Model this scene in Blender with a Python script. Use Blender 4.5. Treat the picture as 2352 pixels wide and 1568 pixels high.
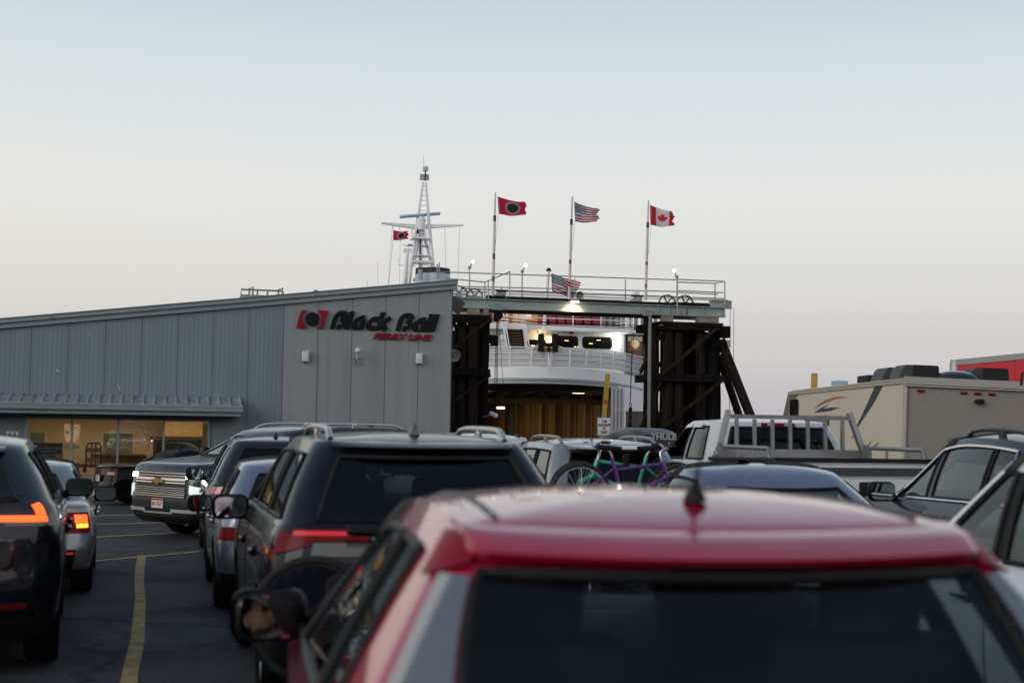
import bpy, bmesh, math, random
from mathutils import Vector, Matrix
random.seed(7)
R = math.radians
for o in list(bpy.data.objects): bpy.data.objects.remove(o)
SC = bpy.context.scene
COL = SC.collection

# ------------------------------------------------------------------ camera
YAW, PITCH, ROLL, EYE = R(13.7), R(3.35), R(0.9), 1.75
FPX = 2352 * 50 / 36.0
fwd = Vector((math.sin(YAW) * math.cos(PITCH), math.cos(YAW) * math.cos(PITCH), math.sin(PITCH)))
rgt0 = Vector((math.cos(YAW), -math.sin(YAW), 0))
up0 = rgt0.cross(fwd)
rgt = rgt0 * math.cos(ROLL) + up0 * math.sin(ROLL)
upv = up0 * math.cos(ROLL) - rgt0 * math.sin(ROLL)
CAM = Vector((0, 0, EYE))
cd = bpy.data.cameras.new('camera')
cam = bpy.data.objects.new('camera', cd); COL.objects.link(cam)
cam.matrix_world = Matrix(((rgt.x, upv.x, -fwd.x, CAM.x), (rgt.y, upv.y, -fwd.y, CAM.y), (rgt.z, upv.z, -fwd.z, CAM.z), (0, 0, 0, 1)))
cd.lens = 50; cd.sensor_width = 36; cd.clip_start = 0.05; cd.clip_end = 9000
cd.dof.use_dof = True; cd.dof.focus_distance = 46; cd.dof.aperture_fstop = 2.4; cd.dof.aperture_blades = 9
SC.camera = cam

# ------------------------------------------------------------------ world: dusk sky (sun just set on the left)
W = bpy.data.worlds.new('World'); SC.world = W; W.use_nodes = True
nt = W.node_tree; N = nt.nodes; LK = nt.links; N.clear()
def nn(t, **k):
    n = N.new(t)
    for a, b in k.items(): setattr(n, a, b)
    return n
tc = nn('ShaderNodeTexCoord'); sx = nn('ShaderNodeSeparateXYZ'); LK.new(tc.outputs['Generated'], sx.inputs[0])
def ramp(stops):
    r = nn('ShaderNodeValToRGB'); r.color_ramp.interpolation = 'EASE'
    el = r.color_ramp.elements
    while len(el) < len(stops): el.new(0.5)
    for e, (p, c) in zip(el, stops): e.position = p; e.color = (*c, 1)
    return r
def S(h):  # sRGB hex -> linear
    v = [int(h[i:i + 2], 16) / 255 for i in (0, 2, 4)]
    return tuple(x / 12.92 if x <= .04045 else ((x + .055) / 1.055) ** 2.4 for x in v)
mpz = nn('ShaderNodeMapRange'); mpz.inputs['From Min'].default_value = -0.02; mpz.inputs['From Max'].default_value = 1.0
LK.new(sx.outputs['Z'], mpz.inputs['Value'])
def zp(deg): return (math.sin(R(deg)) + .02) / 1.02
north = ramp([(0, S('b9b5bd')), (zp(1), S('c2bec2')), (zp(3.2), S('d1cecd')), (zp(6), S('deddd9')), (zp(9), S('e3e4e2')), (zp(13), S('d9e1e4')), (zp(18), S('c5d3dc')), (zp(35), S('8296b0')), (1, S('64748e'))])
west = ramp([(0, S('d8ccba')), (zp(2), S('e0d4c2')), (zp(5), S('e8dfcf')), (zp(9), S('e9e6dd')), (zp(13), S('dae1e3')), (zp(18), S('cfdce4')), (zp(35), S('94a4b8')), (1, S('64748e'))])
south = ramp([(0, S('e4dedc')), (zp(10), (1.05, 1.0, .98)), (zp(20), (.98, .97, .98)), (zp(32), S('8c98ac')), (zp(48), S('5f7088')), (1, S('64748e'))])
for r_ in (north, west, south): LK.new(mpz.outputs[0], r_.inputs[0])
def mp(src, a, b):
    m = nn('ShaderNodeMapRange'); m.interpolation_type = 'SMOOTHSTEP'
    m.inputs['From Min'].default_value = a; m.inputs['From Max'].default_value = b; LK.new(src, m.inputs['Value']); return m
mw = mp(sx.outputs['X'], 0.25, -0.75); ms = mp(sx.outputs['Y'], 0.55, -0.45)
mxa = nn('ShaderNodeMixRGB'); LK.new(ms.outputs[0], mxa.inputs[0]); LK.new(north.outputs[0], mxa.inputs[1]); LK.new(south.outputs[0], mxa.inputs[2])
mxb = nn('ShaderNodeMixRGB'); LK.new(mw.outputs[0], mxb.inputs[0]); LK.new(mxa.outputs[0], mxb.inputs[1]); LK.new(west.outputs[0], mxb.inputs[2])
sky = nn('ShaderNodeTexSky', sky_type='NISHITA'); sky.sun_disc = False; sky.sun_elevation = R(1.5); sky.sun_rotation = R(-95)
bg1 = nn('ShaderNodeBackground'); bg1.inputs[1].default_value = 1.0; LK.new(mxb.outputs[0], bg1.inputs[0])
bg2 = nn('ShaderNodeBackground'); bg2.inputs[1].default_value = 0.0; LK.new(sky.outputs[0], bg2.inputs[0])
ad = nn('ShaderNodeAddShader'); LK.new(bg1.outputs[0], ad.inputs[0]); LK.new(bg2.outputs[0], ad.inputs[1])
wo = nn('ShaderNodeOutputWorld'); LK.new(ad.outputs[0], wo.inputs[0])

sd = bpy.data.lights.new('sun', 'SUN'); sd.energy = 1.55; sd.angle = R(50); sd.color = (1, .93, .84)
sun = bpy.data.objects.new('sun', sd); COL.objects.link(sun)
sun.rotation_euler = Vector((1, .60, -.26)).to_track_quat('-Z', 'Y').to_euler()   # low from the left

SC.view_settings.view_transform = 'Standard'; SC.view_settings.look = 'None'
SC.view_settings.exposure = 0.0; SC.view_settings.gamma = 1
SC.render.engine = 'CYCLES'
cy = SC.cycles; cy.use_denoising = True; cy.max_bounces = 8; cy.transparent_max_bounces = 12; cy.caustics_reflective = False; cy.caustics_refractive = False
cy.sample_clamp_indirect = 4

# ------------------------------------------------------------------ picture rays (2352 x 1568 photo pixels)
def ray(px, py): return (fwd + rgt * ((px - 1176) / FPX) - upv * ((py - 784) / FPX))
def at_d(px, py, d): return CAM + ray(px, py) * d
def at_y(px, py, Y):
    r_ = ray(px, py); return CAM + r_ * (Y / r_.y)
def gz(Y): 
    t = max(0.0, Y - 10); return -0.016 * (t if t > 4 else t * t / 8 + t / 2 if t > 0 else 0)
def at_g(px, py):
    r_ = ray(px, py); z = 0.0; p = None
    for _ in range(12):
        p = CAM + r_ * ((z - EYE) / r_.z); z = gz(p.y)
    return Vector((p.x, p.y, z))

# ------------------------------------------------------------------ materials
MATS = {}
def mat(name, col, rough=.6, metal=0, coat=0, spec=.5, emit=None, es=0, noise=0, nscale=4, bump=0, bscale=30, stretch=None, col2=None, rv=0, croug=.03):
    if name in MATS: return MATS[name]
    m = bpy.data.materials.new(name); m.use_nodes = True; MATS[name] = m
    t = m.node_tree; b = t.nodes['Principled BSDF']
    if isinstance(col, str): col = S(col)
    if isinstance(col2, str): col2 = S(col2)
    b.inputs['Base Color'].default_value = (*col, 1); b.inputs['Roughness'].default_value = rough; b.inputs['Metallic'].default_value = metal
    b.inputs['Coat Weight'].default_value = coat; b.inputs['Coat Roughness'].default_value = croug; b.inputs['Specular IOR Level'].default_value = spec
    if emit is not None:
        b.inputs['Emission Color'].default_value = (*(S(emit) if isinstance(emit, str) else emit), 1); b.inputs['Emission Strength'].default_value = es
    if noise or bump or col2 or rv:
        c = t.nodes.new('ShaderNodeTexCoord'); mpn = t.nodes.new('ShaderNodeMapping'); t.links.new(c.outputs['Object'], mpn.inputs[0])
        if stretch: mpn.inputs['Scale'].default_value = stretch
        n1 = t.nodes.new('ShaderNodeTexNoise'); n1.inputs['Scale'].default_value = nscale; n1.inputs['Detail'].default_value = 8; n1.inputs['Roughness'].default_value = .65
        t.links.new(mpn.outputs[0], n1.inputs['Vector'])
        if noise or col2:
            r_ = t.nodes.new('ShaderNodeValToRGB'); e = r_.color_ramp.elements
            e[0].position = .32; e[1].position = .68
            a = col2 if col2 else tuple(x * (1 - noise) for x in col); bb = col if col2 else tuple(min(1, x * (1 + noise)) for x in col)
            e[0].color = (*a, 1); e[1].color = (*bb, 1)
            t.links.new(n1.outputs['Fac'], r_.inputs[0]); t.links.new(r_.outputs[0], b.inputs['Base Color'])
        if rv:
            q = t.nodes.new('ShaderNodeMapRange'); q.inputs['To Min'].default_value = max(0, rough - rv); q.inputs['To Max'].default_value = rough + rv
            q.inputs['From Min'].default_value = .3; q.inputs['From Max'].default_value = .7
            t.links.new(n1.outputs['Fac'], q.inputs[0]); t.links.new(q.outputs[0], b.inputs['Roughness'])
        if bump:
            n2 = t.nodes.new('ShaderNodeTexNoise'); n2.inputs['Scale'].default_value = bscale; n2.inputs['Detail'].default_value = 6
            t.links.new(mpn.outputs[0], n2.inputs['Vector'])
            bp = t.nodes.new('ShaderNodeBump'); bp.inputs['Strength'].default_value = bump; bp.inputs['Distance'].default_value = .02
            t.links.new(n2.outputs['Fac'], bp.inputs['Height']); t.links.new(bp.outputs[0], b.inputs['Normal'])
    return m
def glass(name, tint, base=.04, gain=.9, pw=4.0):
    if name in MATS: return MATS[name]
    m = bpy.data.materials.new(name); m.use_nodes = True; MATS[name] = m
    t = m.node_tree; t.nodes.clear()
    o = t.nodes.new('ShaderNodeOutputMaterial'); mx = t.nodes.new('ShaderNodeMixShader'); tr = t.nodes.new('ShaderNodeBsdfTransparent'); gl = t.nodes.new('ShaderNodeBsdfGlossy')
    tr.inputs[0].default_value = (*tint, 1); gl.inputs['Roughness'].default_value = 0.0; gl.inputs[0].default_value = (.95, 1, .98, 1)
    lw = t.nodes.new('ShaderNodeLayerWeight'); lw.inputs[0].default_value = .5
    p = t.nodes.new('ShaderNodeMath'); p.operation = 'POWER'; p.inputs[1].default_value = pw
    q = t.nodes.new('ShaderNodeMath'); q.operation = 'MULTIPLY_ADD'; q.inputs[1].default_value = gain; q.inputs[2].default_value = base
    t.links.new(lw.outputs['Facing'], p.inputs[0]); t.links.new(p.outputs[0], q.inputs[0]); t.links.new(q.outputs[0], mx.inputs[0])
    t.links.new(tr.outputs[0], mx.inputs[1]); t.links.new(gl.outputs[0], mx.inputs[2]); t.links.new(mx.outputs[0], o.inputs[0])
    return m
def lamp(name, col, s): return mat(name, (0.02, .02, .02), .4, emit=col, es=s)
BLK = mat('black_plastic', (.010, .010, .011), .5, noise=.3, spec=.25)
RUB = mat('tyre_rubber', (.010, .010, .010), .85, spec=.15, bump=.3, bscale=60)
CHR = mat('chrome', (.75, .75, .76), .12, 1)
ALU = mat('alloy', (.5, .5, .51), .25, 1)
MIR = mat('mirror_silver', (.50, .57, .57), .0, 1)
INT = mat('cabin_fabric', (.035, .036, .037), .85, noise=.3)
WHT = mat('white_paint', (.80, .80, .81), .4, noise=.06, nscale=2)

# ------------------------------------------------------------------ mesh builder
class MB:
    def __init__(s): s.v = []; s.f = []; s.m = []
    def add(s, vs, fs, mi=0):
        o = len(s.v); s.v += [Vector(v) for v in vs]
        for f in fs: s.f.append([o + i for i in f]); s.m.append(mi)
        return s
    def box(s, a, b, mi=0):
        x0, y0, z0 = a; x1, y1, z1 = b
        return s.add([(x0, y0, z0), (x1, y0, z0), (x1, y1, z0), (x0, y1, z0), (x0, y0, z1), (x1, y0, z1), (x1, y1, z1), (x0, y1, z1)],
                     [(3, 2, 1, 0), (4, 5, 6, 7), (0, 1, 5, 4), (1, 2, 6, 5), (2, 3, 7, 6), (3, 0, 4, 7)], mi)
    def beam(s, p, q, w, h, up=(0, 0, 1), mi=0, off=(0, 0)):
        p = Vector(p); q = Vector(q); d = (q - p).normalized(); up = Vector(up)
        r_ = d.cross(up)
        if r_.length < 1e-4: r_ = d.cross(Vector((0, 1, 0)))
        r_.normalize(); u = r_.cross(d)
        vs = [e + r_ * (a * w / 2 + off[0]) + u * (b * h / 2 + off[1]) for e in (p, q) for a, b in ((-1, -1), (1, -1), (1, 1), (-1, 1))]
        return s.add(vs, [(0, 1, 2, 3), (7, 6, 5, 4), (0, 4, 5, 1), (1, 5, 6, 2), (2, 6, 7, 3), (3, 7, 4, 0)], mi)
    def tube(s, pts, r, n=8, mi=0, closed=False, r2=None, cap=True):
        pts = [Vector(p) for p in pts]; k = len(pts); rings = []
        prev = None
        for i, p in enumerate(pts):
            a = pts[(i - 1) % k] if (closed or i) else pts[i]; b = pts[(i + 1) % k] if (closed or i < k - 1) else pts[i]
            d = (b - a)
            d = d.normalized() if d.length > 1e-9 else Vector((0, 0, 1))
            if prev is None:
                u = d.cross(Vector((0, 0, 1)))
                if u.length < .05: u = d.cross(Vector((1, 0, 0)))
            else: u = prev - d * prev.dot(d)
            u.normalize(); prev = u; w = d.cross(u)
            rr = r if r2 is None else r + (r2 - r) * i / max(1, k - 1)
            rings.append([p + u * (rr * math.cos(2 * math.pi * j / n)) + w * (rr * math.sin(2 * math.pi * j / n)) for j in range(n)])
        o = [v for rg in rings for v in rg]; fs = []
        for i in range(k if closed else k - 1):
            i2 = (i + 1) % k
            for j in range(n): fs.append((i * n + j, i * n + (j + 1) % n, i2 * n + (j + 1) % n, i2 * n + j))
        if cap and not closed: fs.append(tuple(range(n - 1, -1, -1))); fs.append(tuple((k - 1) * n + j for j in range(n)))
        return s.add(o, fs, mi)
    def lathe(s, prof, c=(0, 0, 0), ax='z', n=24, mi=0, sc=(1, 1, 1)):
        o = []; k = len(prof)
        for r_, h in prof:
            for j in range(n):
                a = 2 * math.pi * j / n; x, y = r_ * math.cos(a), r_ * math.sin(a)
                p = (x, y, h) if ax == 'z' else (h, x, y) if ax == 'x' else (y, h, x)
                o.append(Vector((p[0] * sc[0] + c[0], p[1] * sc[1] + c[1], p[2] * sc[2] + c[2])))
        fs = []
        for i in range(k - 1):
            for j in range(n): fs.append((i * n + j, i * n + (j + 1) % n, (i + 1) * n + (j + 1) % n, (i + 1) * n + j))
        return s.add(o, fs, mi)
    def grid(s, P, mi=0, closed_u=False):
        a = len(P); b = len(P[0]); o = [p for r_ in P for p in r_]; fs = []
        for i in range(a - 1 if not closed_u else a):
            for j in range(b - 1): i2 = (i + 1) % a; fs.append((i * b + j, i2 * b + j, i2 * b + j + 1, i * b + j + 1))
        return s.add(o, fs, mi)
    def slab(s, P, off, mi=0):
        """grid P thickened by off (a vector or function of the point)"""
        a = len(P); b = len(P[0])
        Q = [[p + (off(p) if callable(off) else Vector(off)) for p in r_] for r_ in P]
        s.grid(P, mi); s.grid([list(reversed(r_)) for r_ in Q], mi)
        edge = [(i, 0) for i in range(a)] + [(a - 1, j) for j in range(1, b)] + [(i, b - 1) for i in range(a - 2, -1, -1)] + [(0, j) for j in range(b - 2, 0, -1)]
        s.grid([[P[i][j], Q[i][j]] for i, j in edge + edge[:1]], mi); return s
    def prism(s, poly, ext, mi=0):
        """flat polygon (3d points) extruded by vector ext"""
        n = len(poly); e = Vector(ext); vs = [Vector(p) for p in poly] + [Vector(p) + e for p in poly]
        return s.add(vs, [tuple(range(n - 1, -1, -1)), tuple(range(n, 2 * n))] + [(i, (i + 1) % n, n + (i + 1) % n, n + i) for i in range(n)], mi)
    def rbox(s, c, d, r, mi=0, rot=None, n=3):
        """rounded box"""
        bm = bmesh.new(); bmesh.ops.create_cube(bm, size=1)
        for v in bm.verts: v.co = Vector((v.co.x * d[0], v.co.y * d[1], v.co.z * d[2]))
        bmesh.ops.bevel(bm, geom=bm.edges[:] + bm.verts[:], offset=r, segments=n, profile=.5, affect='EDGES')
        M = rot.to_4x4() if rot is not None else Matrix.Identity(4)
        bm.verts.index_update(); vs = [M @ v.co + Vector(c) for v in bm.verts]; fs = [[v.index for v in f.verts] for f in bm.faces]; bm.free()
        return s.add(vs, fs, mi)
    def ball(s, c, r, n=12, mi=0):
        k = n // 2; return s.lathe([(max(1e-4, math.sin(math.pi * i / k)) * 1.0, -math.cos(math.pi * i / k)) for i in range(k + 1)], c, 'z', n, mi, (r, r, r) if not isinstance(r, (tuple, list)) else r)
    def xf(s, M, start=0):
        for i in range(start, len(s.v)): s.v[i] = M @ s.v[i]
        return s
    def mesh(s, name, mats, smooth=35, origin=None, merge=0):
        me = bpy.data.meshes.new(name)
        o = Vector(origin) if origin is not None else Vector((0, 0, 0))
        me.from_pydata([v - o for v in s.v], [], s.f)
        for m in (mats if isinstance(mats, (list, tuple)) else [mats]): me.materials.append(m)
        for p, k in zip(me.polygons, s.m): p.material_index = k
        bm = bmesh.new(); bm.from_mesh(me)
        if merge: bmesh.ops.remove_doubles(bm, verts=bm.verts, dist=merge)
        bmesh.ops.recalc_face_normals(bm, faces=bm.faces); bm.to_mesh(me); bm.free()
        if smooth:
            for p in me.polygons: p.use_smooth = True
            me.set_sharp_from_angle(angle=R(smooth))
        me.update(); return me
    def build(s, name, mats, parent=None, smooth=35, world=False, merge=0):
        org = None
        if world and parent is not None:
            q = parent; org = Vector((0, 0, 0))
            while q is not None: org = org + q.location; q = q.parent
        o = bpy.data.objects.new(name, s.mesh(name, mats, smooth, org, merge)); COL.objects.link(o)
        if parent is not None: o.parent = parent
        return o
def tag(o, label=None, cat=None, group=None, kind=None):
    if label: o['label'] = label
    if cat: o['category'] = cat
    if group: o['group'] = group
    if kind: o['kind'] = kind
    return o
def thing(name, label, cat, loc=(0, 0, 0), rz=0, rx=0, group=None, ry=0):
    o = bpy.data.objects.new(name, None); COL.objects.link(o); o.location = loc; o.rotation_euler = (rx, ry, rz); o.empty_display_size = .2
    return tag(o, label, cat, group)
def copy_tree(o, parent=None):
    c = o.copy(); COL.objects.link(c); c.parent = parent
    for ch in [k for k in bpy.data.objects if k.parent == o and k != c]: copy_tree(ch, c)
    return c
def text_mb(body, size, M, depth=.004, bold=0, shear=0, sx=1, align='CENTER', mi=0, mb=None):
    """text as mesh: local x right, z up, facing -y, placed by matrix M"""
    cu = bpy.data.curves.new('t', 'FONT'); cu.body = body; cu.size = size; cu.extrude = depth; cu.offset = bold; cu.shear = shear; cu.align_x = align; cu.align_y = 'CENTER'; cu.resolution_u = 3
    ob = bpy.data.objects.new('t', cu); COL.objects.link(ob)
    dg = bpy.context.evaluated_depsgraph_get(); me = bpy.data.meshes.new_from_object(ob.evaluated_get(dg))
    mb = mb or MB()
    mb.add([M @ Vector((v.co.x * sx, -v.co.z, v.co.y)) for v in me.vertices], [tuple(p.vertices) for p in me.polygons], mi)
    bpy.data.objects.remove(ob); bpy.data.curves.remove(cu); bpy.data.meshes.remove(me)
    return mb
# ------------------------------------------------------------------ cars
def lerp(a, b, t): return a + (b - a) * t
def interp(tab, z):
    """tab rows (z, a, b, ...): smooth interpolation"""
    if z <= tab[0][0]: return tab[0][1:]
    for p, q in zip(tab, tab[1:]):
        if z <= q[0]:
            t = (z - p[0]) / (q[0] - p[0]); return tuple(lerp(a, b, t) for a, b in zip(p[1:], q[1:]))
    return tab[-1][1:]
def smooth_tab(tab, n=4):
    """Catmull-Rom densify"""
    out = []
    for i in range(len(tab) - 1):
        p0 = tab[max(0, i - 1)]; p1 = tab[i]; p2 = tab[i + 1]; p3 = tab[min(len(tab) - 1, i + 2)]
        for k in range(n):
            t = k / n
            row = []
            for a, b, c, d in zip(p0, p1, p2, p3):
                m1 = (c - a) * .5; m2 = (d - b) * .5
                row.append((2 * t ** 3 - 3 * t * t + 1) * b + (t ** 3 - 2 * t * t + t) * m1 + (-2 * t ** 3 + 3 * t * t) * c + (t ** 3 - t * t) * m2)
            row[0] = lerp(p1[0], p2[0], t); out.append(tuple(row))
    out.append(tab[-1]); return out
def perim(s, yr, yf, w, cr, cf, br, bf, barrel=0.0):
    cr = min(cr, w * .9); cf = min(cf, w * .9)
    if s <= 1: x = s * (w - cr); y = yr + br * (x / w) ** 2; return x, y
    if s >= 4: t = 5 - s; x = t * (w - cf); y = yf - bf * (x / w) ** 2; return x, y
    yA = yr + br * ((w - cr) / w) ** 2; yB = yf - bf * ((w - cf) / w) ** 2
    if s < 2: a = (s - 1) * math.pi / 2; return w - cr + cr * math.sin(a), yA + cr * 1.15 * (1 - math.cos(a)) + br * .25 * (s - 1)
    if s > 3: a = (4 - s) * math.pi / 2; return w - cf + cf * math.sin(a), yB - cf * 1.15 * (1 - math.cos(a)) - bf * .25 * (4 - s)
    y2 = yA + cr * 1.15 + br * .25; y3 = yB - cf * 1.15 - bf * .25; t = s - 2
    return w + barrel * (1 - (2 * t - 1) ** 2), lerp(y2, y3, t)
def side_span(yr, yf, w, cr, cf, br, bf):
    cr = min(cr, w * .9); cf = min(cf, w * .9)
    return yr + br * ((w - cr) / w) ** 2 + cr * 1.15 + br * .25, yf - bf * ((w - cf) / w) ** 2 - cf * 1.15 - bf * .25

WHEELS = {}
def wheel_mesh(rad, wid, style):
    k = (round(rad, 3), round(wid, 3), style)
    if k in WHEELS: return WHEELS[k]
    rr = rad * .68; h = wid / 2
    t = MB(); t.lathe([(rr, -h * .8), (rr * 1.1, -h), (rad * .93, -h), (rad * .985, -h * .8), (rad, -h * .4), (rad, h * .4), (rad * .985, h * .8), (rad * .93, h), (rr * 1.1, h), (rr, h * .8)], ax='x', n=40)
    for g in (-.45, -.15, .15, .45): t.lathe([(rad + .001, h * g - .006), (rad + .0015, h * g + .006)], ax='x', n=40)
    r_ = MB(); r_.lathe([(rr, -h * .8), (rr * .94, -h * .6), (rr * .92, h * .5), (rr * .96, h * .8), (rr, h * .8)], ax='x', n=40)
    r_.lathe([(.001, h * .62), (rr * .2, h * .6), (rr * .22, h * .3), (.001, h * .3)], ax='x', n=20)
    ns = {'spoke': 5, 'multi': 10}.get(style, 5)
    for i in range(ns):
        a = 2 * math.pi * i / ns; d = Vector((0, math.cos(a), math.sin(a)))
        r_.beam(Vector((h * .5, 0, 0)) + d * rr * .15, Vector((h * .62, 0, 0)) + d * rr * .96, rr * (.30 if ns == 5 else .14), .03, up=(1, 0, 0))
    r_.lathe([(.001, -h * .1), (rr * .8, -h * .1)], ax='x', n=24, mi=1)
    WHEELS[k] = (t.mesh('tyre', RUB, 40), r_.mesh('rim', [ALU, BLK], 40)); return WHEELS[k]

class Car:
    D = dict(L=4.6, W=1.85, tub=None, zbelt=1.08, zroof=1.64, cab=None, wr=.34, ww=.22, yrw=-1.33, yfw=1.33, cr=.22, cf=.40, br=.10, bf=.16, clad=.42,
             win=None, hb=.05, ht=.86, crown=.05, arc=(.05, .10), fin='rear', rails=False, seats=True, glassF=(.30, .36, .34), glassR=(.05, .06, .06), trim='black',
             pillar_black=True, wheel='spoke', mirror_z=.06, spoiler=0, beltrise=0.0, rear_hb=None, sglass=.93, skip=())
    def __init__(s, name, label, cat, loc, rz=0, group='cars waiting in the ferry lanes', **kw):
        for k, v in {**Car.D, **kw}.items(): setattr(s, k, v)
        X, Y = loc
        slope = -math.atan((gz(Y + .5) - gz(Y - .5)) / 1.0)
        s.root = thing(name, label, cat, (X, Y, gz(Y)), R(rz), -slope * math.cos(R(rz)), group)
        s.tubt = smooth_tab(s.tub, 3)
        s.make_tub(); s.make_cabin(); s.make_wheels(); s.make_mirrors()
        if s.seats: s.make_seats()
        if s.fin: s.make_fin()
        if s.rails: s.make_rails()
    # --- lower body
    def tl(s, z):
        dr, df, dw = interp(s.tubt, z); return (-s.L / 2 + dr, s.L / 2 - df, s.W / 2 - dw, s.cr, s.cf, s.br, s.bf)
    def tp(s, q, z, sg=1, off=0):
        a = s.tl(z); x, y = perim(q, *a, .012)
        if off:
            e = .02; x1, y1 = perim(min(5, q + e), *a, .012); x0, y0 = perim(max(0, q - e), *a, .012)
            t = Vector((x1 - x0, y1 - y0)); n = Vector((t.y, -t.x)); n.normalize(); x += n.x * off; y += n.y * off
        return Vector((x * sg, y, z))
    def make_tub(s):
        mb = MB(); zs = [t[0] for t in s.tubt]; qs = [i / 6 for i in range(31)]
        P = []
        for sg in (1, -1):
            P = [[s.tp(q, z, sg) for z in zs] for q in qs]
            o = len(mb.f); mb.grid(P)
            k = o
            for i in range(len(qs) - 1):
                for j in range(len(zs) - 1):
                    if (zs[j] + zs[j + 1]) / 2 < s.clad: mb.m[k] = 1
                    k += 1
            for z, cr_, up, mi in ((zs[0], 0, 0, 1), (zs[-1], .022, 1, 0)):
                yr, yf, w = s.tl(z)[:3]; G = []
                for q in qs:
                    e = s.tp(q, z, sg); a = Vector((0, min(max(e.y, yr + w * .8), yf - w * .8), z)); row = []
                    for i in range(5):
                        t = i / 4; p = e.lerp(a, t); p.z = z + cr_ * math.sin(t * math.pi / 2); row.append(p)
                    G.append(row)
                mb.grid(G, mi)
        me = mb.mesh('body', [s.paint, BLK], 0, merge=.0008)
        o = bpy.data.objects.new('body', me); COL.objects.link(o)
        cu = MB()
        for y in (s.yrw, s.yfw):
            for sg in (1, -1):
                cu.lathe([(.0005, (s.W / 2 - .30) * sg), (s.wr + .055, (s.W / 2 - .30) * sg), (s.wr + .055, (s.W / 2 + .2) * sg), (.0005, (s.W / 2 + .2) * sg)], (0, y, s.wr), 'x', 40, 1)
        co = bpy.data.objects.new('cut', cu.mesh('cut', [s.paint, BLK], 0, merge=.002)); COL.objects.link(co)
        md = o.modifiers.new('b', 'BOOLEAN'); md.object = co; md.operation = 'DIFFERENCE'; md.solver = 'EXACT'
        me2 = bpy.data.meshes.new_from_object(o.evaluated_get(bpy.context.evaluated_depsgraph_get()))
        o.modifiers.clear()
        if len(me2.polygons) > 100: o.data = me2; me2.name = 'body'
        bpy.data.objects.remove(co)
        for p in o.data.polygons: p.use_smooth = True
        o.data.set_sharp_from_angle(angle=R(38)); o.parent = s.root; s.body = o
    # --- cabin
    def cl(s, h):
        dr0, dr1, df0, df1, dw0, dw1 = s.cab
        b = 4 * h * (1 - h)
        return (-s.L / 2 + lerp(dr0, dr1, h) - .035 * b, s.L / 2 - lerp(df0, df1, h) + .03 * b, s.W / 2 - lerp(dw0, dw1, h) + .02 * b, getattr(s, 'ccr', .165), lerp(.24, .26, h), .10, lerp(.22, .14, h))
    def zr(s, y):
        yr, yf = s.cl(1)[:2]; m = lerp(yr, yf, getattr(s, 'arcm', .58))
        return s.zroof - (s.arc[0] * ((y - m) / (yr - m)) ** 2 if y < m else s.arc[1] * ((y - m) / (yf - m)) ** 2)
    def zb(s, y): return s.zbelt - .01 + s.beltrise * (-y / s.L)
    def cp(s, q, h, sg=1, off=0):
        a = s.cl(h); x, y = perim(q, *a, .015)
        if off:
            e = .02; x1, y1 = perim(min(5, q + e), *a, .015); x0, y0 = perim(max(0, q - e), *a, .015)
            t = Vector((x1 - x0, y1 - y0)); n = Vector((t.y, -t.x)); n.normalize(); x += n.x * off; y += n.y * off
        b = s.zb(y); x *= 1 - getattr(s, 'taper', 0) * h * min(1, max(0, (y - a[0]) / (a[1] - a[0])))
        return Vector((x * sg, y, b + h * (s.zr(y) - b)))
    def qy(s, y, h):
        a = s.cl(h); y2, y3 = side_span(*a[:7]); return 2 + min(.995, max(.005, (y - y2) / (y3 - y2)))
    def make_cabin(s):
        hl = [0, s.hb]; n = 7
        hl += [lerp(s.hb, s.ht, i / n) for i in range(1, n + 1)] + [lerp(s.ht, 1, .5), 1.0]
        win = s.win
        edges = []                       # (function h -> q, region right of it)
        cols = [(lambda h, q=q: q, 'rear') for q in (0, .31, .62)] + [(lambda h: s.sglass - getattr(s, 'gtap', 0) * (1 - h), 'body'), (lambda h: 1.15, 'body'), (lambda h: 1.4, 'body'), (lambda h: 1.7, 'body'), (lambda h: 2.0, 'body')]
        for wi, (a, b) in enumerate(win):
            fa = (lambda h, a=a: s.qy(lerp(a[0], a[1], h), h) if isinstance(a, tuple) else a)
            fb = (lambda h, b=b: s.qy(lerp(b[0], b[1], h), h) if isinstance(b, tuple) else b)
            for i in range(4): cols.append((lambda h, fa=fa, fb=fb, t=i / 4: lerp(fa(h), fb(h), t), 'side%d' % wi))
            cols.append((fb, 'pillar' if wi < len(win) - 1 else 'body'))
        cols += [(lambda h: 3.0, 'body'), (lambda h: 3.3, 'body'), (lambda h: 3.6, 'body'), (lambda h: 3.85, 'body'), (lambda h: 4.06, 'front'), (lambda h: 4.38, 'front'), (lambda h: 4.7, 'front'), (lambda h: 5.0, '')]
        body = MB(); wins = {}; NR = 6
        for sg in (1, -1):
            P = [[s.cp(f(h), h, sg) for h in hl] for f, _ in cols]
            for i in range(len(cols) - 1):
                reg = cols[i][1]
                for j in range(len(hl) - 1):
                    q = [P[i][j], P[i + 1][j], P[i + 1][j + 1], P[i][j + 1]]
                    isw = 1 <= j <= n and (reg in ('rear', 'front') or reg.startswith('side'))
                    if isw: wins.setdefault((reg, sg if reg.startswith('side') else 0), MB()).add(q, [(0, 1, 2, 3)])
                    else: body.add(q, [(0, 1, 2, 3)], 1 if (reg == 'pillar' and s.pillar_black and 1 <= j <= n) else 0)
            yr, yf, w = s.cl(1)[:3]; G = []
            for f, _ in cols:
                e = s.cp(f(1), 1, sg); ay = min(max(e.y, yr + w * .85), yf - w * .85); row = []
                for i in range(NR + 1):
                    t = i / NR; x = e.x * (1 - t); y = lerp(e.y, ay, t)
                    row.append(Vector((x, y, s.zr(y) + s.crown * math.sin(min(1, t * 1.0) * math.pi / 2) ** .8)))
                G.append(row)
            body.grid(G)
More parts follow.
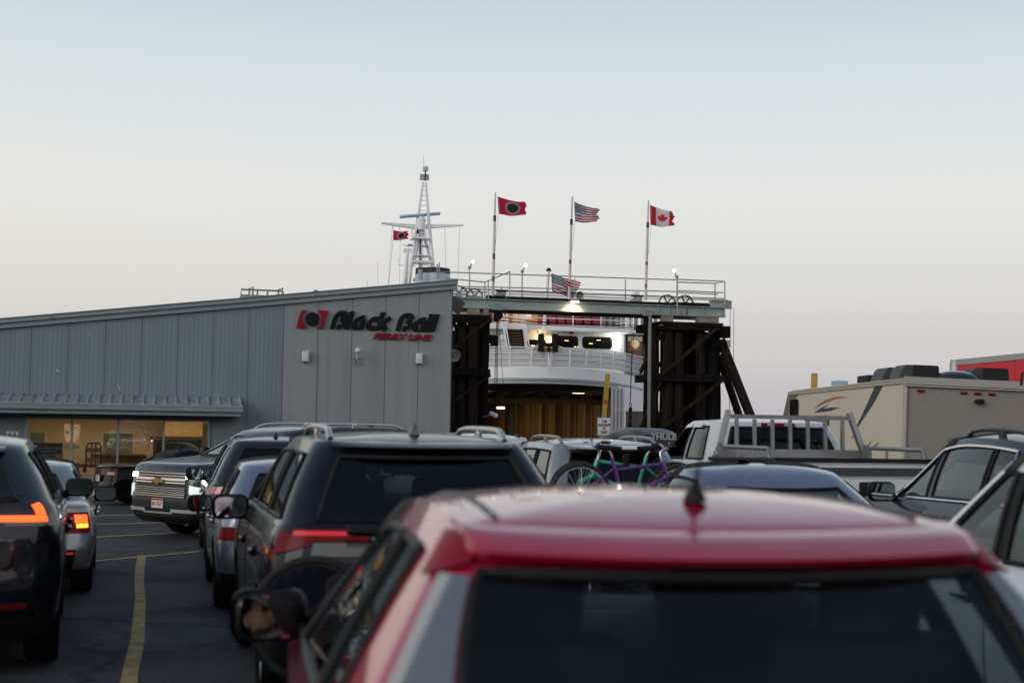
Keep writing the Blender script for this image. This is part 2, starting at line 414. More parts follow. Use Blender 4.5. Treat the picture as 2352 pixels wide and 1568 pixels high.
        o = body.build('cabin', [s.paint, BLK], s.root, 40, merge=.0008); s.cabin = o
        bm = bmesh.new(); bm.from_mesh(o.data)
        ln = MB(); bm.verts.ensure_lookup_table()
        ln.add([v.co - v.normal * .03 for v in bm.verts], [[v.index for v in f.verts] for f in bm.faces]); bm.free()
        ln.build('headliner', INT, s.root, 40)
        tm = MB()
        for (reg, sg), wm in wins.items():
            if (reg, sg) in s.skip: pass
            else:
                front = reg == 'front' or reg == 'side%d' % (len(win) - 1)
                wo_ = wm.build('windscreen' if reg == 'front' else 'rear_window' if reg == 'rear' else 'window', s.glass_m(front, reg), s.root, 0, merge=.0008)
                for p in wo_.data.polygons: p.use_smooth = True
            if reg.startswith('side'):
                wi = int(reg[4:]); a, b = win[wi]
                fa = (lambda h: s.qy(lerp(a[0], a[1], h), h) if isinstance(a, tuple) else a); fb = (lambda h: s.qy(lerp(b[0], b[1], h), h) if isinstance(b, tuple) else b)
                hh = [lerp(s.hb, s.ht, i / 7) for i in range(8)]
                path = [s.cp(fa(h), h, sg, .004) for h in hh] + [s.cp(lerp(fa(s.ht), fb(s.ht), i / 6), s.ht, sg, .004) for i in range(1, 7)] + [s.cp(fb(h), h, sg, .004) for h in reversed(hh[:-1])] + [s.cp(lerp(fb(s.hb), fa(s.hb), i / 6), s.hb, sg, .004) for i in range(1, 6)]
                tm.tube(path, .014, 6, closed=True)
            else:
                q0, q1 = (0, s.sglass) if reg == 'rear' else (4.06, 5)
                qe = q1 if reg == 'rear' else q0
                qf = (lambda h: qe - getattr(s, 'gtap', 0) * (1 - h)) if reg == 'rear' else (lambda h: qe)
                hh = [lerp(s.hb, s.ht, i / 7) for i in range(8)]; side = [s.cp(qf(h), h, 1, .003) for h in hh]
                top = [s.cp(lerp(qf(s.ht), 5 if reg != 'rear' else 0, i / 6), s.ht, 1, .003) for i in range(1, 7)]; bot = [s.cp(lerp(5 if reg != 'rear' else 0, qf(s.hb), i / 6), s.hb, 1, .003) for i in range(0, 6)]
                mir = lambda L_: [Vector((-p.x, p.y, p.z)) for p in L_]
                path = side + top + list(reversed(mir(top[:-1]))) + list(reversed(mir(side))) + list(reversed(mir(bot[1:]))) + bot
                tm.tube(path, getattr(s, 'rtrim', .016), 6, closed=True, mi=1)
        tm.build('window_trim', [BLK, BLK], s.root)
        if s.trim == 'chrome':
            f0 = (lambda h: s.qy(lerp(win[0][0][0], win[0][0][1], h), h)); f1 = (lambda h: win[-1][1])
            for sg in (1, -1):
                hh = [lerp(s.hb, s.ht + .015, i / 8) for i in range(9)]
                path = [s.cp(f0(h), h, sg, .012) for h in hh] + [s.cp(lerp(f0(s.ht), f1(s.ht), i / 24), s.ht + .015, sg, .012) for i in range(1, 24)] + [s.cp(f1(h), h, sg, .012) for h in reversed(hh)]
                c_ = MB(); c_.tube(path, .014, 6); c_.build('chrome_trim', CHR, s.root)
        yr, yf, w = s.cl(0)[:3]
        fl = MB(); G = []
        for sg in (1, -1):
            for k in range(31):
                x, y = perim(k / 6, yr + .06, yf - .06, w - .06, .2, .25, .1, .2); 
                G.append((x * sg, y, k / 6 * sg))
        right = [(x, y) for x, y, k in G[:31]]; poly = right + [(-x, y) for x, y in reversed(right)][1:-1]
        fl.prism([(x, y, s.zbelt + .02) for x, y in poly], (0, 0, .02)); fl.build('interior_floor', INT, s.root, 0)
    def glass_m(s, front, reg):
        c = s.glassF if (front) else s.glassR
        return glass('car_glass_%d_%d_%d' % tuple(int(1000 * x) for x in c), c)
    def make_wheels(s):
        ty, rm = wheel_mesh(s.wr, s.ww, s.wheel)
        for y in (s.yrw, s.yfw):
            for sg in (1, -1):
                h = bpy.data.objects.new('wheel', None); COL.objects.link(h); h.parent = s.root; h.location = (sg * (s.W / 2 - s.ww / 2 - .015), y, s.wr); h.rotation_euler = (0, 0, 0 if sg > 0 else math.pi); h.empty_display_size = .1
                for me in (ty, rm):
                    o = bpy.data.objects.new(me.name, me); COL.objects.link(o); o.parent = h
    def make_mirrors(s, mat_=None):
        s.mirrors = {}
        df0 = s.cab[2]; y = s.L / 2 - df0 - .55
        for sg in (1, -1):
            x = s.W / 2 + .09; z = s.zbelt + s.mirror_z
            k = getattr(s, 'mscale', 1); mb = MB(); mb.rbox((x * sg, y, z), (.27 * k, .15, .185 * k), .055 * k)
            mb.tube([(sg * (s.W / 2 - .12), y + .02, z - .09), (sg * (s.W / 2 + .0), y + .0, z - .05)], .035, 8)
            for v in mb.v:                       # taper outward and round the front
                t = abs(v.x) - (s.W / 2 - .05)
                if v.y > y and t > .02: v.y -= (t - .02) * .35
            m = mb.build('mirror', [s.paint if s.paint else BLK] if s.mirror_paint() else BLK, s.root, 50)
            g = MB(); ry = y - .078
            pts = []
            for i in range(24):
                a = 2 * math.pi * i / 24; ca, sa = math.cos(a), math.sin(a)
                pts.append(Vector((x * sg + .114 * k * math.copysign(abs(ca) ** .5, ca), ry, z + .074 * k * math.copysign(abs(sa) ** .5, sa))))
            g.prism(pts, (0, .004, 0)); go = g.build('mirror_glass', MIR, m, 0)
            s.mirrors[sg] = (m, go, Vector((x * sg, ry, z)), Vector(pts[0]))
    def mirror_paint(s): return getattr(s, 'mpaint', False)
    def make_seats(s):
        zb = s.zbelt
        yf = s.L / 2 - s.cab[3] - .35
        spots = [(.38, yf - .55), (-.38, yf - .55), (.42, yf - 1.38), (-.42, yf - 1.38)]
        for x, y in spots:
            if y < -s.L / 2 + s.cab[1] - .05: continue
            mb = MB(); rx = Matrix.Rotation(R(-14), 3, 'X') if False else Matrix.Rotation(R(12), 3, 'X')
            hd = s.zroof - zb
            mb.rbox((x, y, zb + hd * .14), (.48, .13, hd * .62), .05, rot=rx); mb.rbox((x, y - hd * .10, zb + hd * .57), (.25, .10, .17), .04, rot=rx)
            mb.tube([(x - .06, y - .03, zb + hd * .35), (x - .06, y - hd * .1, zb + hd * .5)], .008, 6); mb.tube([(x + .06, y - .03, zb + hd * .35), (x + .06, y - hd * .1, zb + hd * .5)], .008, 6)
            mb.build('seat', INT, s.root, 50)
    def make_fin(s):
        yr, yf = s.cl(1)[:2]; y = yr + (.42 if s.fin == 'rear' else .5); z = s.zr(y) + s.crown - .006
        mb = MB(); P = []
        for k in range(7):
            t = k / 6; h = .07 * (1 - (1 - t) ** 1.0); l = .20 * (1 - t) ** .8 + .02; wd = .034 * (1 - t) ** .7 + .004; c = y - .055 * t
            P.append([Vector((wd * math.sin(a) , c + l / 2 * math.cos(a), z + h)) for a in [2 * math.pi * j / 12 for j in range(13)]])
        mb.grid(P); mb.add(P[-1][:-1], [tuple(range(12))]); mb.build('antenna_fin', s.fin_mat if hasattr(s, 'fin_mat') else BLK, s.root, 60, merge=.0005)
    def make_rails(s):
        m = s.rails if not isinstance(s.rails, bool) else ALU
        yr, yf, w = s.cl(1)[:3]
        for sg in (1, -1):
            a, b = yr + .22, yf - .42; x = sg * (w - .10); mb = MB(); pts = []
            for i in range(19):
                t = i / 18; y = lerp(a, b, t); lift = .058 * min(1, math.sin(math.pi * t) * 3.2) ** .6 if 0 < t < 1 else 0
                pts.append((x, y, s.zr(y) + .012 + lift))
            mb.tube(pts, .020, 8)
            for t in (.5,): y = lerp(a, b, t); mb.rbox((x, y, s.zr(y) + .045), (.035, .10, .09), .012)
            mb.build('roof_rail', m, s.root, 50)
    # --- details on the body surface
    def patch(s, name, m, q0, q1, z0, z1, off=.012, th=.03, nu=10, nv=3, sides=(1, -1), parent=None, surf='tub', zfun=None):
        for sg in sides:
            P = []
            for i in range(nu + 1):
                q = lerp(q0, q1, i / nu); a, b = (z0, z1) if zfun is None else zfun(i / nu)
                f = s.tp if surf == 'tub' else s.cp
                P.append([f(q, lerp(a, b, j / nv), sg, off) for j in range(nv + 1)])
            Q = []
            for i in range(nu + 1):
                q = lerp(q0, q1, i / nu); a, b = (z0, z1) if zfun is None else zfun(i / nu)
                f = s.tp if surf == 'tub' else s.cp
                Q.append([f(q, lerp(a, b, j / nv), sg, off - th) for j in range(nv + 1)])
            mb = MB(); mb.grid(P); mb.grid(Q)
            e = [(i, 0) for i in range(nu + 1)] + [(nu, j) for j in range(1, nv + 1)] + [(i, nv) for i in range(nu - 1, -1, -1)] + [(0, j) for j in range(nv - 1, 0, -1)]
            mb.grid([[P[i][j], Q[i][j]] for i, j in e + e[:1]])
            o = mb.build(name, m, parent or s.root, 40, merge=.0002)
        return o
    def centre_patch(s, name, m, qmax, z0, z1, off=.012, th=.03, end='rear', surf='tub', parent=None):
        """a strip across the middle of the rear or front"""
        n = 12; mb = MB(); P = []; Q = []
        f = s.tp if surf == 'tub' else s.cp
        for i in range(-n, n + 1):
            q = abs(i) / n * qmax; q = q if end == 'rear' else 5 - q; sg = 1 if i >= 0 else -1
            P.append([f(q, z, sg, off) for z in (z0, z1)]); Q.append([f(q, z, sg, off - th) for z in (z1, z0)])
        mb.grid([p + q + p[:1] for p, q in zip(P, Q)]); mb.add([*P[0], *Q[0]], [(0, 1, 2, 3)]); mb.add([*P[-1], *Q[-1]], [(0, 1, 2, 3)])
        return mb.build(name, m, parent or s.root, 40, merge=.0002)
    def spoil(s, ln=.18, qmax=1.5, drop=.03, mat_=None, up=.0):
        n = 16; mb = MB(); G = []
        for i in range(-n, n + 1):
            q = abs(i) / n * qmax; sg = 1 if i >= 0 else -1; e = s.cp(q, 1, sg); a = s.cp(q, .9, sg)
            k = 1 - .55 * (abs(i) / n) ** 4
            G.append([Vector((e.x, e.y + .16, s.zr(e.y) + .010 + up)), Vector((e.x, e.y + .02, s.zr(e.y) + .012 + up)), Vector((e.x, e.y - ln * k * .5, lerp(s.zr(e.y) + .012, e.z - drop, .38) + up)), Vector((e.x, e.y - ln * k, e.z - drop + up)), Vector((e.x, e.y - ln * k + .01, e.z - drop - .014 + up)), Vector((a.x, a.y + .02, a.z))])
        mb.grid(G); return mb.build('spoiler', mat_ or s.paint, s.root, 50)
    def handles(s, m, ys, z, sides=(1, -1)):
        for sg in sides:
            for y in ys:
                a = s.tl(z); y2, y3 = side_span(*a); q = 2 + (y - y2) / (y3 - y2); p = s.tp(q, z, sg, .025)
                mb = MB(); mb.rbox(p, (.03, .20, .035), .012); mb.rbox(s.tp(q, z, sg, .004), (.03, .08, .07), .014, mi=1); mb.build('handle', [m, BLK], s.root, 50)
    def seams(s, ys, z0, z1, sides=(1, -1)):
        for sg in sides:
            mb = MB()
            for y in ys:
                pts = []
                for i in range(9):
                    z = lerp(z0, z1, i / 8); a = s.tl(z); y2, y3 = side_span(*a); q = 2 + (y - y2) / (y3 - y2); pts.append(s.tp(q, z, sg, .001))
                mb.tube(pts, .005, 4)
            mb.build('door_seam', BLK, s.root, 0)
    def plate(s, y, z, rot, txt, bg, fg, top=None, sg=-1):
        mb = MB(); mb.rbox((0, 0, 0), (.31, .012, .16), .004); M = Matrix.Identity(4)
        if top: mb.box((-.15, -.0075, .045), (.15, -.0065, .076), 2)
        text_mb(txt, .085, Matrix.Translation((0, -.007, -.012)), .0015, .002, 0, .85, mi=1, mb=mb)
        o = mb.build('license_plate', [mat('plate_' + bg, bg, .5), mat('plate_ink_' + fg, fg, .5), mat('plate_band_' + (top or bg), top or bg, .5)], s.root, 0)
        o.location = (0, y, z); o.rotation_euler = (0, 0, rot); return o

def paint(name, col, metal=.0, rough=.28, coat=.7, rv=.08, spec=.15):
    m = mat('paint_' + name, col, rough, metal, coat, spec, rv=rv, nscale=5, noise=.07, croug=.03); t = m.node_tree; b = t.nodes['Principled BSDF']
    c = t.nodes.new('ShaderNodeTexCoord'); n = t.nodes.new('ShaderNodeTexNoise'); n.inputs['Scale'].default_value = 55; n.inputs['Detail'].default_value = 4; t.links.new(c.outputs['Object'], n.inputs['Vector'])
    q = t.nodes.new('ShaderNodeMapRange'); q.inputs['From Min'].default_value = .5; q.inputs['From Max'].default_value = .75; q.inputs['To Min'].default_value = .02; q.inputs['To Max'].default_value = .22
    t.links.new(n.outputs['Fac'], q.inputs[0]); t.links.new(q.outputs[0], b.inputs['Coat Roughness']); return m     # dust and dried water spots on the lacquer
# body profiles: rows (z, rear inset, front inset, side inset)
SUV = [(.22, .14, .18, .12), (.32, .05, .06, .04), (.50, .0, .0, .015), (.70, .02, .01, .0), (.86, .03, .05, .005), (.96, .045, .13, .02), (1.02, .055, .40, .04), (1.06, .065, .80, .06), (1.085, .08, 1.18, .085)]
SEDAN = [(.20, .16, .20, .12), (.30, .06, .06, .04), (.45, .0, .0, .015), (.62, .03, .01, .0), (.74, .05, .09, .01), (.84, .06, .35, .025), (.90, .07, .75, .04), (.94, .09, 1.05, .06), (.97, .22, 1.30, .09)]
WIN_SUV = [((-1.72, -1.60), (-1.18, -1.12)), ((-1.08, -1.02), (-.16, -.16)), ((-.06, -.06), 2.975)]
# ------------------------------------------------------------------ ground
def sheet(name, m, x0, x1, ys, zf, dz=0, kind='structure', nx=30):
    mb = MB(); mb.grid([[Vector((lerp(x0, x1, i / nx), y, zf(y) + dz)) for y in ys] for i in range(nx + 1)])
    o = mb.build(name, m, None, 60); return tag(o, kind=kind)
def asphalt_mat():
    m = mat('asphalt', (.050, .052, .056), .8, spec=.25, noise=.22, nscale=.35, bump=.35, bscale=90, rv=.12)
    t = m.node_tree; b = t.nodes['Principled BSDF']; src = b.inputs['Base Color'].links[0].from_socket
    c = t.nodes.new('ShaderNodeTexCoord'); n = t.nodes.new('ShaderNodeTexNoise'); n.inputs['Scale'].default_value = 70; n.inputs['Detail'].default_value = 3
    v = t.nodes.new('ShaderNodeTexNoise'); v.inputs['Scale'].default_value = 1.3; v.inputs['Detail'].default_value = 5
    t.links.new(c.outputs['Object'], n.inputs['Vector']); t.links.new(c.outputs['Object'], v.inputs['Vector'])
    r_ = t.nodes.new('ShaderNodeMapRange'); r_.inputs['From Min'].default_value = .35; r_.inputs['From Max'].default_value = .65; r_.inputs['To Min'].default_value = .35; r_.inputs['To Max'].default_value = 1.75
    r2 = t.nodes.new('ShaderNodeMapRange'); r2.inputs['From Min'].default_value = .3; r2.inputs['From Max'].default_value = .7; r2.inputs['To Min'].default_value = .75; r2.inputs['To Max'].default_value = 1.2
    t.links.new(n.outputs['Fac'], r_.inputs[0]); t.links.new(v.outputs['Fac'], r2.inputs[0])
    ml = t.nodes.new('ShaderNodeMath'); ml.operation = 'MULTIPLY'; t.links.new(r_.outputs[0], ml.inputs[0]); t.links.new(r2.outputs[0], ml.inputs[1])
    mx = t.nodes.new('ShaderNodeVectorMath'); mx.operation = 'SCALE'; t.links.new(src, mx.inputs[0]); t.links.new(ml.outputs[0], mx.inputs['Scale']); vo = t.nodes.new('ShaderNodeTexVoronoi'); vo.feature = 'DISTANCE_TO_EDGE'; vo.inputs['Scale'].default_value = .22
    dn = t.nodes.new('ShaderNodeTexNoise'); dn.inputs['Scale'].default_value = 1.6; dn.inputs['Detail'].default_value = 6; ad_ = t.nodes.new('ShaderNodeMixRGB'); ad_.blend_type = 'ADD'; ad_.inputs[0].default_value = .9
    t.links.new(c.outputs['Object'], dn.inputs['Vector']); t.links.new(c.outputs['Object'], ad_.inputs[1]); t.links.new(dn.outputs['Color'], ad_.inputs[2]); t.links.new(ad_.outputs[0], vo.inputs['Vector'])
    ck = t.nodes.new('ShaderNodeMapRange'); ck.inputs['From Max'].default_value = .018; ck.inputs['To Min'].default_value = .25; t.links.new(vo.outputs['Distance'], ck.inputs[0])
    st = t.nodes.new('ShaderNodeTexNoise'); st.inputs['Scale'].default_value = .55; st.inputs['Detail'].default_value = 3; t.links.new(c.outputs['Object'], st.inputs['Vector'])
    sr = t.nodes.new('ShaderNodeMapRange'); sr.inputs['From Min'].default_value = .56; sr.inputs['From Max'].default_value = .66; sr.inputs['To Min'].default_value = 1; sr.inputs['To Max'].default_value = .42; t.links.new(st.outputs['Fac'], sr.inputs[0])
    m2 = t.nodes.new('ShaderNodeMath'); m2.operation = 'MULTIPLY'; t.links.new(ck.outputs[0], m2.inputs[0]); t.links.new(sr.outputs[0], m2.inputs[1])
    mx2 = t.nodes.new('ShaderNodeVectorMath'); mx2.operation = 'SCALE'; t.links.new(mx.outputs[0], mx2.inputs[0]); t.links.new(m2.outputs[0], mx2.inputs['Scale']); t.links.new(mx2.outputs[0], b.inputs['Base Color'])
    return m
sheet('parking_lot', asphalt_mat(), -90, 90, [-60, -20, 0, 4, 6, 8] + [10 + .5 * i for i in range(12)] + [20, 30, 45, 62], gz)
wm = MB(); wm.grid([[Vector((x, y, -3.2)) for y in (61, 200, 1000, 6000)] for x in (-6000, -500, -60, 60, 500, 6000)])
tag(wm.build('water', mat('sea', (.03, .045, .055), .12, bump=.25, bscale=1.5), None, 0), kind='structure')
mb = MB(); mb.box((-90, 61.9, -4), (90, 62.3, gz(62))); tag(mb.build('quay_wall', mat('quay_concrete', (.12, .12, .115), .9, noise=.3), None, 0), 'weathered grey concrete quay edge under the ferry ramp', 'quay wall')

YEL = mat('yellow_line_paint', (.58, .41, .10), .75, col2=(.20, .145, .05), nscale=4.2, bump=.2)
def strip(name, L, Rr, dz=.004):
    mb = MB(); P = [[at_g(*a), at_g(*b)] for a, b in zip(L, Rr)]
    Q = []
    for a, b in zip(P, P[1:]):
        for k in range(4): Q.append([a[i].lerp(b[i], k / 4) for i in (0, 1)])
    Q.append(P[-1])
    for r_ in Q:
        for p in r_: p.z = gz(p.y) + dz
    mb.grid(Q); o = mb.build(name, YEL, None, 0); return tag(o, kind='structure')
def Z1(x, y): return ((0 + x / 1.451) / 1.7415, (1650 + y / 1.451) / 1.7415)
Lf = [(690, 1640), (697, 1568), (715, 1480), (735, 1400), (757, 1320), (765, 1250), (775, 1150), (785, 1080), (780, 1000), (785, 900), (800, 830)]
Rt = [(790, 1640), (797, 1568), (805, 1480), (825, 1400), (840, 1320), (840, 1250), (845, 1150), (845, 1080), (835, 1000), (838, 900), (852, 830)]
strip('lane_line', [Z1(*p) for p in Lf], [Z1(*p) for p in Rt])
for k, (xa, ya, xb, yb) in enumerate([(150, 896, 1160, 803), (300, 734, 1160, 690), (300, 655, 1000, 636), (300, 604, 900, 590)]):
    w = (7, 5, 4, 3.4)[k]
    strip('lane_line', [Z1(lerp(xa, xb, i / 6), lerp(ya, yb, i / 6) + w) for i in range(7)], [Z1(lerp(xa, xb, i / 6), lerp(ya, yb, i / 6)) for i in range(7)], .008)

hb = MB(); rnd = random.Random(3); G = []
for i in range(61):
    x = lerp(-260, 260, i / 60); h_ = 17 + 4 * math.sin(i * .9) + 3 * math.sin(i * 2.3) + rnd.uniform(-1.5, 1.5); G.append([Vector((x, -70, gz(0) - .2)), Vector((x, -84, h_ * .55)), Vector((x, -96, h_)), Vector((x, -140, h_ + 3)), Vector((x, -142, -1))])
hb.grid(G); tag(hb.build('unseen_hills', mat('bluff_scrub', (.035, .04, .028), .95, noise=.5, nscale=.3), None, 60), kind='structure')  # unseen bluff behind the camera, added to darken low reflections
# ------------------------------------------------------------------ terminal building
FY = 44.7
def F(px, py, dy=0): return at_y(px, py, FY + dy)
GREY = mat('plain_panel', '8a9093', .5, noise=.12, nscale=1.2, stretch=(1.6, 1, .16), rv=.08)
RIBP = mat('ribbed_panel', '76848b', .45, noise=.09, nscale=1.0, stretch=(1.2, 1, .14), rv=.06)
FAS = mat('fascia_metal', '87949a', .35, noise=.06, nscale=1.5, metal=.1)
SEAM = mat('seam_dark_grey', (.07, .08, .085), .8)  # dark grey strips along the panel joints
ALF = mat('window_aluminium', '8a9092', .4, metal=.3)
bx0 = F(-140, 900).x; bx1 = F(1036, 900).x; xs_split = F(648, 900).x
rA = F(0, 752.5); rB = F(1037, 663); sl = (rB.z - rA.z) / (rB.x - rA.x)
def top(x): return rA.z + sl * (x - rA.x)
zg = gz(FY) - .3
wx0, wx1 = F(60, 1000).x, F(480, 1000).x
wz1 = F(270, 964).z; wz0 = wz1 - 1.72
BLD = thing('terminal_building', 'long grey metal ferry terminal with a sloping roof and a lit waiting room window', 'building', (bx1, FY, gz(FY)))
mb = MB()
def wall(xa, xb, za, zb_, mi, y0=FY, th=.2):
    mb.prism([(xa, y0, za), (xb, y0, za), (xb, y0, zb_ if zb_ is not None else top(xb)), (xa, y0, zb_ if zb_ is not None else top(xa))], (0, th, 0), mi)
wall(bx0, wx0, zg, None, 1); wall(wx0, wx1, wz1, None, 1); wall(wx1, xs_split, zg, None, 1); wall(xs_split, bx1, zg, None, 0)
mb.prism([(bx1, FY + .2, zg), (bx1, FY + 11, zg), (bx1, FY + 11, top(bx1)), (bx1, FY + .2, top(bx1))], (-.2, 0, 0), 0)
mb.prism([(bx0, FY + 11, zg), (bx1 - .2, FY + 11, zg), (bx1 - .2, FY + 11, top(bx1)), (bx0, FY + 11, top(bx0))], (0, -.2, 0), 0)
mb.build('wall', [GREY, RIBP], BLD, 0, True)
mb = MB(); mb.box((wx0, FY, zg), (wx1, FY + .15, wz0)); mb.build('window_apron', mat('cream_panel', (.48, .47, .42), .6, noise=.06), BLD, 0, True)
sp = F(649, 900).x - F(569, 900).x
mb = MB(); x = xs_split
while x < bx1 - .1: mb.box((x - .008, FY - .004, zg), (x + .008, FY + .01, top(x))); x += sp
x = xs_split - sp
while x > bx0:
    if not (wx0 < x < wx1): mb.box((x - .008, FY - .004, zg), (x + .008, FY + .01, top(x)))
    else: mb.box((x - .008, FY - .004, wz1 + .05), (x + .008, FY + .01, top(x)))
    x -= sp
mb.box((bx1 - .03, FY - .003, zg), (bx1 + .004, FY + .02, top(bx1) - .02)); mb.build('panel_seam', SEAM, BLD, 0, True)
mb = MB(); x = xs_split - sp / 16; k = 1
while x > bx0:
    z0 = wz1 + .06 if wx0 - .05 < x < wx1 + .05 else zg
    mb.box((x - .008, FY - .005, z0), (x + .008, FY + .01, top(x) - .01)); x -= sp / 8
mb.build('wall_rib', mat('rib_shade', '717f86', .5, noise=.05), BLD, 0, True)
# fascia: two stepped bands and a roof skin
mb = MB()
def band(dz0, dz1, y0, y1, mi=0, m_=mb, xa=bx0 - .3, xb=bx1 + .12): m_.prism([(xa, y0, top(xa) + dz0), (xb, y0, top(xb) + dz0), (xb, y0, top(xb) + dz1), (xa, y0, top(xa) + dz1)], (0, y1 - y0, 0), mi)
band(-.03, .10, FY - .12, FY + .3); band(.102, .125, FY - .17, FY + .3); band(.127, .24, FY - .22, FY + .3); band(.242, .27, FY - .26, FY + 11.3, 1)
x = bx0
while x < bx1:
    mb.box((x - .012, FY - .232, top(x) + .13), (x + .012, FY - .222, top(x) + .238), 1); x += 3.1
mb.build('roof', [FAS, mat('roof_metal', '6f7d84', .4, metal=.2, noise=.08)], BLD, 0, True)
mb = MB(); p = F(730, 671); mb.ball((p.x, FY + .6, p.z), .13, 12); mb.build('roof_vent', ALU, BLD, 60, True)
# canopy
CAN = 'canopy'
cx0, cx1 = bx0, F(553, 940).x; cz = F(300, 912).z
mb = MB(); y0, y1 = FY - 1.05, FY - .002
mb.prism([(cx0, y0, cz - .22), (cx0, y1, cz + .02), (cx0, y1, cz - .02), (cx0, y0, cz - .26)], (cx1 - cx0, 0, 0))
x = cx1 - .05
CANM = mat('canopy_sheet', '9ba0a4', .5, metal=.2, noise=.35, nscale=3.5)
while x > cx0:
    mb.prism([(x - .045, y0 - .01, cz - .221), (x + .045, y0 - .01, cz - .221), (x + .016, y0 - .01, cz - .165), (x - .016, y0 - .01, cz - .165)], (0, y1 - y0, .243)); x -= .318
mb.build('canopy', CANM, BLD, 0, True)
mb = MB(); mb.box((cx0, y0 - .14, cz - .40), (cx1, y0 - .01, cz - .25)); mb.box((cx0, y0 - .16, cz - .275), (cx1 + .02, y0 - .142, cz - .235)); mb.box((cx0, y0 - .15, cz - .36), (cx1 + .01, y0 - .141, cz - .33))
mb.box((cx0, y0 - .005, cz - .53), (cx1 - .05, y0 + .12, cz - .402)); mb.box((cx0, y0 + .121, cz - .53), (cx1 - .05, FY - .005, cz - .50), 0)
mb.build('gutter', [FAS], BLD, 0, True)
# shopfront window
WF = thing('window', None, None, (wx0, FY, wz0)); WF.parent = BLD; WF.location = Vector((wx0, FY, wz0)) - BLD.location
mx_ = [wx0] + [F(p, 1000).x for p in (165, 271, 376)] + [wx1]
mb = MB()
for i, x in enumerate(mx_): mb.box((x - .035, FY - .05, wz0), (x + .035, FY + .06, wz1))
mb.box((wx0 - .034, FY - .048, wz1 - .001), (wx1 + .034, FY + .058, wz1 + .07)); mb.box((wx0 - .034, FY - .048, wz0 - .05), (wx1 + .034, FY + .058, wz0 + .001))
mb.build('frame', ALF, WF, 0, True)
PANE = glass('shop_glass', (.80, .80, .76), .10, .85, 3)
for a, b in zip(mx_, mx_[1:]):
    mb = MB(); mb.box((a + .036, FY + .0, wz0 + .002), (b - .036, FY + .006, wz1 - .002)); mb.build('pane', PANE, WF, 0, True)
# waiting room behind the glass
TAN = mat('waiting_room_wall', (.44, .355, .25), .8, noise=.05)
mb = MB(); rx0, rx1, ry = bx0 + .3, wx1 + 1.6, FY + 4.2; rz1 = wz1 + .35
mb.box((rx0, ry, zg), (rx1, ry + .1, rz1)); mb.box((rx0 - .1, FY + .2, zg), (rx0, ry, rz1)); mb.box((rx1, FY + .2, zg), (rx1 + .1, ry, rz1)); mb.build('room_wall', TAN, BLD, 0, True)
mb = MB(); mb.box((rx0 - .1, FY + .21, rz1 + .002), (rx1 + .1, ry + .1, rz1 + .1)); mb.build('room_ceiling', mat('ceiling_tile', (.5, .47, .4), .9), BLD, 0, True)
mb = MB(); mb.box((rx0, FY + .21, zg + .3), (rx1, ry - .001, zg + .34)); mb.build('room_floor', mat('room_carpet', (.08, .05, .04), .9), BLD, 0, True)
for x in (wx0 + .8, wx0 + 2.6, wx0 + 4.4, wx1 - .4): mb = MB(); mb.box((x - .5, FY + 1.6, rz1 - .03), (x + .5, FY + 2.0, rz1 - .002)); mb.build('ceiling_lamp', lamp('tube_lamp', (1, .78, .45), 5), BLD, 0, True)
def area(name, loc, sx_, sy_, e, col, rot=(0, 0, 0), parent=None):
    l = bpy.data.lights.new(name, 'AREA'); l.shape = 'RECTANGLE'; l.size = sx_; l.size_y = sy_; l.energy = e; l.color = col
    o = bpy.data.objects.new(name, l); COL.objects.link(o); o.location = loc; o.rotation_euler = rot
    if parent: o.parent = parent; o.location = Vector(loc) - parent.location
    return o
area('lamp_light', ((wx0 + wx1) / 2, FY + 2.0, rz1 - .08), 6.5, 1.2, 135, (1, .76, .48), parent=BLD)
def Rm(px, py, d=4.15): return at_y(px, py, FY + d)     # a spot on the back wall of the room
# doorway and ticket windows on the back wall
DG = mat('grey_door', (.12, .125, .10), .6)
CRM = mat('cream_trim', (.5, .42, .28), .6)
def onwall(name, pxs, m, t=.03, frame=None, d=4.2):
    a = at_y(pxs[0], pxs[1], FY + d); b = at_y(pxs[2], pxs[3], FY + d); q = MB()
    q.box((a.x, FY + d - t, b.z), (b.x, FY + d - .002, a.z)); 
    if frame: q.box((a.x - .06, FY + d - t - .012, a.z + .001), (b.x + .06, FY + d - .001, a.z + .07), 1); q.box((a.x - .06, FY + d - t - .012, b.z), (a.x - .001, FY + d - .001, a.z), 1); q.box((b.x + .001, FY + d - t - .012, b.z), (b.x + .06, FY + d - .001, a.z), 1)
    return q.build(name, [m, frame or m], BLD, 0, True), a, b
onwall('room_door', (70, 993, 100, 1095), DG, frame=CRM)
o_, a_, b_ = onwall('ticket_window', (238, 995, 304, 1042), DG, frame=CRM)
q = MB(); q.box((a_.x - .35, FY + 3.85, b_.z - .06), (b_.x + .45, FY + 4.16, b_.z)); q.build('ticket_counter', mat('counter_edge', (.07, .05, .03), .5), BLD, 0, True)
for fx in (.27, .73):
    q = MB(); c = lerp(a_.x, b_.x, fx); q.lathe([(.09, 0), (.07, 0), (.07, .01), (.09, .01), (.09, 0)], (c, FY + 4.15, lerp(a_.z, b_.z, .42)), 'y', 20); pts = [(c + .2 * math.cos(math.pi * i / 12), FY + 4.155, b_.z + .02 + .2 * math.sin(math.pi * i / 12)) for i in range(13)]
    q.tube(pts, .012, 6); q.build('speak_hole', CRM, BLD, 0, True)
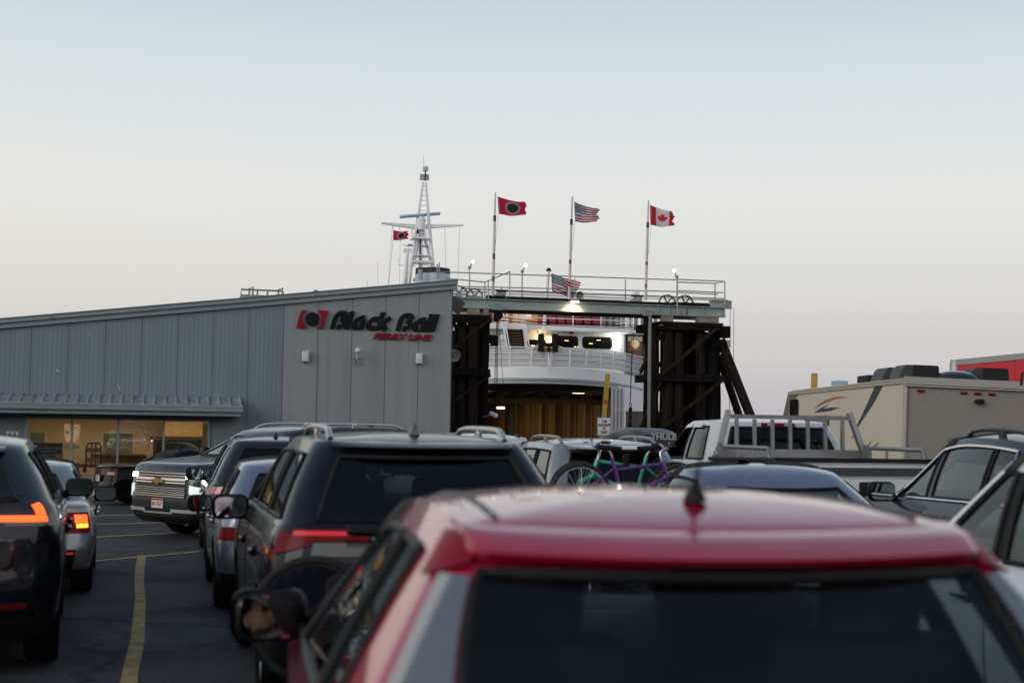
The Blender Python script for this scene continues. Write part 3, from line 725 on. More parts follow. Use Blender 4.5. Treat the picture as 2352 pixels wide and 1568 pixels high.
# objects in the waiting room
a = at_y(148, 974, FY + 2.6); b = at_y(183, 1031, FY + 2.6)
PST = thing('poster', 'framed poster of a white and red ship in the waiting room window', 'poster', (a.x, FY + 2.6, b.z))
q = MB(); q.box((a.x, FY + 2.6, b.z), (b.x, FY + 2.64, a.z)); q.build('frame', mat('pine_frame', (.30, .20, .09), .5), PST, 0, True)
w_, h_ = b.x - a.x, a.z - b.z; q = MB()
def pq(poly, mi, lay): q.add([(a.x + u * w_, FY + 2.599 - .0015 * lay, b.z + v * h_) for u, v in poly], [tuple(range(len(poly)))], mi)
pq([(.06, .04), (.94, .04), (.94, .96), (.06, .96)], 0, 1); pq([(.06, .60), (.2, .68), (.3, .62), (.42, .70), (.6, .64), (.78, .72), (.94, .64), (.94, .45), (.06, .45)], 1, 2)
pq([(.10, .24), (.62, .20), (.90, .52), (.60, .50), (.56, .60), (.36, .58), (.34, .48), (.10, .44)], 2, 3); pq([(.10, .24), (.62, .20), (.67, .26), (.10, .30)], 3, 4)
pq([(.12 + .07 + .07 * math.cos(t * .4), .66 + .05 * math.sin(t * .4)) for t in range(16)], 4, 4); pq([(.06, .04), (.94, .04), (.94, .17), (.5, .20), (.06, .2)], 5, 3)
q.build('print', [mat('p_sky', (.22, .22, .2), .7), mat('p_peaks', (.34, .32, .28), .7), mat('p_ship', (.42, .36, .28), .7), mat('p_red', (.4, .03, .03), .7), mat('p_navy', (.02, .03, .06), .7), mat('p_sea', (.12, .12, .11), .7)], PST, 0, True)
text_mb('Black Ball Transport Inc.', h_ * .07, Matrix.Translation((a.x + w_ / 2, FY + 2.594, b.z + h_ * .91)), .001, 0, .2, .62).build('title', mat('p_red', (.4, .03, .03), .7), PST, 0, True)
a = at_y(70, 1016, FY + .8); b = at_y(143, 1060, FY + .8)
IB = thing('information_board', 'dark bench board with white script about passengers and vehicles', 'board', (a.x, FY + .8, wz0))
q = MB(); q.box((a.x, FY + .8, b.z), (b.x, FY + .86, a.z)); q.box((a.x + .1, FY + .87, wz0), (a.x + .16, FY + .93, a.z - .1)); q.box((b.x - .16, FY + .87, wz0), (b.x - .1, FY + .93, a.z - .1)); q.build('panel', mat('board_dark', (.02, .017, .014), .5), IB, 0, True)
q = MB(); h_ = a.z - b.z
for i, t_ in enumerate(('Foot Passengers and Vehicles Welcome', 'Safe - Spacious - Scenic', 'Duty Free Gift shop and', 'Explore and Relax on the')):
    text_mb(t_, h_ * .13, Matrix.Translation((lerp(a.x, b.x, .28), FY + .797, a.z - h_ * (.27 + .19 * i))), .001, 0, .25, .75, 'LEFT', mb=q)
text_mb('M.V. COHO', h_ * .14, Matrix.Translation((lerp(a.x, b.x, .02), FY + .797, a.z - h_ * .30)), .001, .002, 0, .62, 'LEFT', mb=q)
q.build('lettering', mat('board_ink', (.8, .72, .6), .6), IB, 0, True)
a = at_y(128, 1042, FY + .79); b = at_y(145, 1052, FY + .79)
q = MB(); q.box((a.x, FY + .78, b.z), (b.x, FY + .79, a.z)); tag(q.build('paper_notice', mat('buff_paper', (.55, .36, .15), .8), None, 0), 'buff paper notice stuck over the dark information board', 'notice')
# hand truck
c = at_y(215, 1040, FY + .9)
HT = thing('luggage_trolley', 'black and orange luggage trolley standing in the waiting room', 'trolley', (c.x, FY + .9, wz0))
q = MB(); pts = [(c.x - .22, FY + .9, c.z - .5), (c.x - .22, FY + .9, c.z + .2), (c.x - .14, FY + .9, c.z + .31), (c.x + .14, FY + .9, c.z + .31), (c.x + .22, FY + .9, c.z + .2), (c.x + .22, FY + .9, c.z - .5)]
q.tube(pts, .025, 8); q.tube([(c.x - .06, FY + .9, c.z + .3), (c.x - .06, FY + .9, c.z - .45)], .02, 8); q.tube([(c.x + .06, FY + .9, c.z + .3), (c.x + .06, FY + .9, c.z - .45)], .02, 8); q.build('handle', BLK, HT, 50, True)
q = MB(); q.box((c.x - .2, FY + .86, c.z + .02), (c.x + .2, FY + .874, c.z + .16)); q.box((c.x - .2, FY + .86, c.z - .3), (c.x + .2, FY + .874, c.z - .14)); q.build('panel', mat('trolley_orange', (.45, .16, .05), .5), HT, 0, True)
q = MB(); q.rbox((c.x - .25, FY + .95, c.z - .5), (.1, .2, .2), .05); q.build('wheel', RUB, HT, 50, True); q = MB(); q.rbox((c.x + .25, FY + .95, c.z - .5), (.1, .2, .2), .05); q.build('wheel', RUB, HT, 50, True)
a = at_y(95, 1066, FY + 1.4); b = at_y(345, 1074, FY + 1.4)
q = MB(); q.box((a.x, FY + 1.4, b.z), (b.x, FY + 1.41, b.z + .10)); BRR = thing('queue_barrier', 'red belt queue barrier across the waiting room', 'barrier', (a.x, FY + 1.4, wz0)); q.build('belt', mat('belt_red', (.45, .02, .03), .6), BRR, 0, True)
for i in range(4): q = MB(); x = lerp(a.x, b.x, i / 3); q.tube([(x, FY + 1.45, zg + .34), (x, FY + 1.45, b.z + .14)], .03, 10); q.build('post', BLK, BRR, 50, True)
a = at_y(352, 1010, FY + 2.2); b = at_y(462, 1060, FY + 2.2)
DK = thing('display_cabinet', 'dark wooden display cabinet with notices behind the right window pane', 'cabinet', (a.x, FY + 2.2, wz0))
q = MB(); q.box((a.x, FY + 2.2, wz0), (a.x + .1, FY + 2.6, a.z)); q.box((b.x - .1, FY + 2.2, wz0), (b.x, FY + 2.6, a.z)); q.box((a.x - .08, FY + 2.15, a.z + .001), (b.x + .08, FY + 2.65, a.z + .12)); q.build('frame', mat('walnut', (.05, .028, .015), .5), DK, 0, True)
q = MB(); q.box((a.x + .101, FY + 2.5, wz0), (b.x - .101, FY + 2.55, a.z - .01)); q.build('panel', mat('cabinet_panel', (.30, .28, .22), .7, noise=.15, nscale=6), DK, 0, True)
a = at_y(376, 968, FY + 3.3); b = at_y(465, 1003, FY + 3.3)
q = MB(); q.box((a.x, FY + 3.3, b.z), (b.x, FY + 3.9, a.z)); tag(q.build('wall_cupboard', mat('oak_front', (.42, .27, .10), .55, noise=.1, stretch=(1, 1, 6)), None, 0), 'tan cupboard high on the wall behind the right window pane', 'cupboard')
# restroom sign
a = F(15, 990, -.01); b = F(41, 1009, -.01)
RS = thing('restroom_sign', 'small white sign with man and woman figures on grey wall left of window', 'sign', (a.x, FY, b.z))
q = MB(); q.box((a.x, FY - .02, b.z), (b.x, FY - .008, a.z)); q.build('panel', mat('sign_white', (.62, .62, .6), .5), RS, 0, True)
q = MB()
for cx_ in (lerp(a.x, b.x, .28), lerp(a.x, b.x, .72)):
    q.add([(cx_ + .028 * math.cos(t), FY - .0215, a.z - .06 + .028 * math.sin(t)) for t in [i * .524 for i in range(12)]], [tuple(range(12))])
    q.add([(cx_ - .05, FY - .0215, a.z - .1), (cx_ + .05, FY - .0215, a.z - .1), (cx_ + .055, FY - .0215, a.z - .24), (cx_ - .055, FY - .0215, a.z - .24)], [(0, 1, 2, 3)])
q.box((lerp(a.x, b.x, .5) - .006, FY - .0215, b.z + .005), (lerp(a.x, b.x, .5) + .006, FY - .0205, a.z - .005)); q.build('pictogram', BLK, RS, 0, True)

# ------------------------------------------------------------------ the big wall sign
def Z8(x, y): return ((1150 + x / 3.36) / 1.7415, (1200 + y / 3.36) / 1.7415)
SBK = mat('sign_black', (.010, .011, .012), .55, noise=.2, spec=.12); SRD = mat('sign_red', (.26, .008, .026), .55, noise=.15, spec=.15)
p0 = F(*Z8(570, 385)); p1 = F(*Z8(2010, 420)); pt_ = F(*Z8(700, 143))
SG = thing('shop_sign', 'raised black and dark red wall lettering with a black disc emblem on grey panels', 'sign', (p0.x, FY, p0.z))
emb = []
q = MB()
def poly_sign(mbx, pxs, th, lay=0): mbx.prism([F(*Z8(*p), dy=-.05 - lay) for p in pxs], (0, -th, 0))
def arc_px(cx_, cy_, rx_, ry_, a0, a1, n=14): return [(cx_ + rx_ * math.cos(R(lerp(a0, a1, i / n))), cy_ + ry_ * math.sin(R(lerp(a0, a1, i / n)))) for i in range(n + 1)]
poly_sign(q, [(120, 372), (172, 175), (180, 150), (205, 135), (280, 135)] + arc_px(335, 257, 132, 132, 247, 117) + [(276, 374)], .05)
poly_sign(q, [(392, 138), (550, 145), (490, 360), (478, 378), (390, 378)] + arc_px(335, 257, 132, 132, 62, -62)[0:] + [], .05)
q.build('emblem_frame', SRD, SG, 0, True)
q = MB(); poly_sign(q, arc_px(336, 257, 93, 93, 0, 350, 34), .06); q.build('emblem_disc', SBK, SG, 40, True)
# letters as thick strokes in a sheared frame
ch = 1.0
def stroke(mbx, pts, wd, X0, U, lay=0, sh=.27):
    n = len(pts); Lp = []; Rp = []
    for i, (x, z) in enumerate(pts):
        a = pts[max(0, i - 1)]; b = pts[min(n - 1, i + 1)]; dx, dz = b[0] - a[0], b[1] - a[1]; l = math.hypot(dx, dz); nx, nz = -dz / l, dx / l
        Lp.append((x + nx * wd / 2, z + nz * wd / 2)); Rp.append((x - nx * wd / 2, z - nz * wd / 2))
    def W3(p): return Vector((X0 + (p[0] + sh * p[1]) * U, FY - .03 - lay * .004, 0)), p[1]
    G = []
    for l_, r_ in zip(Lp, Rp):
        row = []
        for p in (l_, r_):
            v, z = W3(p); v.z = zbase(v.x) + z * U; row.append(v)
        G.append(row)
    mbx.slab(G, (0, -.055, 0))
def zbase(x): return p0.z
U = pt_.z - p0.z; U *= 1.0
def bez(*P, n=10):
    out = []
    for i in range(n + 1):
        t = i / n; Q = [Vector((a, b, 0)) for a, b in P]
        while len(Q) > 1: Q = [a.lerp(b, t) for a, b in zip(Q, Q[1:])]
        out.append((Q[0].x, Q[0].y))
    return out
GL = {'B': (.80, [[(.125, 0)] + bez((.125, .45), (.125, .88), (.40, .87), n=8) + bez((.46, .875), (.72, .87), (.72, .58), (.47, .545), n=8) + [], bez((.44, .545), (.74, .52), (.80, .12), (.36, .115), n=10)]),
      'l': (.29, [[(.125, 0), (.125, .99)]]), 'I': (.29, [[(.125, 0), (.125, .99)]]),
      'a': (.72, [[(.58, 0), (.58, .60)], bez((.60, .66), (.30, .70), (.02, .42), (.10, -.06), (.36, .16), n=12)]),
      'c': (.66, [bez((.62, .60), (.36, .68), (.04, .54), (.10, -.04), (.38, .06), (.60, .14), n=14)]),
      'k': (.72, [[(.125, 0), (.125, .99)], [(.2, .36), (.62, .69)], [(.24, .40), (.56, 0)]])}
q = MB()
def word(txt, px_start, px_end):
    xa = F(*Z8(*px_start)).x; xb = F(*Z8(*px_end)).x; tot = sum(GL[c][0] for c in txt) * U; k = (xb - xa - .27 * U) / tot; x = xa
    for c in txt:
        adv, strokes = GL[c]
        for i, st in enumerate(strokes): stroke(q, [(a * k, b) for a, b in st], .272, x, U, i)
        x += adv * U * k
word('Black', (566, 384), (1425, 400)); word('Ball', (1445, 408), (2050, 420))
q.build('lettering', SBK, SG, 30, True)
pa, pb = F(*Z8(1150, 525)), F(*Z8(1945, 545)); hh = F(*Z8(1170, 443)).z - pa.z
q = text_mb('FERRY LINE', 1, Matrix.Identity(4), .03, .03, .28, 1, 'LEFT')
x0 = min(v.x for v in q.v); x1 = max(v.x for v in q.v); z0 = min(v.z for v in q.v); z1 = max(v.z for v in q.v)
q.v = [Vector((lerp(pa.x, pb.x, (v.x - x0) / (x1 - x0)), FY - .06 + v.y, pa.z + (v.z - z0) / (z1 - z0) * hh)) for v in q.v]
q.build('lettering', SRD, SG, 0, True)
# wall boxes, globe antenna
WBX = mat('box_offwhite', (.62, .63, .62), .5, noise=.04)
for (a, b, c, d), lb in (((194, 683, 278, 828), 'white wall box with a bird smear, under the red and black emblem'), ((1722, 713, 1800, 857), 'white wall box with a short cable, under the red lettering')):
    u = F(*Z8(a, b)); v = F(*Z8(c, d)); q = MB(); q.rbox(((u.x + v.x) / 2, FY - .10, (u.z + v.z) / 2), (v.x - u.x, .19, u.z - v.z), .02); t = thing('wall_box', lb, 'box', ((u.x + v.x) / 2, FY, v.z), group='white boxes on the terminal wall'); q.build('case', WBX, t, 40, True)
    q = MB(); q.tube([((u.x + v.x) / 2 - .05, FY - .08, v.z), ((u.x + v.x) / 2, FY - .06, v.z - .05), ((u.x + v.x) / 2 + .05, FY - .03, v.z)], .01, 6); q.build('cable', BLK, t, 40, True)
u = F(*Z8(930, 681)); r_ = (F(*Z8(970, 681)).x - u.x)
GA = thing('dome_antenna', 'white ball antenna on a short bracket in the middle of the grey wall', 'antenna', (u.x, FY, u.z - .8))
q = MB(); q.ball((u.x, FY - .3, u.z), r_, 20); q.build('ball', WBX, GA, 60, True)
v = F(*Z8(918, 880)); q = MB(); q.tube([(u.x - .02, FY - .3, u.z - r_ * .9), (u.x - .03, FY - .28, v.z + .15)], .035, 10); q.tube([(u.x - .03, FY - .28, v.z + .2), (u.x - .04, FY - .01, v.z + .05)], .03, 8); q.box((u.x - .14, FY - .03, v.z), (u.x + .10, FY - .005, v.z + .05)); q.box((u.x - .12, FY - .12, v.z + .22), (u.x + .08, FY - .005, v.z + .26)); q.build('bracket', mat('galvanised', (.35, .36, .36), .5, metal=.5), GA, 40, True)
# bird dropping streaks are paint marks on the wall, each with its own shape
def Z8b(x, y): return (x / 2.24 / 1.7415, (1200 + y / 2.24) / 1.7415)
q = MB()
for pts in ([(495, 612), (512, 622), (532, 642), (508, 632)], [(1050, 745), (1064, 765), (1080, 820), (1070, 812)], [(800, 310), (810, 305), (808, 318), (800, 318)], [(978, 660), (986, 668), (984, 680)], [(690, 540), (698, 544), (704, 556)]):
    q = MB(); q.add([F(*Z8b(*p), dy=-.012) for p in pts], [tuple(range(len(pts)))]); q.build('stain', mat('dropping', (.55, .57, .57), .8), BLD, 0, True)
for (xa, ya, yb_, wd_, nm) in ((865, 505, 1385, 16, '7f8588'), (957, 500, 1380, 26, '84898c'), (1180, 620, 1100, 9, '80868a'), (1500, 560, 1200, 8, '82888b'), (1720, 560, 900, 12, '81878a')):
    g7 = lambda x, y: F((900 + x / 2.352) / 1.7415, (1100 + y / 2.352) / 1.7415, dy=-.0025)
    q = MB(); q.add([g7(xa, ya), g7(xa + wd_, ya), g7(xa + wd_ * 1.2, lerp(ya, yb_, .5)), g7(xa + wd_ * .7 - 6, yb_), g7(xa + wd_ * .2 - 6, yb_), g7(xa - wd_ * .2, lerp(ya, yb_, .6))], [tuple(range(6))]); q.build('rain_streak', mat('streak_' + nm, nm, .5, noise=.12, nscale=1.2, stretch=(1.6, 1, .16)), BLD, 0, True)
# roof walkway frame and the rusty tray behind the roof edge
RST = mat('rusty_grey', (.30, .31, .31), .6, col2=(.22, .10, .05), nscale=3)
def Z7(x, y, Y=None): return at_y((900 + x / 2.352) / 1.7415, (1100 + y / 2.352) / 1.7415, Y or FY + 5)
RW = thing('roof_frame', 'rusty railing frame standing on the sloping terminal roof', 'railing', Z7(350, 240))
q = MB()
for pts in ([(150, 225), (152, 135), (545, 150), (553, 225)], [(228, 210), (228, 130), (262, 110), (262, 190)], [(502, 205), (502, 140), (540, 122), (540, 200)], [(305, 195), (305, 142)], [(400, 195), (400, 146)]): q.tube([Z7(*p) for p in pts], .035, 6)
q.build('rail', RST, RW, 40, True); q = MB(); a, b = Z7(148, 182), Z7(555, 245); q.box((a.x, a.y - .05, b.z - .5), (b.x, a.y + .8, a.z)); q.build('tray', FAS, RW, 0, True)
# ------------------------------------------------------------------ ramp gantry, timber towers
GY = 57.0
def z5(x, y): return ((1750 + x / 1.809) / 1.7415, (1000 + y / 1.809) / 1.7415)
def G5(x, y, dy=0): return at_y(*z5(x, y), GY + dy)
STL = mat('pale_steel', '93a09f', .5, noise=.10, nscale=1.6, rv=.1, col2=None); RAIL = mat('rail_steel', '8f9494', .45, metal=.3, noise=.08)
STR = mat('rust_patch', (.20, .08, .04), .8, noise=.4, nscale=6)
DKT = mat('dark_deck_timber', (.016, .014, .013), .9, spec=.1, noise=.4, nscale=5)
CAB = mat('wire_rope', (.008, .008, .008), .7, spec=.1)
TMB = mat('creosote_timber', (.020, .016, .013), .9, col2=(.004, .0035, .003), nscale=2.5, stretch=(4, 4, .25), bump=.8, bscale=9, spec=.08)
TM2 = mat('weathered_timber', (.050, .036, .029), .9, col2=(.005, .0045, .004), nscale=2.4, stretch=(6, 6, .18), bump=.8, bscale=12, spec=.08)
GAN = thing('ramp_gantry', 'pale steel lifting gantry beam with railings spanning the two timber towers', 'gantry', G5(1100, 470))
bl = G5(-60, 338); br_ = G5(2080, 415); bb = G5(2080, 486); hB = br_.z - bb.z
xl, xr = bl.x, br_.x; zt = (bl.z + br_.z) / 2
q = MB(); q.box((xl, GY, zt - hB + .03), (xr, GY + .03, zt - .03)); q.box((xl, GY - .13, zt - .03), (xr, GY + .16, zt)); q.box((xl, GY - .13, zt - hB), (xr, GY + .16, zt - hB + .03))
for px in (1595, 1670, 1915): x = G5(px, 400).x; q.box((x - .012, GY - .12, zt - hB + .031), (x + .012, GY - .001, zt - .031))
q.build('beam', STL, GAN, 0, True)
q = MB(); q.box((xl, GY + 1.9, zt - hB + .03), (xr, GY + 1.93, zt - .03)); q.box((xl, GY + 1.76, zt - .03), (xr, GY + 2.06, zt)); q.box((xl, GY + 1.76, zt - hB), (xr, GY + 2.06, zt - hB + .03)); q.build('beam', STL, GAN, 0, True)
a = G5(1995, 365); b = G5(2148, 416); q = MB(); q.box((a.x, GY + .3, b.z), (b.x, GY + .5, a.z)); q.box((a.x - .01, GY + .24, a.z), (b.x + .02, GY + .56, a.z + .025)); q.box((a.x - .01, GY + .24, b.z - .025), (b.x + .02, GY + .56, b.z)); q.ball((b.x - .3, GY + .29, lerp(a.z, b.z, .5)), .07, 10); q.build('stub_beam', STL, GAN, 0, True)
q = MB()
for i, (xa, xb, dz, y) in enumerate(((360, 1640, .02, .25), (640, 1600, .10, .5), (1420, 1990, .10, .35), (370, 500, .12, .3), (1740, 2000, .16, .6), (500, 1400, .16, .9))): u, v = G5(xa, 350), G5(xb, 400); q.box((u.x, GY + y, zt + .002 + i * .001), (v.x, GY + y + .22, zt + dz + .06))
q.box((xl, GY + .17, zt - .02), (xr - .3, GY + 1.75, zt + .004)); q.build('deck_plank', DKT, GAN, 0, True)
# rust streaks
q = MB()
for (x, y0, y1, w) in ((1798, 420, 470, 9), (158, 345, 400, 10), (1760, 455, 486, 6)): u, v = G5(x, y0), G5(x, y1); q.box((u.x - w / 100 * .4, GY - .132, max(v.z, zt - hB)), (u.x + w / 100 * .4, GY - .129, min(u.z, zt)))
q.build('rust_streak', STR, GAN, 0, True)
# railings
def rail(ptsz, dy, r=.024): return [G5(*p, dy=dy) for p in ptsz]
q = MB()
for pts, dy in (([(-20, 157), (1735, 216)], 1.8), ([(60, 205), (345, 232)], .0), ([(345, 232), (525, 156)], .0), ([(110, 262), (1735, 300)], 1.8), ([(1735, 212), (2080, 227), (2008, 242), (1735, 232)], .1), ([(1735, 293), (2070, 308)], .1), ([(1735, 306), (2030, 320)], .6), ([(110, 296), (360, 306)], 0)): q.tube(rail(pts, dy), .026, 6)
for x, y0, y1, dy in ((342, 232, 400, 0), (368, 218, 408, 0), (523, 156, 340, .3), (612, 186, 345, 1.8), (993, 202, 330, 1.8), (1360, 214, 372, 1.8), (1736, 210, 465, -.14), (2008, 240, 362, .6), (2079, 226, 486, -.14), (232, 165, 280, 1.8), (463, 265, 290, 1.5)): q.tube(rail([(x, y0), (x, y1)], dy), .026, 6)
q.build('railing', RAIL, GAN, 40, True)
# sheaves
for k, (x, y, r_) in enumerate(((155, 320, .37), (268, 338, .36), (1662, 388, .40), (1790, 390, .40))):
    c = G5(x, y, .9); q = MB(); q.lathe([(r_ * .86, -.05), (r_, -.05), (r_ * .95, 0), (r_, .05), (r_ * .86, .05), (r_ * .86, -.05)], c, 'y', 32); q.lathe([(.01, -.09), (.10, -.09), (.10, .09), (.01, .09)], c, 'y', 16)
    for i in range(6): an = i * math.pi / 3 + k; d = Vector((math.cos(an), 0, math.sin(an))); q.beam(c + d * .08, c + d * r_ * .88, .06, .05, (0, 1, 0))
    q.build('sheave', mat('sheave_steel', '8a9490', .55, col2=(.20, .11, .07), nscale=2.5), GAN, 30, True)
    q = MB(); q.box((c.x - .28, c.y - .16, zt + .01), (c.x + .28, c.y - .10, zt + .12)); q.beam((c.x, c.y - .13, zt + .05), (c.x, c.y - .13, c.z + .05), .16, .05, (0, 1, 0)); q.build('bearing', STL, GAN, 0, True)
for x, y in ((480, 320), (1465, 355)): c = G5(x, y, .5); q = MB(); q.box((c.x - .18, c.y, zt + .01), (c.x + .10, c.y + .3, c.z + .12)); q.beam((c.x - .5, c.y + .1, zt + .08), (c.x - .1, c.y + .1, c.z + .14), .08, .1, (0, 1, 0)); q.box((c.x - .28, c.y - .05, c.z + .121), (c.x + .16, c.y + .36, c.z + .17), 1); q.build('winch_block', [STL, DKT], GAN, 0, True)
# hanging blocks under the beam and bracket seats on the tower heads
for x, y in ((437, 410), (1520, 452)):
    u = G5(x, y, -.2); q = MB(); q.box((u.x - .2, GY - .26, u.z - .13), (u.x + .2, GY - .135, u.z - .10)); q.box((u.x - .2, GY - .26, u.z + .10), (u.x + .2, GY - .135, u.z + .13))
    for t in (-.13, 0, .13): q.box((u.x + t - .02, GY - .22, u.z - .10), (u.x + t + .02, GY - .16, u.z + .10))
    q.lathe([(.02, -.05), (.17, -.05), (.13, 0), (.17, .05), (.02, .05)], (u.x + .04, GY - .2, u.z - .36), 'y', 20, 1); q.box((u.x - .16, GY - .28, u.z - .62), (u.x + .02, GY - .12, u.z - .131), 1); q.build('pulley_block', [STL, CAB], GAN, 30, True)
for xa, xb, y in ((215, 300, 455), (330, 366, 440), (1615, 1700, 505), (1870, 2030, 505)): u = G5(xa, y); v = G5(xb, y); z1_ = zt - hB - .002; q = MB(); q.box((u.x, GY - .1, z1_ - .42), (v.x, GY + .1, z1_)); q.box((u.x - .1, GY - .2, z1_ - .45), (v.x + .1, GY + .25, z1_ - .421)); q.build('bearing_seat', mat('seat_steel', '8d918b', .6, col2=(.16, .08, .05), nscale=2), GAN, 0, True)
# wire ropes
def rope(pts, r=.014, dy=0): return [G5(*p, dy=dy) for p in pts]
q = MB()
for pts, dy, r_ in (([(165, 276), (700, 300), (1400, 326), (2080, 352)], .6, .022), ([(500, 300), (1400, 335), (2100, 362)], .9, .013), ([(520, 318), (1500, 352), (2120, 366)], 1.2, .012),
                    ([(385, 476), (700, 516), (1100, 540), (1510, 560)], .5, .016), ([(385, 498), (700, 538), (1100, 558), (1510, 570)], .7, .016), ([(500, 448), (1000, 470), (1510, 486)], .5, .012), ([(385, 510), (800, 526), (1510, 545)], .9, .012),
                    ([(428, 480), (415, 900), (400, 1290)], -.2, .014), ([(434, 480), (424, 900), (418, 1290)], -.2, .014), ([(440, 480), (433, 900), (430, 1290)], -.2, .014), ([(442, 480), (470, 900), (505, 1290)], -.2, .011),
                    ([(1428, 472), (1408, 800), (1396, 1108)], -.1, .012), ([(1410, 472), (1402, 800), (1394, 1108)], -.1, .012), ([(1384, 1200), (1376, 1330)], -.1, .012), ([(1400, 1200), (1392, 1330)], -.1, .012),
                    ([(2118, 420), (2112, 1230)], .4, .012), ([(2145, 420), (2138, 1230)], .4, .012), ([(1487, 560), (1487, 1300)], -.2, .01), ([(1497, 560), (1499, 1300)], -.2, .01), ([(1508, 520), (1512, 1300)], -.2, .01)):
    q.tube(rope(pts, dy=dy), r_, 5)
q.build('wire_rope', CAB, GAN, 40, True)
q = MB(); c = G5(1396, 1150, -.1); q.tube([c + Vector((.05 * math.cos(a), 0, .09 * math.sin(a) + .15)) for a in [i * .524 for i in range(12)]], .018, 6, closed=True)
for i in range(6): cc = c + Vector((0, .02 * (i % 2), -.02 - i * .16)); q.rbox(cc, (.10 if i % 2 else .15, .08, .15), .03)
q.build('shackle_chain', CAB, GAN, 40, True)

# work lamp on the beam: lit
c = G5(994, 365, -.30)
WL = thing('work_lamp', 'lit yellowish floodlight fixed to the middle of the gantry beam', 'lamp', c)
q = MB(); q.rbox(c, (.34, .2, .10), .03); q.build('housing', STL, WL, 40, True)
q = MB(); q.box((c.x - .15, c.y - .105, c.z - .075), (c.x + .15, c.y + .06, c.z - .052)); q.build('lens', lamp('flood_lens', (1, .82, .5), 40), WL, 0, True)
l = bpy.data.lights.new('lamp_light', 'SPOT'); l.energy = 110; l.color = (1, .8, .42); l.spot_size = R(125); l.spot_blend = .8; l.shadow_soft_size = .06
o = bpy.data.objects.new('lamp_light', l); COL.objects.link(o); o.parent = WL; o.location = (0, -.06, -.1); o.rotation_euler = (R(28), 0, 0)
# bulb posts along the gantry
for k, (x, y0, y1, lb) in enumerate(((232, 128, 160, 'lit bulb lamp on a thin post behind the terminal roof corner'), (614, 155, 185, 'lit bulb lamp on a thin post between the first two flagpoles'), (1732, 195, 215, 'lit bulb lamp at the right end of the gantry railing'))):
    c = G5(x, y0, 1.8 if k < 2 else -.1); t = thing('post_lamp', lb, 'lamp', (c.x, c.y, zt), group='bulb lamps on the gantry railing')
    q = MB(); q.tube([(c.x, c.y, zt), (c.x, c.y, c.z)], .02, 8); q.lathe([(.01, -.03), (.075, -.03), (.075, .03), (.01, .03)], c, 'y', 14); sg = -1 if k == 2 else 1
    q.tube([c, c + Vector((.06 * sg, 0, .12)), c + Vector((.10 * sg, 0, .2))], .03, 8); q.build('post', mat('galvanised', (.35, .36, .36), .5, metal=.5), t, 40, True)
    q = MB(); q.ball(c + Vector((.13 * sg, -.03, .26)), (.06, .06, .075), 12); q.build('bulb', lamp('bulb_glow', (1, .86, .62), 9), t, 60, True)
# horn speakers and siren, cctv
def horn(name, lb, c, r_, d=(0, -1, 0)):
    t = thing(name, lb, 'loudspeaker', c, group='grey horn loudspeakers'); q = MB(); q.lathe([(.03, .28), (.05, .2), (r_ * .5, .1), (r_, 0), (r_ * 1.05, -.01), (r_ * .9, 0), (r_ * .4, .1), (.02, .12)], c, 'y', 24); q.lathe([(.01, .0), (.05, .02), (.05, .14)], c, 'y', 12); q.build('bell', mat('horn_grey', '8d8f8c', .5), t, 40, True); q = MB(); q.rbox(c + Vector((0, .3, 0)), (.1, .16, .12), .03); q.tube([c + Vector((0, .3, 0)), c + Vector((-.2, .35, .0))], .02, 6); q.build('bracket', RAIL, t, 40, True)
horn('horn_speaker', 'grey horn loudspeaker beside the right corner of the terminal wall', G5(122, 762, -6), .22); horn('horn_speaker', 'grey horn loudspeaker above the gantry beam next to the lit floodlight', G5(1030, 330, .6), .18)
c = G5(405, 1190, -1); t = thing('security_camera', 'white security camera pointing down beside the left timber tower', 'camera', c); q = MB(); q.rbox(c, (.16, .42, .16), .03, rot=Matrix.Rotation(R(18), 3, 'X') @ Matrix.Rotation(R(25), 3, 'Z')); q.build('case', WHT, t, 40, True); q = MB(); q.tube([c + Vector((0, .1, 0)), c + Vector((-.3, .5, -.1))], .03, 8); q.build('bracket', RAIL, t, 40, True)
c = G5(112, 570, -11.9); t = thing('alarm_lamp', 'small red and white alarm lamp on the terminal corner', 'lamp', c); q = MB(); q.box((c.x - .05, c.y - .05, c.z - .06), (c.x + .05, c.y + .05, c.z + .03)); q.build('case', WHT, t, 0, True); q = MB(); q.lathe([(.045, .031), (.045, .09), (.02, .11), (.001, .11)], c, 'z', 12); q.build('lens', mat('red_lens', (.4, .02, .02), .3), t, 40, True)

# timber towers
def tower(lb, piles, beams, diags, props=None, th0=.3):
    t = thing('timber_tower', lb, 'tower', (piles[0][0], GY, gz(GY)), group='creosoted timber towers')
    for x, y, r_, z1_ in piles:
        q = MB(); n = 10; pts = [(x + random.uniform(-.02, .02), y, lerp(-4.0, z1_, i / n)) for i in range(n + 1)]; q.tube(pts, r_ * 1.08, 14, r2=r_ * .95)
        for v in q.v: v.x += .012 * math.sin(v.z * 5 + v.y * 9 + x * 7)
        q.build('pile', TM2 if y < .6 + GY and random.random() < .75 else TMB, t, 50, True)
    for a, b, w, h in beams: q = MB(); q.beam(a, b, w, h); q.build('cross_beam', TMB, t, 0, True)
    for a, b, w, h in diags: q = MB(); q.beam(a, b, w, h, (0, 1, 0)); q.build('brace', TM2, t, 0, True)
    return t
c0 = G5(1620, 530); c1 = G5(2040, 550); ztop = lerp(G5(1620, 545).z, G5(2040, 560).z, .5)
piles = []
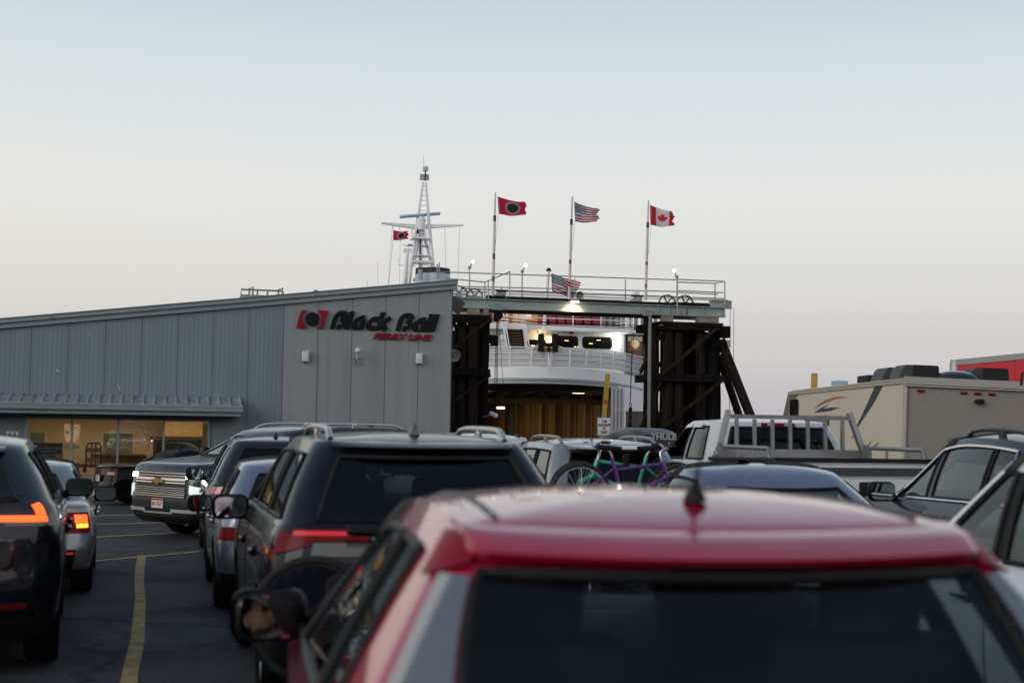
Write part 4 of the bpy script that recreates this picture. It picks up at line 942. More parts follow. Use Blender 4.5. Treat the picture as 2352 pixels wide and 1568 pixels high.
for x, y, r_ in ((1668, .25, .235), (1745, .3, .22), (1905, .3, .21), (1995, .25, .23), (1560, .5, .2), (1525, 1.9, .2), (1580, 2.3, .16), (1640, 1.3, .19), (1720, 1.5, .2), (1785, 1.2, .17), (1850, 1.6, .19), (1930, 1.4, .19), (1690, 2.3, .19), (1830, 2.6, .18), (1960, 2.5, .2), (1890, 2.2, .2), (2020, 1.5, .18)):
    p = G5(x, 700, y); piles.append((p.x, GY + y, r_, ztop - .12))
fl, fr = G5(1617, 900).x, G5(2045, 900).x; bl_ = G5(1500, 900, 2.6).x
zm = G5(1800, 924).z; zlo = G5(1800, 1310).z; zmb = zm - .0
beams = [((fl, GY - .05, ztop), (fr + .05, GY - .05, ztop), .3, .34), ((fl + .01, GY - .1, ztop), (fl - .05, GY + 2.8, ztop), .3, .34), ((fl, GY - .1, zm), (fr + .15, GY - .1, zm), .26, .32), ((fl + .0, GY - .2, zm), (fl - .1, GY + 2.8, zm), .26, .32), ((fl - .1, GY + 2.7, ztop), (fr, GY + 2.7, ztop), .3, .34), ((fl - .1, GY - .1, zlo), (fr + .15, GY - .1, zlo), .3, .32)]
diags = [(G5(1630, 895, -.28), G5(2010, 572, -.28), .10, .30), (G5(1620, 1290, -.28), G5(2045, 955, -.28), .10, .30), (G5(1620, 600, -.1), (fl - .1, GY + 2.4, zm + .3), .08, .22), (G5(1620, 950, -.1), (fl - .1, GY + 2.4, zlo), .08, .22), (G5(1780, 560, 1.8), G5(1560, 900, 1.8), .08, .2)]
TR = tower('dark timber pile tower at the right end of the gantry with leaning props', piles, beams, diags)
for (a, b, r_, y) in (((2048, 650), (2300, 1290), .21, .2), ((2034, 760), (2215, 1290), .17, 1.2)): A_, B_ = G5(*a, dy=y), G5(*b, dy=y); B_ = A_ + (B_ - A_) * ((A_.z + 3.5) / (A_.z - B_.z)); q = MB(); q.tube([A_, B_], r_, 14); q.build('prop', TM2, TR, 50, True)
q = MB(); c = G5(2064, 592); q.rbox((c.x, GY + .1, c.z), (.62, .5, .5), .03); q.build('head_block', TMB, TR, 30, True)
q = MB(); c = G5(2020, 680, .2)
for i in range(7): q.tube([(c.x + .62 * math.cos(a) * (1 if True else 0), c.y + .35 * math.sin(a), c.z + i * .045 - .15 + .05 * math.cos(a)) for a in [k * .4 for k in range(16)]], .012, 5, closed=True)
q.build('wire_lashing', CAB, TR, 40, True)
q = MB(); a, b = G5(1537, 478, -.3), G5(1533, 1340, -.3); q.box((a.x - .055, GY - .33, -.6), (a.x + .055, GY - .24, a.z)); t = thing('steel_post', 'thin pale steel post in front of the right timber tower', 'post', (a.x, GY - .3, gz(GY))); q.build('post', mat('post_grey', '8b8a86', .55, noise=.2), t, 0, True)
q = MB(); q.box((a.x - .10, GY - .37, gz(GY)), (a.x + .10, GY - .23, gz(GY) + .02)); q.build('base_plate', STR, t, 0, True)
piles = []
for x, y, r_ in ((340, .3, .2), (255, .25, .24), (175, .4, .22), (95, .3, .22), (20, .4, .22), (-60, .4, .22), (300, 1.5, .2), (215, 1.6, .2), (130, 1.7, .2), (60, 1.5, .2), (-10, 1.5, .2), (320, 2.5, .2), (240, 2.6, .18), (150, 2.6, .19)):
    p = G5(x, 700, y); piles.append((p.x, GY + y, r_, ztop - .12))
xr_ = G5(380, 500).x; xl_ = G5(-100, 500).x
beams = [((xl_, GY - .05, ztop), (xr_, GY - .05, ztop), .3, .34), ((xl_, GY - .1, zm), (xr_, GY - .1, zm), .26, .3), ((xr_ - .15, GY + .1, ztop), (xr_ - .15, GY + 2.8, ztop), .3, .34), ((xl_, GY - .1, zlo), (xr_, GY - .1, zlo), .3, .3)]
diags = [(G5(20, 790, -.28), G5(368, 508, -.28), .1, .28), (G5(0, 1180, -.28), G5(380, 905, -.28), .1, .28)]
tower('dark timber pile tower half hidden by the grey terminal', piles, beams, diags)
q = MB(); c = G5(150, 395, -8); q.prism([c + Vector(v) for v in ((-.4, 0, .25), (-.1, 0, .32), (.28, .1, .08), (.05, .05, -.35), (-.35, 0, -.1))], (0, .15, 0)); tag(q.build('torn_flashing', mat('lead_flap', (.05, .055, .06), .5, noise=.4), None, 0), 'crumpled dark metal flap hanging at the terminal roof corner', 'flap')

# TURN HEADLIGHTS OFF sign and the yellow barrier arm
def z3(x, y): return ((1900 + x / 3.136) / 1.7415, (1450 + y / 3.136) / 1.7415)
SY = 46.0
a = at_y(*z3(1536, 688), SY); b = at_y(*z3(1700, 915), SY)
TS = thing('headlights_sign', 'white roadside sign reading TURN HEADLIGHTS OFF PLEASE', 'sign', ((a.x + b.x) / 2, SY, gz(SY)))
cxs, czs, ww, hw = (a.x + b.x) / 2, (a.z + b.z) / 2, b.x - a.x, a.z - b.z
q = MB(); q.rbox((cxs, SY, czs), (ww, .02, hw), .008); q.build('panel', mat('sign_face', (.66, .67, .68), .4), TS, 30, True)
q = MB()
for (x0, z0, x1, z1) in ((-.46, .455, .46, .47), (-.46, -.47, .46, -.455), (-.475, -.47, -.455, .47), (.455, -.47, .475, .47)): q.box((cxs + x0 * ww, SY - .0125, czs + z0 * hw), (cxs + x1 * ww, SY - .0105, czs + z1 * hw))
for i, t_ in enumerate(('TURN', 'HEADLIGHTS', 'OFF', 'PLEASE')): text_mb(t_, hw * .205, Matrix.Translation((cxs, SY - .013, czs + hw * (.285 - .20 * i))), .001, .004, 0, .58, mb=q)
q.build('lettering', mat('sign_ink', (.012, .012, .014), .6), TS, 0, True)
q = MB(); q.box((cxs - .03, SY + .02, gz(SY)), (cxs + .03, SY + .06, czs + .2)); q.build('post', RAIL, TS, 0, True)
BY = 48.0
a = at_y(*z3(1665, 143), BY); b = at_y(*z3(1618, 690), BY); c_ = at_y(*z3(1590, 960), BY)
BA = thing('barrier_arm', 'raised yellow barrier arm with a red reflector', 'barrier', (c_.x, BY, gz(BY)))
q = MB(); dd = (a - b).normalized(); base = a - dd * ((a.z - gz(BY) - .5) / dd.z); q.beam(base, a, .17, .05, (0, 1, 0)); q.build('arm', mat('barrier_yellow', (.50, .31, .03), .5, noise=.15), BA, 0, True)
p = at_y(*z3(1640, 490), BY - .04); q = MB(); q.lathe([(.001, -.012), (.07, -.012), (.07, .0), (.001, .0)], p, 'y', 20, 0); q.lathe([(.001, -.02), (.055, -.02), (.055, -.013), (.001, -.013)], p, 'y', 20, 1); q.build('reflector', [ALU, mat('red_lens', (.4, .02, .02), .3)], BA, 0, True)
q = MB(); q.rbox((base.x, BY, gz(BY) + .5), (.4, .4, 1.0), .04); q.build('cabinet', mat('barrier_yellow', (.50, .31, .03), .5, noise=.15), BA, 40, True)

# ------------------------------------------------------------------ flagpoles and flags
def zf(x, y): return ((1960 + x / 2.94) / 1.7415, (750 + y / 2.94) / 1.7415)
PLW = mat('pole_white', (.6, .6, .6), .5, col2=(.50, .49, .47), nscale=2)
def cells_flag(name, lb, corners, Y, colf, mats, amp=.10, grp='flags above the ferry landing', freq=7, ph=0, rag=.03):
    tl_, bl2, tr_, br2 = [at_y(*p, Y) for p in corners]; nu, nv = 78, 52; q = MB(); G = []
    for i in range(nu + 1):
        u = i / nu; row = []
        for j in range(nv + 1):
            v = j / nv; p = tl_.lerp(tr_, u).lerp(bl2.lerp(br2, u), v)
            w = amp * u ** .7 * math.sin(freq * u - 1.6 * v + ph); p.y += w; p.z += .25 * amp * math.sin(freq * u + ph) * u * (1 - v) + .03 * math.sin(5 * u + 2)
            p.x -= rag * max(0, u - .85) / .15 * (math.sin(v * 11 + ph * 3) + .5 * math.sin(v * 29 + ph)) ; row.append(p)
        G.append(row)
    q.grid(G); k = 0
    for i in range(nu):
        for j in range(nv): q.m[k] = colf((i + .5) / nu, (j + .5) / nv); k += 1
    return tag(q.build(name, mats, None, 60), lb, 'flag', grp)
def cloth(name, col):
    m = mat('cloth_' + name, col, .85, noise=.08, nscale=9); t = m.node_tree; b = t.nodes['Principled BSDF']; o = t.nodes['Material Output']
    tr = t.nodes.new('ShaderNodeBsdfTranslucent'); mx = t.nodes.new('ShaderNodeMixShader'); mx.inputs[0].default_value = .4; tr.inputs[0].default_value = b.inputs['Base Color'].default_value
    t.links.new(b.outputs[0], mx.inputs[1]); t.links.new(tr.outputs[0], mx.inputs[2]); t.links.new(mx.outputs[0], o.inputs[0]); return m
CR, CW, CB, CK, CGY, CCR = cloth('red', (.62, .015, .06)), cloth('white', (.72, .72, .74)), cloth('navy', (.018, .022, .085)), cloth('black', (.02, .022, .025)), cloth('silver', (.28, .26, .26)), cloth('maple', (.70, .02, .035))
UR = cloth('stripe_red', (.42, .010, .035))
def f_ball(u, v):
    if u < .035: return 2
    d = math.hypot((u - .52) * 1.62, v - .5); return 1 if d < .30 else 2 if d < .42 else 0
def f_us(u, v):
    if u < .46 and v < 7 / 13:
        r_ = v * 13 / 7 * 9 ; c_ = u / .46 * 11; i = int(r_); 
        for rr in (round(r_ - .5), ):
            for cc in (round(c_ - .5),):
                if (rr + cc) % 2 == 0 and math.hypot((c_ - cc - .5) * .8, (r_ - rr - .5)) < .42: return 1
        return 2
    return 0 if int(v * 13) % 2 == 0 else 1
LEAF = [(0, .46), (.09, .30), (.20, .35), (.16, .08), (.29, .21), (.32, .14), (.46, .16), (.41, .02), (.48, -.03), (.25, -.22), (.28, -.30), (.03, -.26), (.035, -.46), (-.035, -.46), (-.03, -.26), (-.28, -.30), (-.25, -.22), (-.48, -.03), (-.41, .02), (-.46, .16), (-.32, .14), (-.29, .21), (-.16, .08), (-.20, .35), (-.09, .30)]
def inpoly(x, y, P):
    c = False
    for (x0, y0), (x1, y1) in zip(P, P[1:] + P[:1]):
        if (y0 > y) != (y1 > y) and x < (x1 - x0) * (y - y0) / (y1 - y0) + x0: c = not c
    return c
def f_ca(u, v):
    if u < .27 or u > .77: return 0
    return 0 if inpoly((u - .52) * 1.55 / .62, (.5 - v) / .62, LEAF) else 1
FP = ((62, 60, 35, 1275, 'white flagpole nearest the terminal, flying the red and black flag'), (967, 105, 930, 1312, 'white flagpole in the middle, flying the American flag'), (1863, 150, 1830, 1322, 'white flagpole on the right, flying the Canadian flag'))
PY = GY + .3
for xa, ya, xb, yb, lb in FP:
    a, b = at_y(*zf(xa, ya), PY), at_y(*zf(xb, yb), PY); t = thing('flagpole', lb, 'flagpole', b, group='flagpoles on the gantry')
    q = MB(); mid = a.lerp(b, .25); q.tube([b, mid], .06, 10, r2=.05); q.tube([mid, a], .038, 10, r2=.03); q.build('pole', PLW, t, 50, True)
    q = MB(); q.tube([mid + Vector((0, 0, -.12)), mid + Vector((0, 0, .12))], .062, 10); q.build('collar', mat('dark_collar', (.06, .06, .06), .6), t, 50, True)
    for i in range(2): f_ = .64 + .22 * i + random.uniform(0, .04); p = a.lerp(b, f_); q = MB(); q.tube([p, p + Vector((0, 0, random.uniform(.12, .25)))], .0605, 8); q.build('rust_patch', STR, t, 50, True)
    q = MB(); q.tube([a + Vector((.02, 0, -.1)), at_y(*zf(xa + 30, ya + 75), PY), at_y(*zf(xa + 38, ya + 270), PY), at_y(*zf(xa - 2, ya + 640), PY)], .008, 5); q.build('halyard', mat('halyard_rope', (.5, .5, .48), .8), t, 50, True)
cells_flag('company_flag', 'large red flag with black disc on the pole nearest the terminal', [zf(88, 115), zf(105, 322), zf(432, 178), zf(415, 328)], PY, f_ball, [CR, CK, CGY], .12, ph=.5)
cells_flag('american_flag', 'ragged American flag flying from the middle gantry pole', [zf(988, 175), zf(999, 408), zf(1290, 258), zf(1275, 402)], PY, f_us, [UR, CW, CB], .16, ph=1.1, rag=.06)
cells_flag('canadian_flag', 'Canadian maple leaf flag flying from the right gantry pole', [zf(1880, 212), zf(1886, 448), zf(2170, 290), zf(2150, 458)], PY, f_ca, [CCR, CW, CB], .16, ph=.2, rag=.05)
# ------------------------------------------------------------------ the ferry
SYY = 69.0
def S5(x, y, dy=0): return at_y(*z5(x, y), SYY + dy)
SHW = mat('ship_white', (.86, .87, .88), .4, noise=.05, nscale=.8, rv=.06); SHG = mat('ship_trim_grey', (.36, .41, .43), .45, noise=.05)
YLW = mat('car_deck_yellow', (.27, .165, .075), .6, noise=.12, nscale=1.5, stretch=(1, 1, .3)); SDK = mat('ship_dark', (.012, .012, .011), .7, spec=.12)
XS = S5(805, 800).x
FER = thing('ferry', 'white car ferry moored bow first with its lit car deck open', 'ship', (XS, SYY, -2.5))
def bow(x): ax = abs(x); return .135 * ax * ax if ax < 5.5 else 4.08 + (ax - 5.5) * 1.6 if ax < 7.5 else 7.28 + (ax - 7.5) * 4
zrail = S5(805, 705).z; zbul = S5(805, 846).z; ztrim = S5(805, 925).z; zopen = S5(805, 966).z
xo1 = S5(1325, 1100, .135 * 16).x - XS; xo0 = S5(330, 1100).x - XS - .6
xs = [-9.5, -8.5, -7.5, -6.5, -5.5] + [-5 + .5 * i for i in range(21)] + [5.5, 6.5, 7.5, 8.5, 9.5]
def shell(name, m, za, zb_, xa=-9.5, xb=9.5, th=.12, off=0, arch=0):
    q = MB(); X = sorted(set([xa, xb] + [x for x in xs if xa < x < xb])); f = lambda z, x: z - arch * x * x
    q.slab([[Vector((XS + x, SYY + bow(x) + off, f(za, x))), Vector((XS + x, SYY + bow(x) + off, f(zb_, x)))] for x in X], (0, th, 0)); return q.build(name, m, FER, 30, True)
shell('bow_bulwark', SHW, ztrim, zbul, arch=.004); shell('rubbing_strip', SHG, ztrim - .11, ztrim - .002, off=-.05, th=.3, arch=.004); shell('bow_visor_band', SHG, zopen, ztrim - .112, xa=xo0 - 1, xb=xo1 + .5, arch=.004, off=.02)
zw = -3.0
shell('hull_plating', SHW, zw, ztrim - .25, xa=xo1, xb=9.5); shell('hull_plating', SHW, zw, ztrim - .25, xa=-9.5, xb=xo0)
q = MB(); xe = xo1; c = Vector((XS + xe, SYY + bow(xe) - .04, 0)); q.tube([(c.x, c.y, zw), (c.x, c.y, zopen - .5), (c.x - .12, c.y - .1, zopen - .16), (c.x - .5, c.y - .3, zopen - .05)], .05, 8); q.build('opening_edge', SHG, FER, 40, True)
# hull sides going back and foredeck
q = MB()
for sg in (1, -1): q.prism([(XS + sg * 9.5, SYY + bow(9.5), zw), (XS + sg * 9.5, SYY + 60, zw), (XS + sg * 9.5, SYY + 60, zbul), (XS + sg * 9.5, SYY + bow(9.5), zbul)], (-.12 * sg, 0, 0))
q.build('hull_side', SHW, FER, 0, True)
q = MB(); q.prism([(XS + x, SYY + bow(x) + .13, zbul - .25) for x in xs] + [(XS + 9.3, SYY + 60, zbul - .25), (XS - 9.3, SYY + 60, zbul - .25)], (0, 0, .1)); q.build('foredeck', SHG, FER, 0, True)
# railing with screens
q = MB(); pn = MB()
nr = 10; xp = [-8 + 1.02 * i for i in range(17)]
for k, f_ in enumerate((1.0, .68, .40, .12)):
    z = lerp(zbul, zrail, f_); q.tube([(XS + x, SYY + bow(x) + .06 - .12 * f_, z) for x in [-8 + .25 * i for i in range(66)]], .035 if k == 0 else .022, 6)
for x in xp:
    q.tube([(XS + x, SYY + bow(x) + .06, zbul), (XS + x, SYY + bow(x) - .06, zrail)], .035, 6)
q.build('railing', WHT, FER, 50, True)
for xa, xb in zip(xp, xp[1:]):
    pn.slab([[Vector((XS + lerp(xa, xb, t), SYY + bow(lerp(xa, xb, t)) + .10 - .10 * f_, lerp(zbul, zrail, f_))) for f_ in (.06, .94)] for t in (.06, .28, .5, .72, .94)], (0, .01, 0))
scr = bpy.data.materials.new('rail_screen'); scr.use_nodes = True; MATS['rail_screen'] = scr; b = scr.node_tree.nodes['Principled BSDF']; b.inputs['Base Color'].default_value = (.62, .63, .66, 1); b.inputs['Roughness'].default_value = .7; b.inputs['Alpha'].default_value = .55
pn.build('rail_screen', scr, FER, 30, True)
# car deck interior
yi0, yi1 = SYY + 3.2, SYY + 34; ix0, ix1 = XS - 5.6, XS + 4.6; zf_ = gz(60) - .3; zc = zopen + .55
q = MB(); q.box((ix0 - .1, yi0, zf_), (ix0, yi1, zc)); q.box((ix1, yi0, zf_), (ix1 + .1, yi1, zc)); q.box((ix0, yi1, zf_), (ix1, yi1 + .1, zc)); q.build('car_deck_wall', YLW, FER, 0, True)
q = MB(); q.box((ix0, SYY + 3.2, zc), (ix1, yi1, zc + .1)); 
for i in range(14): y = SYY + 3.5 + i * 2.2; q.box((ix0, y, zc - .35), (ix1, y + .12, zc - .001))
q.build('car_deck_ceiling', mat('deckhead', (.20, .16, .07), .6, noise=.2), FER, 0, True)
q = MB(); q.box((ix0, SYY + 1, zf_ - .1), (ix1, yi1, zf_)); q.build('car_deck_floor', mat('deck_floor', (.05, .045, .035), .7, noise=.3), FER, 0, True)
FRM = mat('frame_yellow', (.42, .28, .13), .5)
for i in range(16):      # frames along the side walls, rounded at the top
    y = SYY + 4.2 + i * 1.6; q = MB(); q.tube([(ix1 - .05, y, zf_), (ix1 - .05, y, zc - 1.1), (ix1 - .12, y, zc - .8), (ix1 - .35, y, zc - .55), (ix1 - .7, y, zc - .45)], .07, 6); q.build('hull_frame', FRM, FER, 50, True)
    q = MB(); q.tube([(ix0 + .05, y, zf_), (ix0 + .05, y, zc - .4)], .06, 6); q.build('hull_frame', FRM, FER, 50, True)
for i in range(10): x = lerp(ix0, ix1, (i + .5) / 10); q = MB(); q.tube([(x, yi1 - .1, zf_), (x, yi1 - .1, zc - .3)], .06, 6); q.build('hull_frame', FRM, FER, 50, True)
c = S5(526, 1100, 7); q = MB(); q.tube([(c.x, SYY + 7, zf_), (c.x, SYY + 7, zc)], .30, 16); q.build('car_deck_pillar', mat('pillar_olive', (.16, .13, .05), .6, noise=.2), FER, 50, True)
q = MB(); q.box((ix0, SYY + 3.4, zopen - .35), (ix1, SYY + 3.6, zopen + .05))
for a, b in (((520, 1065), (660, 1000)), ((690, 1060), (830, 1000))): q.beam(S5(*a, dy=5.2), S5(*b, dy=3.7), .35, .12)
q.build('deck_beam', mat('beam_grey', (.10, .10, .09), .35, metal=.4), FER, 0, True)
for (x, y, d, s_) in ((1020, 1028, 6, .45), (470, 1141, 16, .5)):
    c = S5(x, y, d); q = MB(); q.rbox(c, (s_ * 1.4, .3, .14), .03); q.build('car_deck_lamp', lamp('deck_lamp', (1, .88, .62), 2.6), FER, 40, True)
for y_, e in ((SYY + 9, 60), (SYY + 18, 110), (SYY + 27, 95)): area('car_deck_light', (XS + .3, y_, zc - .5), 3, 3, e, (1, .72, .36), parent=FER)
q = MB(); q.box((ix0, SYY + 5.6, zopen - .95), (ix1, SYY + 5.8, zopen - .42)); q.build('deck_girder', mat('girder_olive', (.24, .18, .07), .55, noise=.15), FER, 0, True)
for i in range(9):
    x = lerp(ix0 + .4, ix1 - .4, i / 8); q = MB(); q.box((x - .28, SYY + 5.56, zopen - .62), (x + .28, SYY + 5.599, zopen - .48)); q.build('girder_slot', SDK, FER, 0, True)
for i, x in enumerate((-4.6, -3.4, -1.5, .2, 1.1, 2.8, 3.6)): q = MB(); q.tube([(XS + x, SYY + 4, zc - .5 - .06 * (i % 3)), (XS + x, yi1 - .2, zc - .5 - .06 * (i % 3))], .05 + .03 * (i % 2), 8); q.build('deckhead_pipe', mat('pipe_bronze', (.22, .13, .06), .4, .4), FER, 50, True)
for i in range(7):
    y = SYY + 8 + 3.2 * i; q = MB(); q.box((ix1 - .30, y - .16, zf_), (ix1 - .001, y + .16, zc - .3)); q.build('deck_stanchion', mat('stanchion_tan', (.36, .25, .13), .5), FER, 0, True)
# open bow door leaf
a = S5(1243, 995, 1.2); b = S5(1318, 1400, 1.2); q = MB(); q.box((a.x, SYY + .75, zw), (b.x, SYY + .83, a.z))
for i in range(4): x = lerp(a.x, b.x, i / 3); q.box((x - .05, SYY + .66, zw), (x + .05, SYY + .749, a.z))
for i in range(6): z = a.z - .05 - i * 1.1; q.box((a.x, SYY + .68, z - .05), (b.x, SYY + .748, z + .05))
q.build('bow_door', mat('door_lilac', (.50, .49, .53), .5), FER, 0, True)
q = MB(); c = S5(1420, 1165, 2.2); q.box((c.x - .6, SYY + 1.6, -3), (c.x + 2, SYY + 1.7, c.z)); t = tag(q.build('timber_fender', mat('fender_wood', (.13, .12, .10), .85, noise=.3, nscale=2, stretch=(6, 1, .4)), None, 0), 'weathered plank fender wall beside the ferry bow', 'fender')
# deck house below the promenade
DY = 4.2
def D5(x, y, dy=DY): return at_y(*z5(x, y), SYY + dy)
zdk = zbul - .15; zov = D5(800, 588).z; zup = D5(800, 548).z
hx0, hx1 = D5(330, 650).x - 1.5, D5(1362, 650).x
q = MB(); q.box((hx0, SYY + DY, zdk), (hx1 - .25, SYY + DY + .1, zov)); q.prism([(hx1 - .25, SYY + DY, zdk), (hx1 - .07, SYY + DY + .07, zdk), (hx1, SYY + DY + .25, zdk), (hx1, SYY + DY + 14, zdk), (hx1 - .1, SYY + DY + 14, zdk), (hx1 - .25, SYY + DY + .1, zdk)], (0, 0, zov - zdk)); q.build('deckhouse', SHW, FER, 0, True)
q = MB(); q.box((hx0, SYY + DY - .9, zov), (hx1 + .12, SYY + DY + 30, zup)); q.build('promenade_deck', SHW, FER, 0, True)
WG = glass('ship_glass', (.05, .055, .05), .06)
def rr(x0, z0, x1, z1, r_, n=5): 
    o = []
    for cx_, cz_, a0 in ((x1 - r_, z1 - r_, 0), (x0 + r_, z1 - r_, 90), (x0 + r_, z0 + r_, 180), (x1 - r_, z0 + r_, 270)): o += [(cx_ + r_ * math.cos(R(a0 + 90 * i / n)), cz_ + r_ * math.sin(R(a0 + 90 * i / n))) for i in range(n + 1)]
    return o
DGL = mat('ship_window_dark', (.006, .006, .005), .05, spec=.18)
for i, (xa, ya, xb, yb) in enumerate(((330, 615, 433, 705), (650, 650, 747, 702), (812, 620, 1012, 708), (1050, 628, 1258, 714))):
    a, b = D5(xa, ya), D5(xb, yb); q = MB(); q.prism([(x, SYY + DY - .004, z) for x, z in rr(a.x, b.z, b.x, a.z, .16)], (0, -.03, 0)); w = q.build('window', DGL, FER, 0, True)
    q = MB(); P = [(x, SYY + DY - .036, z) for x, z in rr(a.x, b.z, b.x, a.z, .16)]; q.tube(P, .028, 6, closed=True); q.build('window_frame', SDK, w, 40, True).location = -w.location
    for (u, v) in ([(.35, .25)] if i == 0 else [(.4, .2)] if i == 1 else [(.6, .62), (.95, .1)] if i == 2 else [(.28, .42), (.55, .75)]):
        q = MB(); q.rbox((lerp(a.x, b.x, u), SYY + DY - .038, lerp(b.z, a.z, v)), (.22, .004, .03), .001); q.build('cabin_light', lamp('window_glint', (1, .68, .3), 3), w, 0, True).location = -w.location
# companion stair with black treads
q = MB(); ns = 9; a = D5(487, 540, 3.6); b = D5(612, 540, 3.6); c = D5(510, 715, 2.2); d = D5(635, 715, 2.2)
tr = MB(); yb = MB()
for i in range(ns):
    t = i / ns; L_ = a.lerp(c, t); R_ = b.lerp(d, t); L2 = a.lerp(c, t + 1 / ns); R2 = b.lerp(d, t + 1 / ns)
    tr.add([L_, R_, Vector((R_.x, R_.y, R2.z)), Vector((L_.x, L_.y, L2.z)), Vector((L2.x, L2.y, L2.z)), Vector((R2.x, R2.y, R2.z))], [(0, 1, 2, 3), (3, 2, 5, 4)])
    if i % 1 == 0 and i:
        for k in range(5): u0 = .14 + k * .155; p, r_ = L_.lerp(R_, u0), L_.lerp(R_, u0 + .08); yb.add([p + Vector((0, -.01, -.035)), r_ + Vector((0, -.01, -.035)), r_ + Vector((.02, -.01, -.005)), p + Vector((.02, -.01, -.005))], [(0, 1, 2, 3)])
st = thing('staircase', None, None, FER.location); st.parent = FER; st.location = (0, 0, 0)
for o in (tr.build('tread', SDK, st, 0), yb.build('tread_stripe', mat('tread_yellow', (.45, .33, .08), .6), st, 0)): o.location = -FER.location
q = MB()
for p, r_ in ((D5(467, 490, 3.5), D5(508, 735, 2.2)), (D5(606, 440, 3.7), D5(652, 735, 2.2))):
    q.beam(p, r_, .05, .16, (0, 0, 1)); q.tube([p + Vector((.12, 0, .1)), r_ + Vector((.12, 0, .1))], .03, 6); q.tube([p + Vector((-.06, 0, .9)), r_ + Vector((-.06, 0, .9))], .03, 6)
q.build('stair_rail', WHT, st, 30).location = -FER.location
q = MB(); c = D5(472, 632, 3.2); q.rbox(c, (.22, .25, .28), .02); q.build('fire_box', WHT, FER, 30, True)
# things on the front wall
c = D5(968, 588, 4.0); q = MB(); q.lathe([(.001, -.08), (.10, -.10), (.15, -.04), (.15, .1)], c, 'y', 20); q.build('alarm_bell', mat('bell_red', (.25, .02, .03), .4), FER, 50, True)
c = D5(925, 590, 4.15); q = MB(); q.box((c.x - .17, SYY + 4.17, c.z - .07), (c.x + .17, SYY + 4.19, c.z + .07)); q.build('name_plate', SHG, FER, 0, True)
for x, y, dy, col, e, s_ in ((738, 612, 4.0, (1, .62, .25), 4, .07), (1298, 630, 3.9, (1, .97, .85), 12, .13)):
    c = D5(x, y, dy); q = MB(); q.ball(c, (s_, s_, s_ * 1.1), 14); q.build('bulkhead_lamp', lamp('lamp_%d' % x, col, 12 if x < 1000 else 10), FER, 60, True); q = MB(); q.rbox(c + Vector((0, .08, .2)), (.14, .2, .22), .04); q.build('lamp_bracket', WHT, FER, 40, True)
    l = bpy.data.lights.new('bulkhead_light', 'POINT'); l.energy = e * 1.6; l.color = col; l.shadow_soft_size = .12; o = bpy.data.objects.new('bulkhead_light', l); COL.objects.link(o); o.parent = FER; o.location = c + Vector((0, -.25, -.1)) - FER.location
# recessed wall with the porthole door
PDY = 7.5
a, b = D5(1366, 600, PDY), D5(1535, 780, PDY); q = MB(); q.box((a.x - .5, SYY + PDY, zdk), (b.x, SYY + PDY + 3, D5(1440, 598, PDY).z)); q.build('side_house', SHW, FER, 0, True)
a, b = D5(1372, 620, PDY), D5(1482, 750, PDY); cx_ = (a.x + b.x) / 2
dr = thing('door', None, None, FER.location); dr.parent = FER; dr.location = (0, 0, 0)
q = MB(); q.box((a.x, SYY + PDY - .05, b.z - .4), (b.x, SYY + PDY - .003, a.z)); q.build('leaf', mat('varnished_door', (.28, .11, .04), .45, noise=.15, stretch=(1, 1, 6)), dr, 0, False).location = -FER.location
q = MB(); q.box((a.x - .07, SYY + PDY - .06, b.z - .4), (a.x - .001, SYY + PDY - .002, a.z)); q.box((b.x + .001, SYY + PDY - .06, b.z - .4), (b.x + .07, SYY + PDY - .002, a.z)); q.box((a.x - .07, SYY + PDY - .06, a.z + .001), (b.x + .07, SYY + PDY - .002, a.z + .07)); q.box((a.x + .03, SYY + PDY - .056, a.z - .30), (b.x - .03, SYY + PDY - .051, a.z - .03), 1); q.build('door_frame', [SDK, ALU], dr, 0).location = -FER.location
c = D5(1428, 678, PDY); q = MB(); q.lathe([(.24, -.07), (.30, -.07), (.30, -.05), (.24, -.05), (.24, -.07)], (c.x, SYY + PDY, c.z), 'y', 28); q.lathe([(.001, -.058), (.24, -.058)], (c.x, SYY + PDY, c.z), 'y', 28, 1); q.build('porthole', [mat('brass', (.45, .32, .14), .35, 1), lamp('porthole_glow', (.55, .45, .26), .9)], dr, 30).location = -FER.location
c = D5(1426, 713, PDY); q = MB(); q.box((c.x - .24, SYY + PDY - .056, c.z - .06), (c.x + .24, SYY + PDY - .051, c.z + .06), 0); text_mb('NO ADMITTANCE', .075, Matrix.Translation((c.x, SYY + PDY - .058, c.z)), .0008, .001, 0, .8, mi=1, mb=q); q.build('door_notice', [WHT, SDK], dr, 0).location = -FER.location
# promenade deck: tan bulkhead, door, red lockers, rails
UY = 6.6
def U5(x, y, dy=UY): return at_y(*z5(x, y), SYY + dy)
zrf = U5(800, 395).z
q = MB(); q.box((U5(330, 500).x - 2, SYY + UY, zup), (U5(1345, 500).x, SYY + UY + .1, zrf)); q.build('promenade_bulkhead', mat('warm_bulkhead', (.55, .42, .29), .6), FER, 0, True)
area('promenade_light', (U5(600, 500).x, SYY + UY - .9, zrf - .2), 3.5, .5, 26, (1, .68, .36), parent=FER)
q = MB(); a, b = U5(470, 462), U5(540, 545); q.box((a.x, SYY + UY - .05, zup), (b.x, SYY + UY - .002, a.z + .1)); q.build('promenade_door', mat('varnished_door', (.28, .11, .04), .45), FER, 0, True)
q = MB(); a, b = U5(612, 440), U5(676, 502); q.box((a.x, SYY + UY - .12, b.z), (b.x, SYY + UY - .002, a.z)); q.build('locker_white', WHT, FER, 0, True)
q = MB(); a = U5(1190, 440, UY - .5); 
for i in range(9): x = a.x + i * .38; q.box((x, SYY + UY - .55, zup), (x + .19, SYY + UY - .45, zrf))
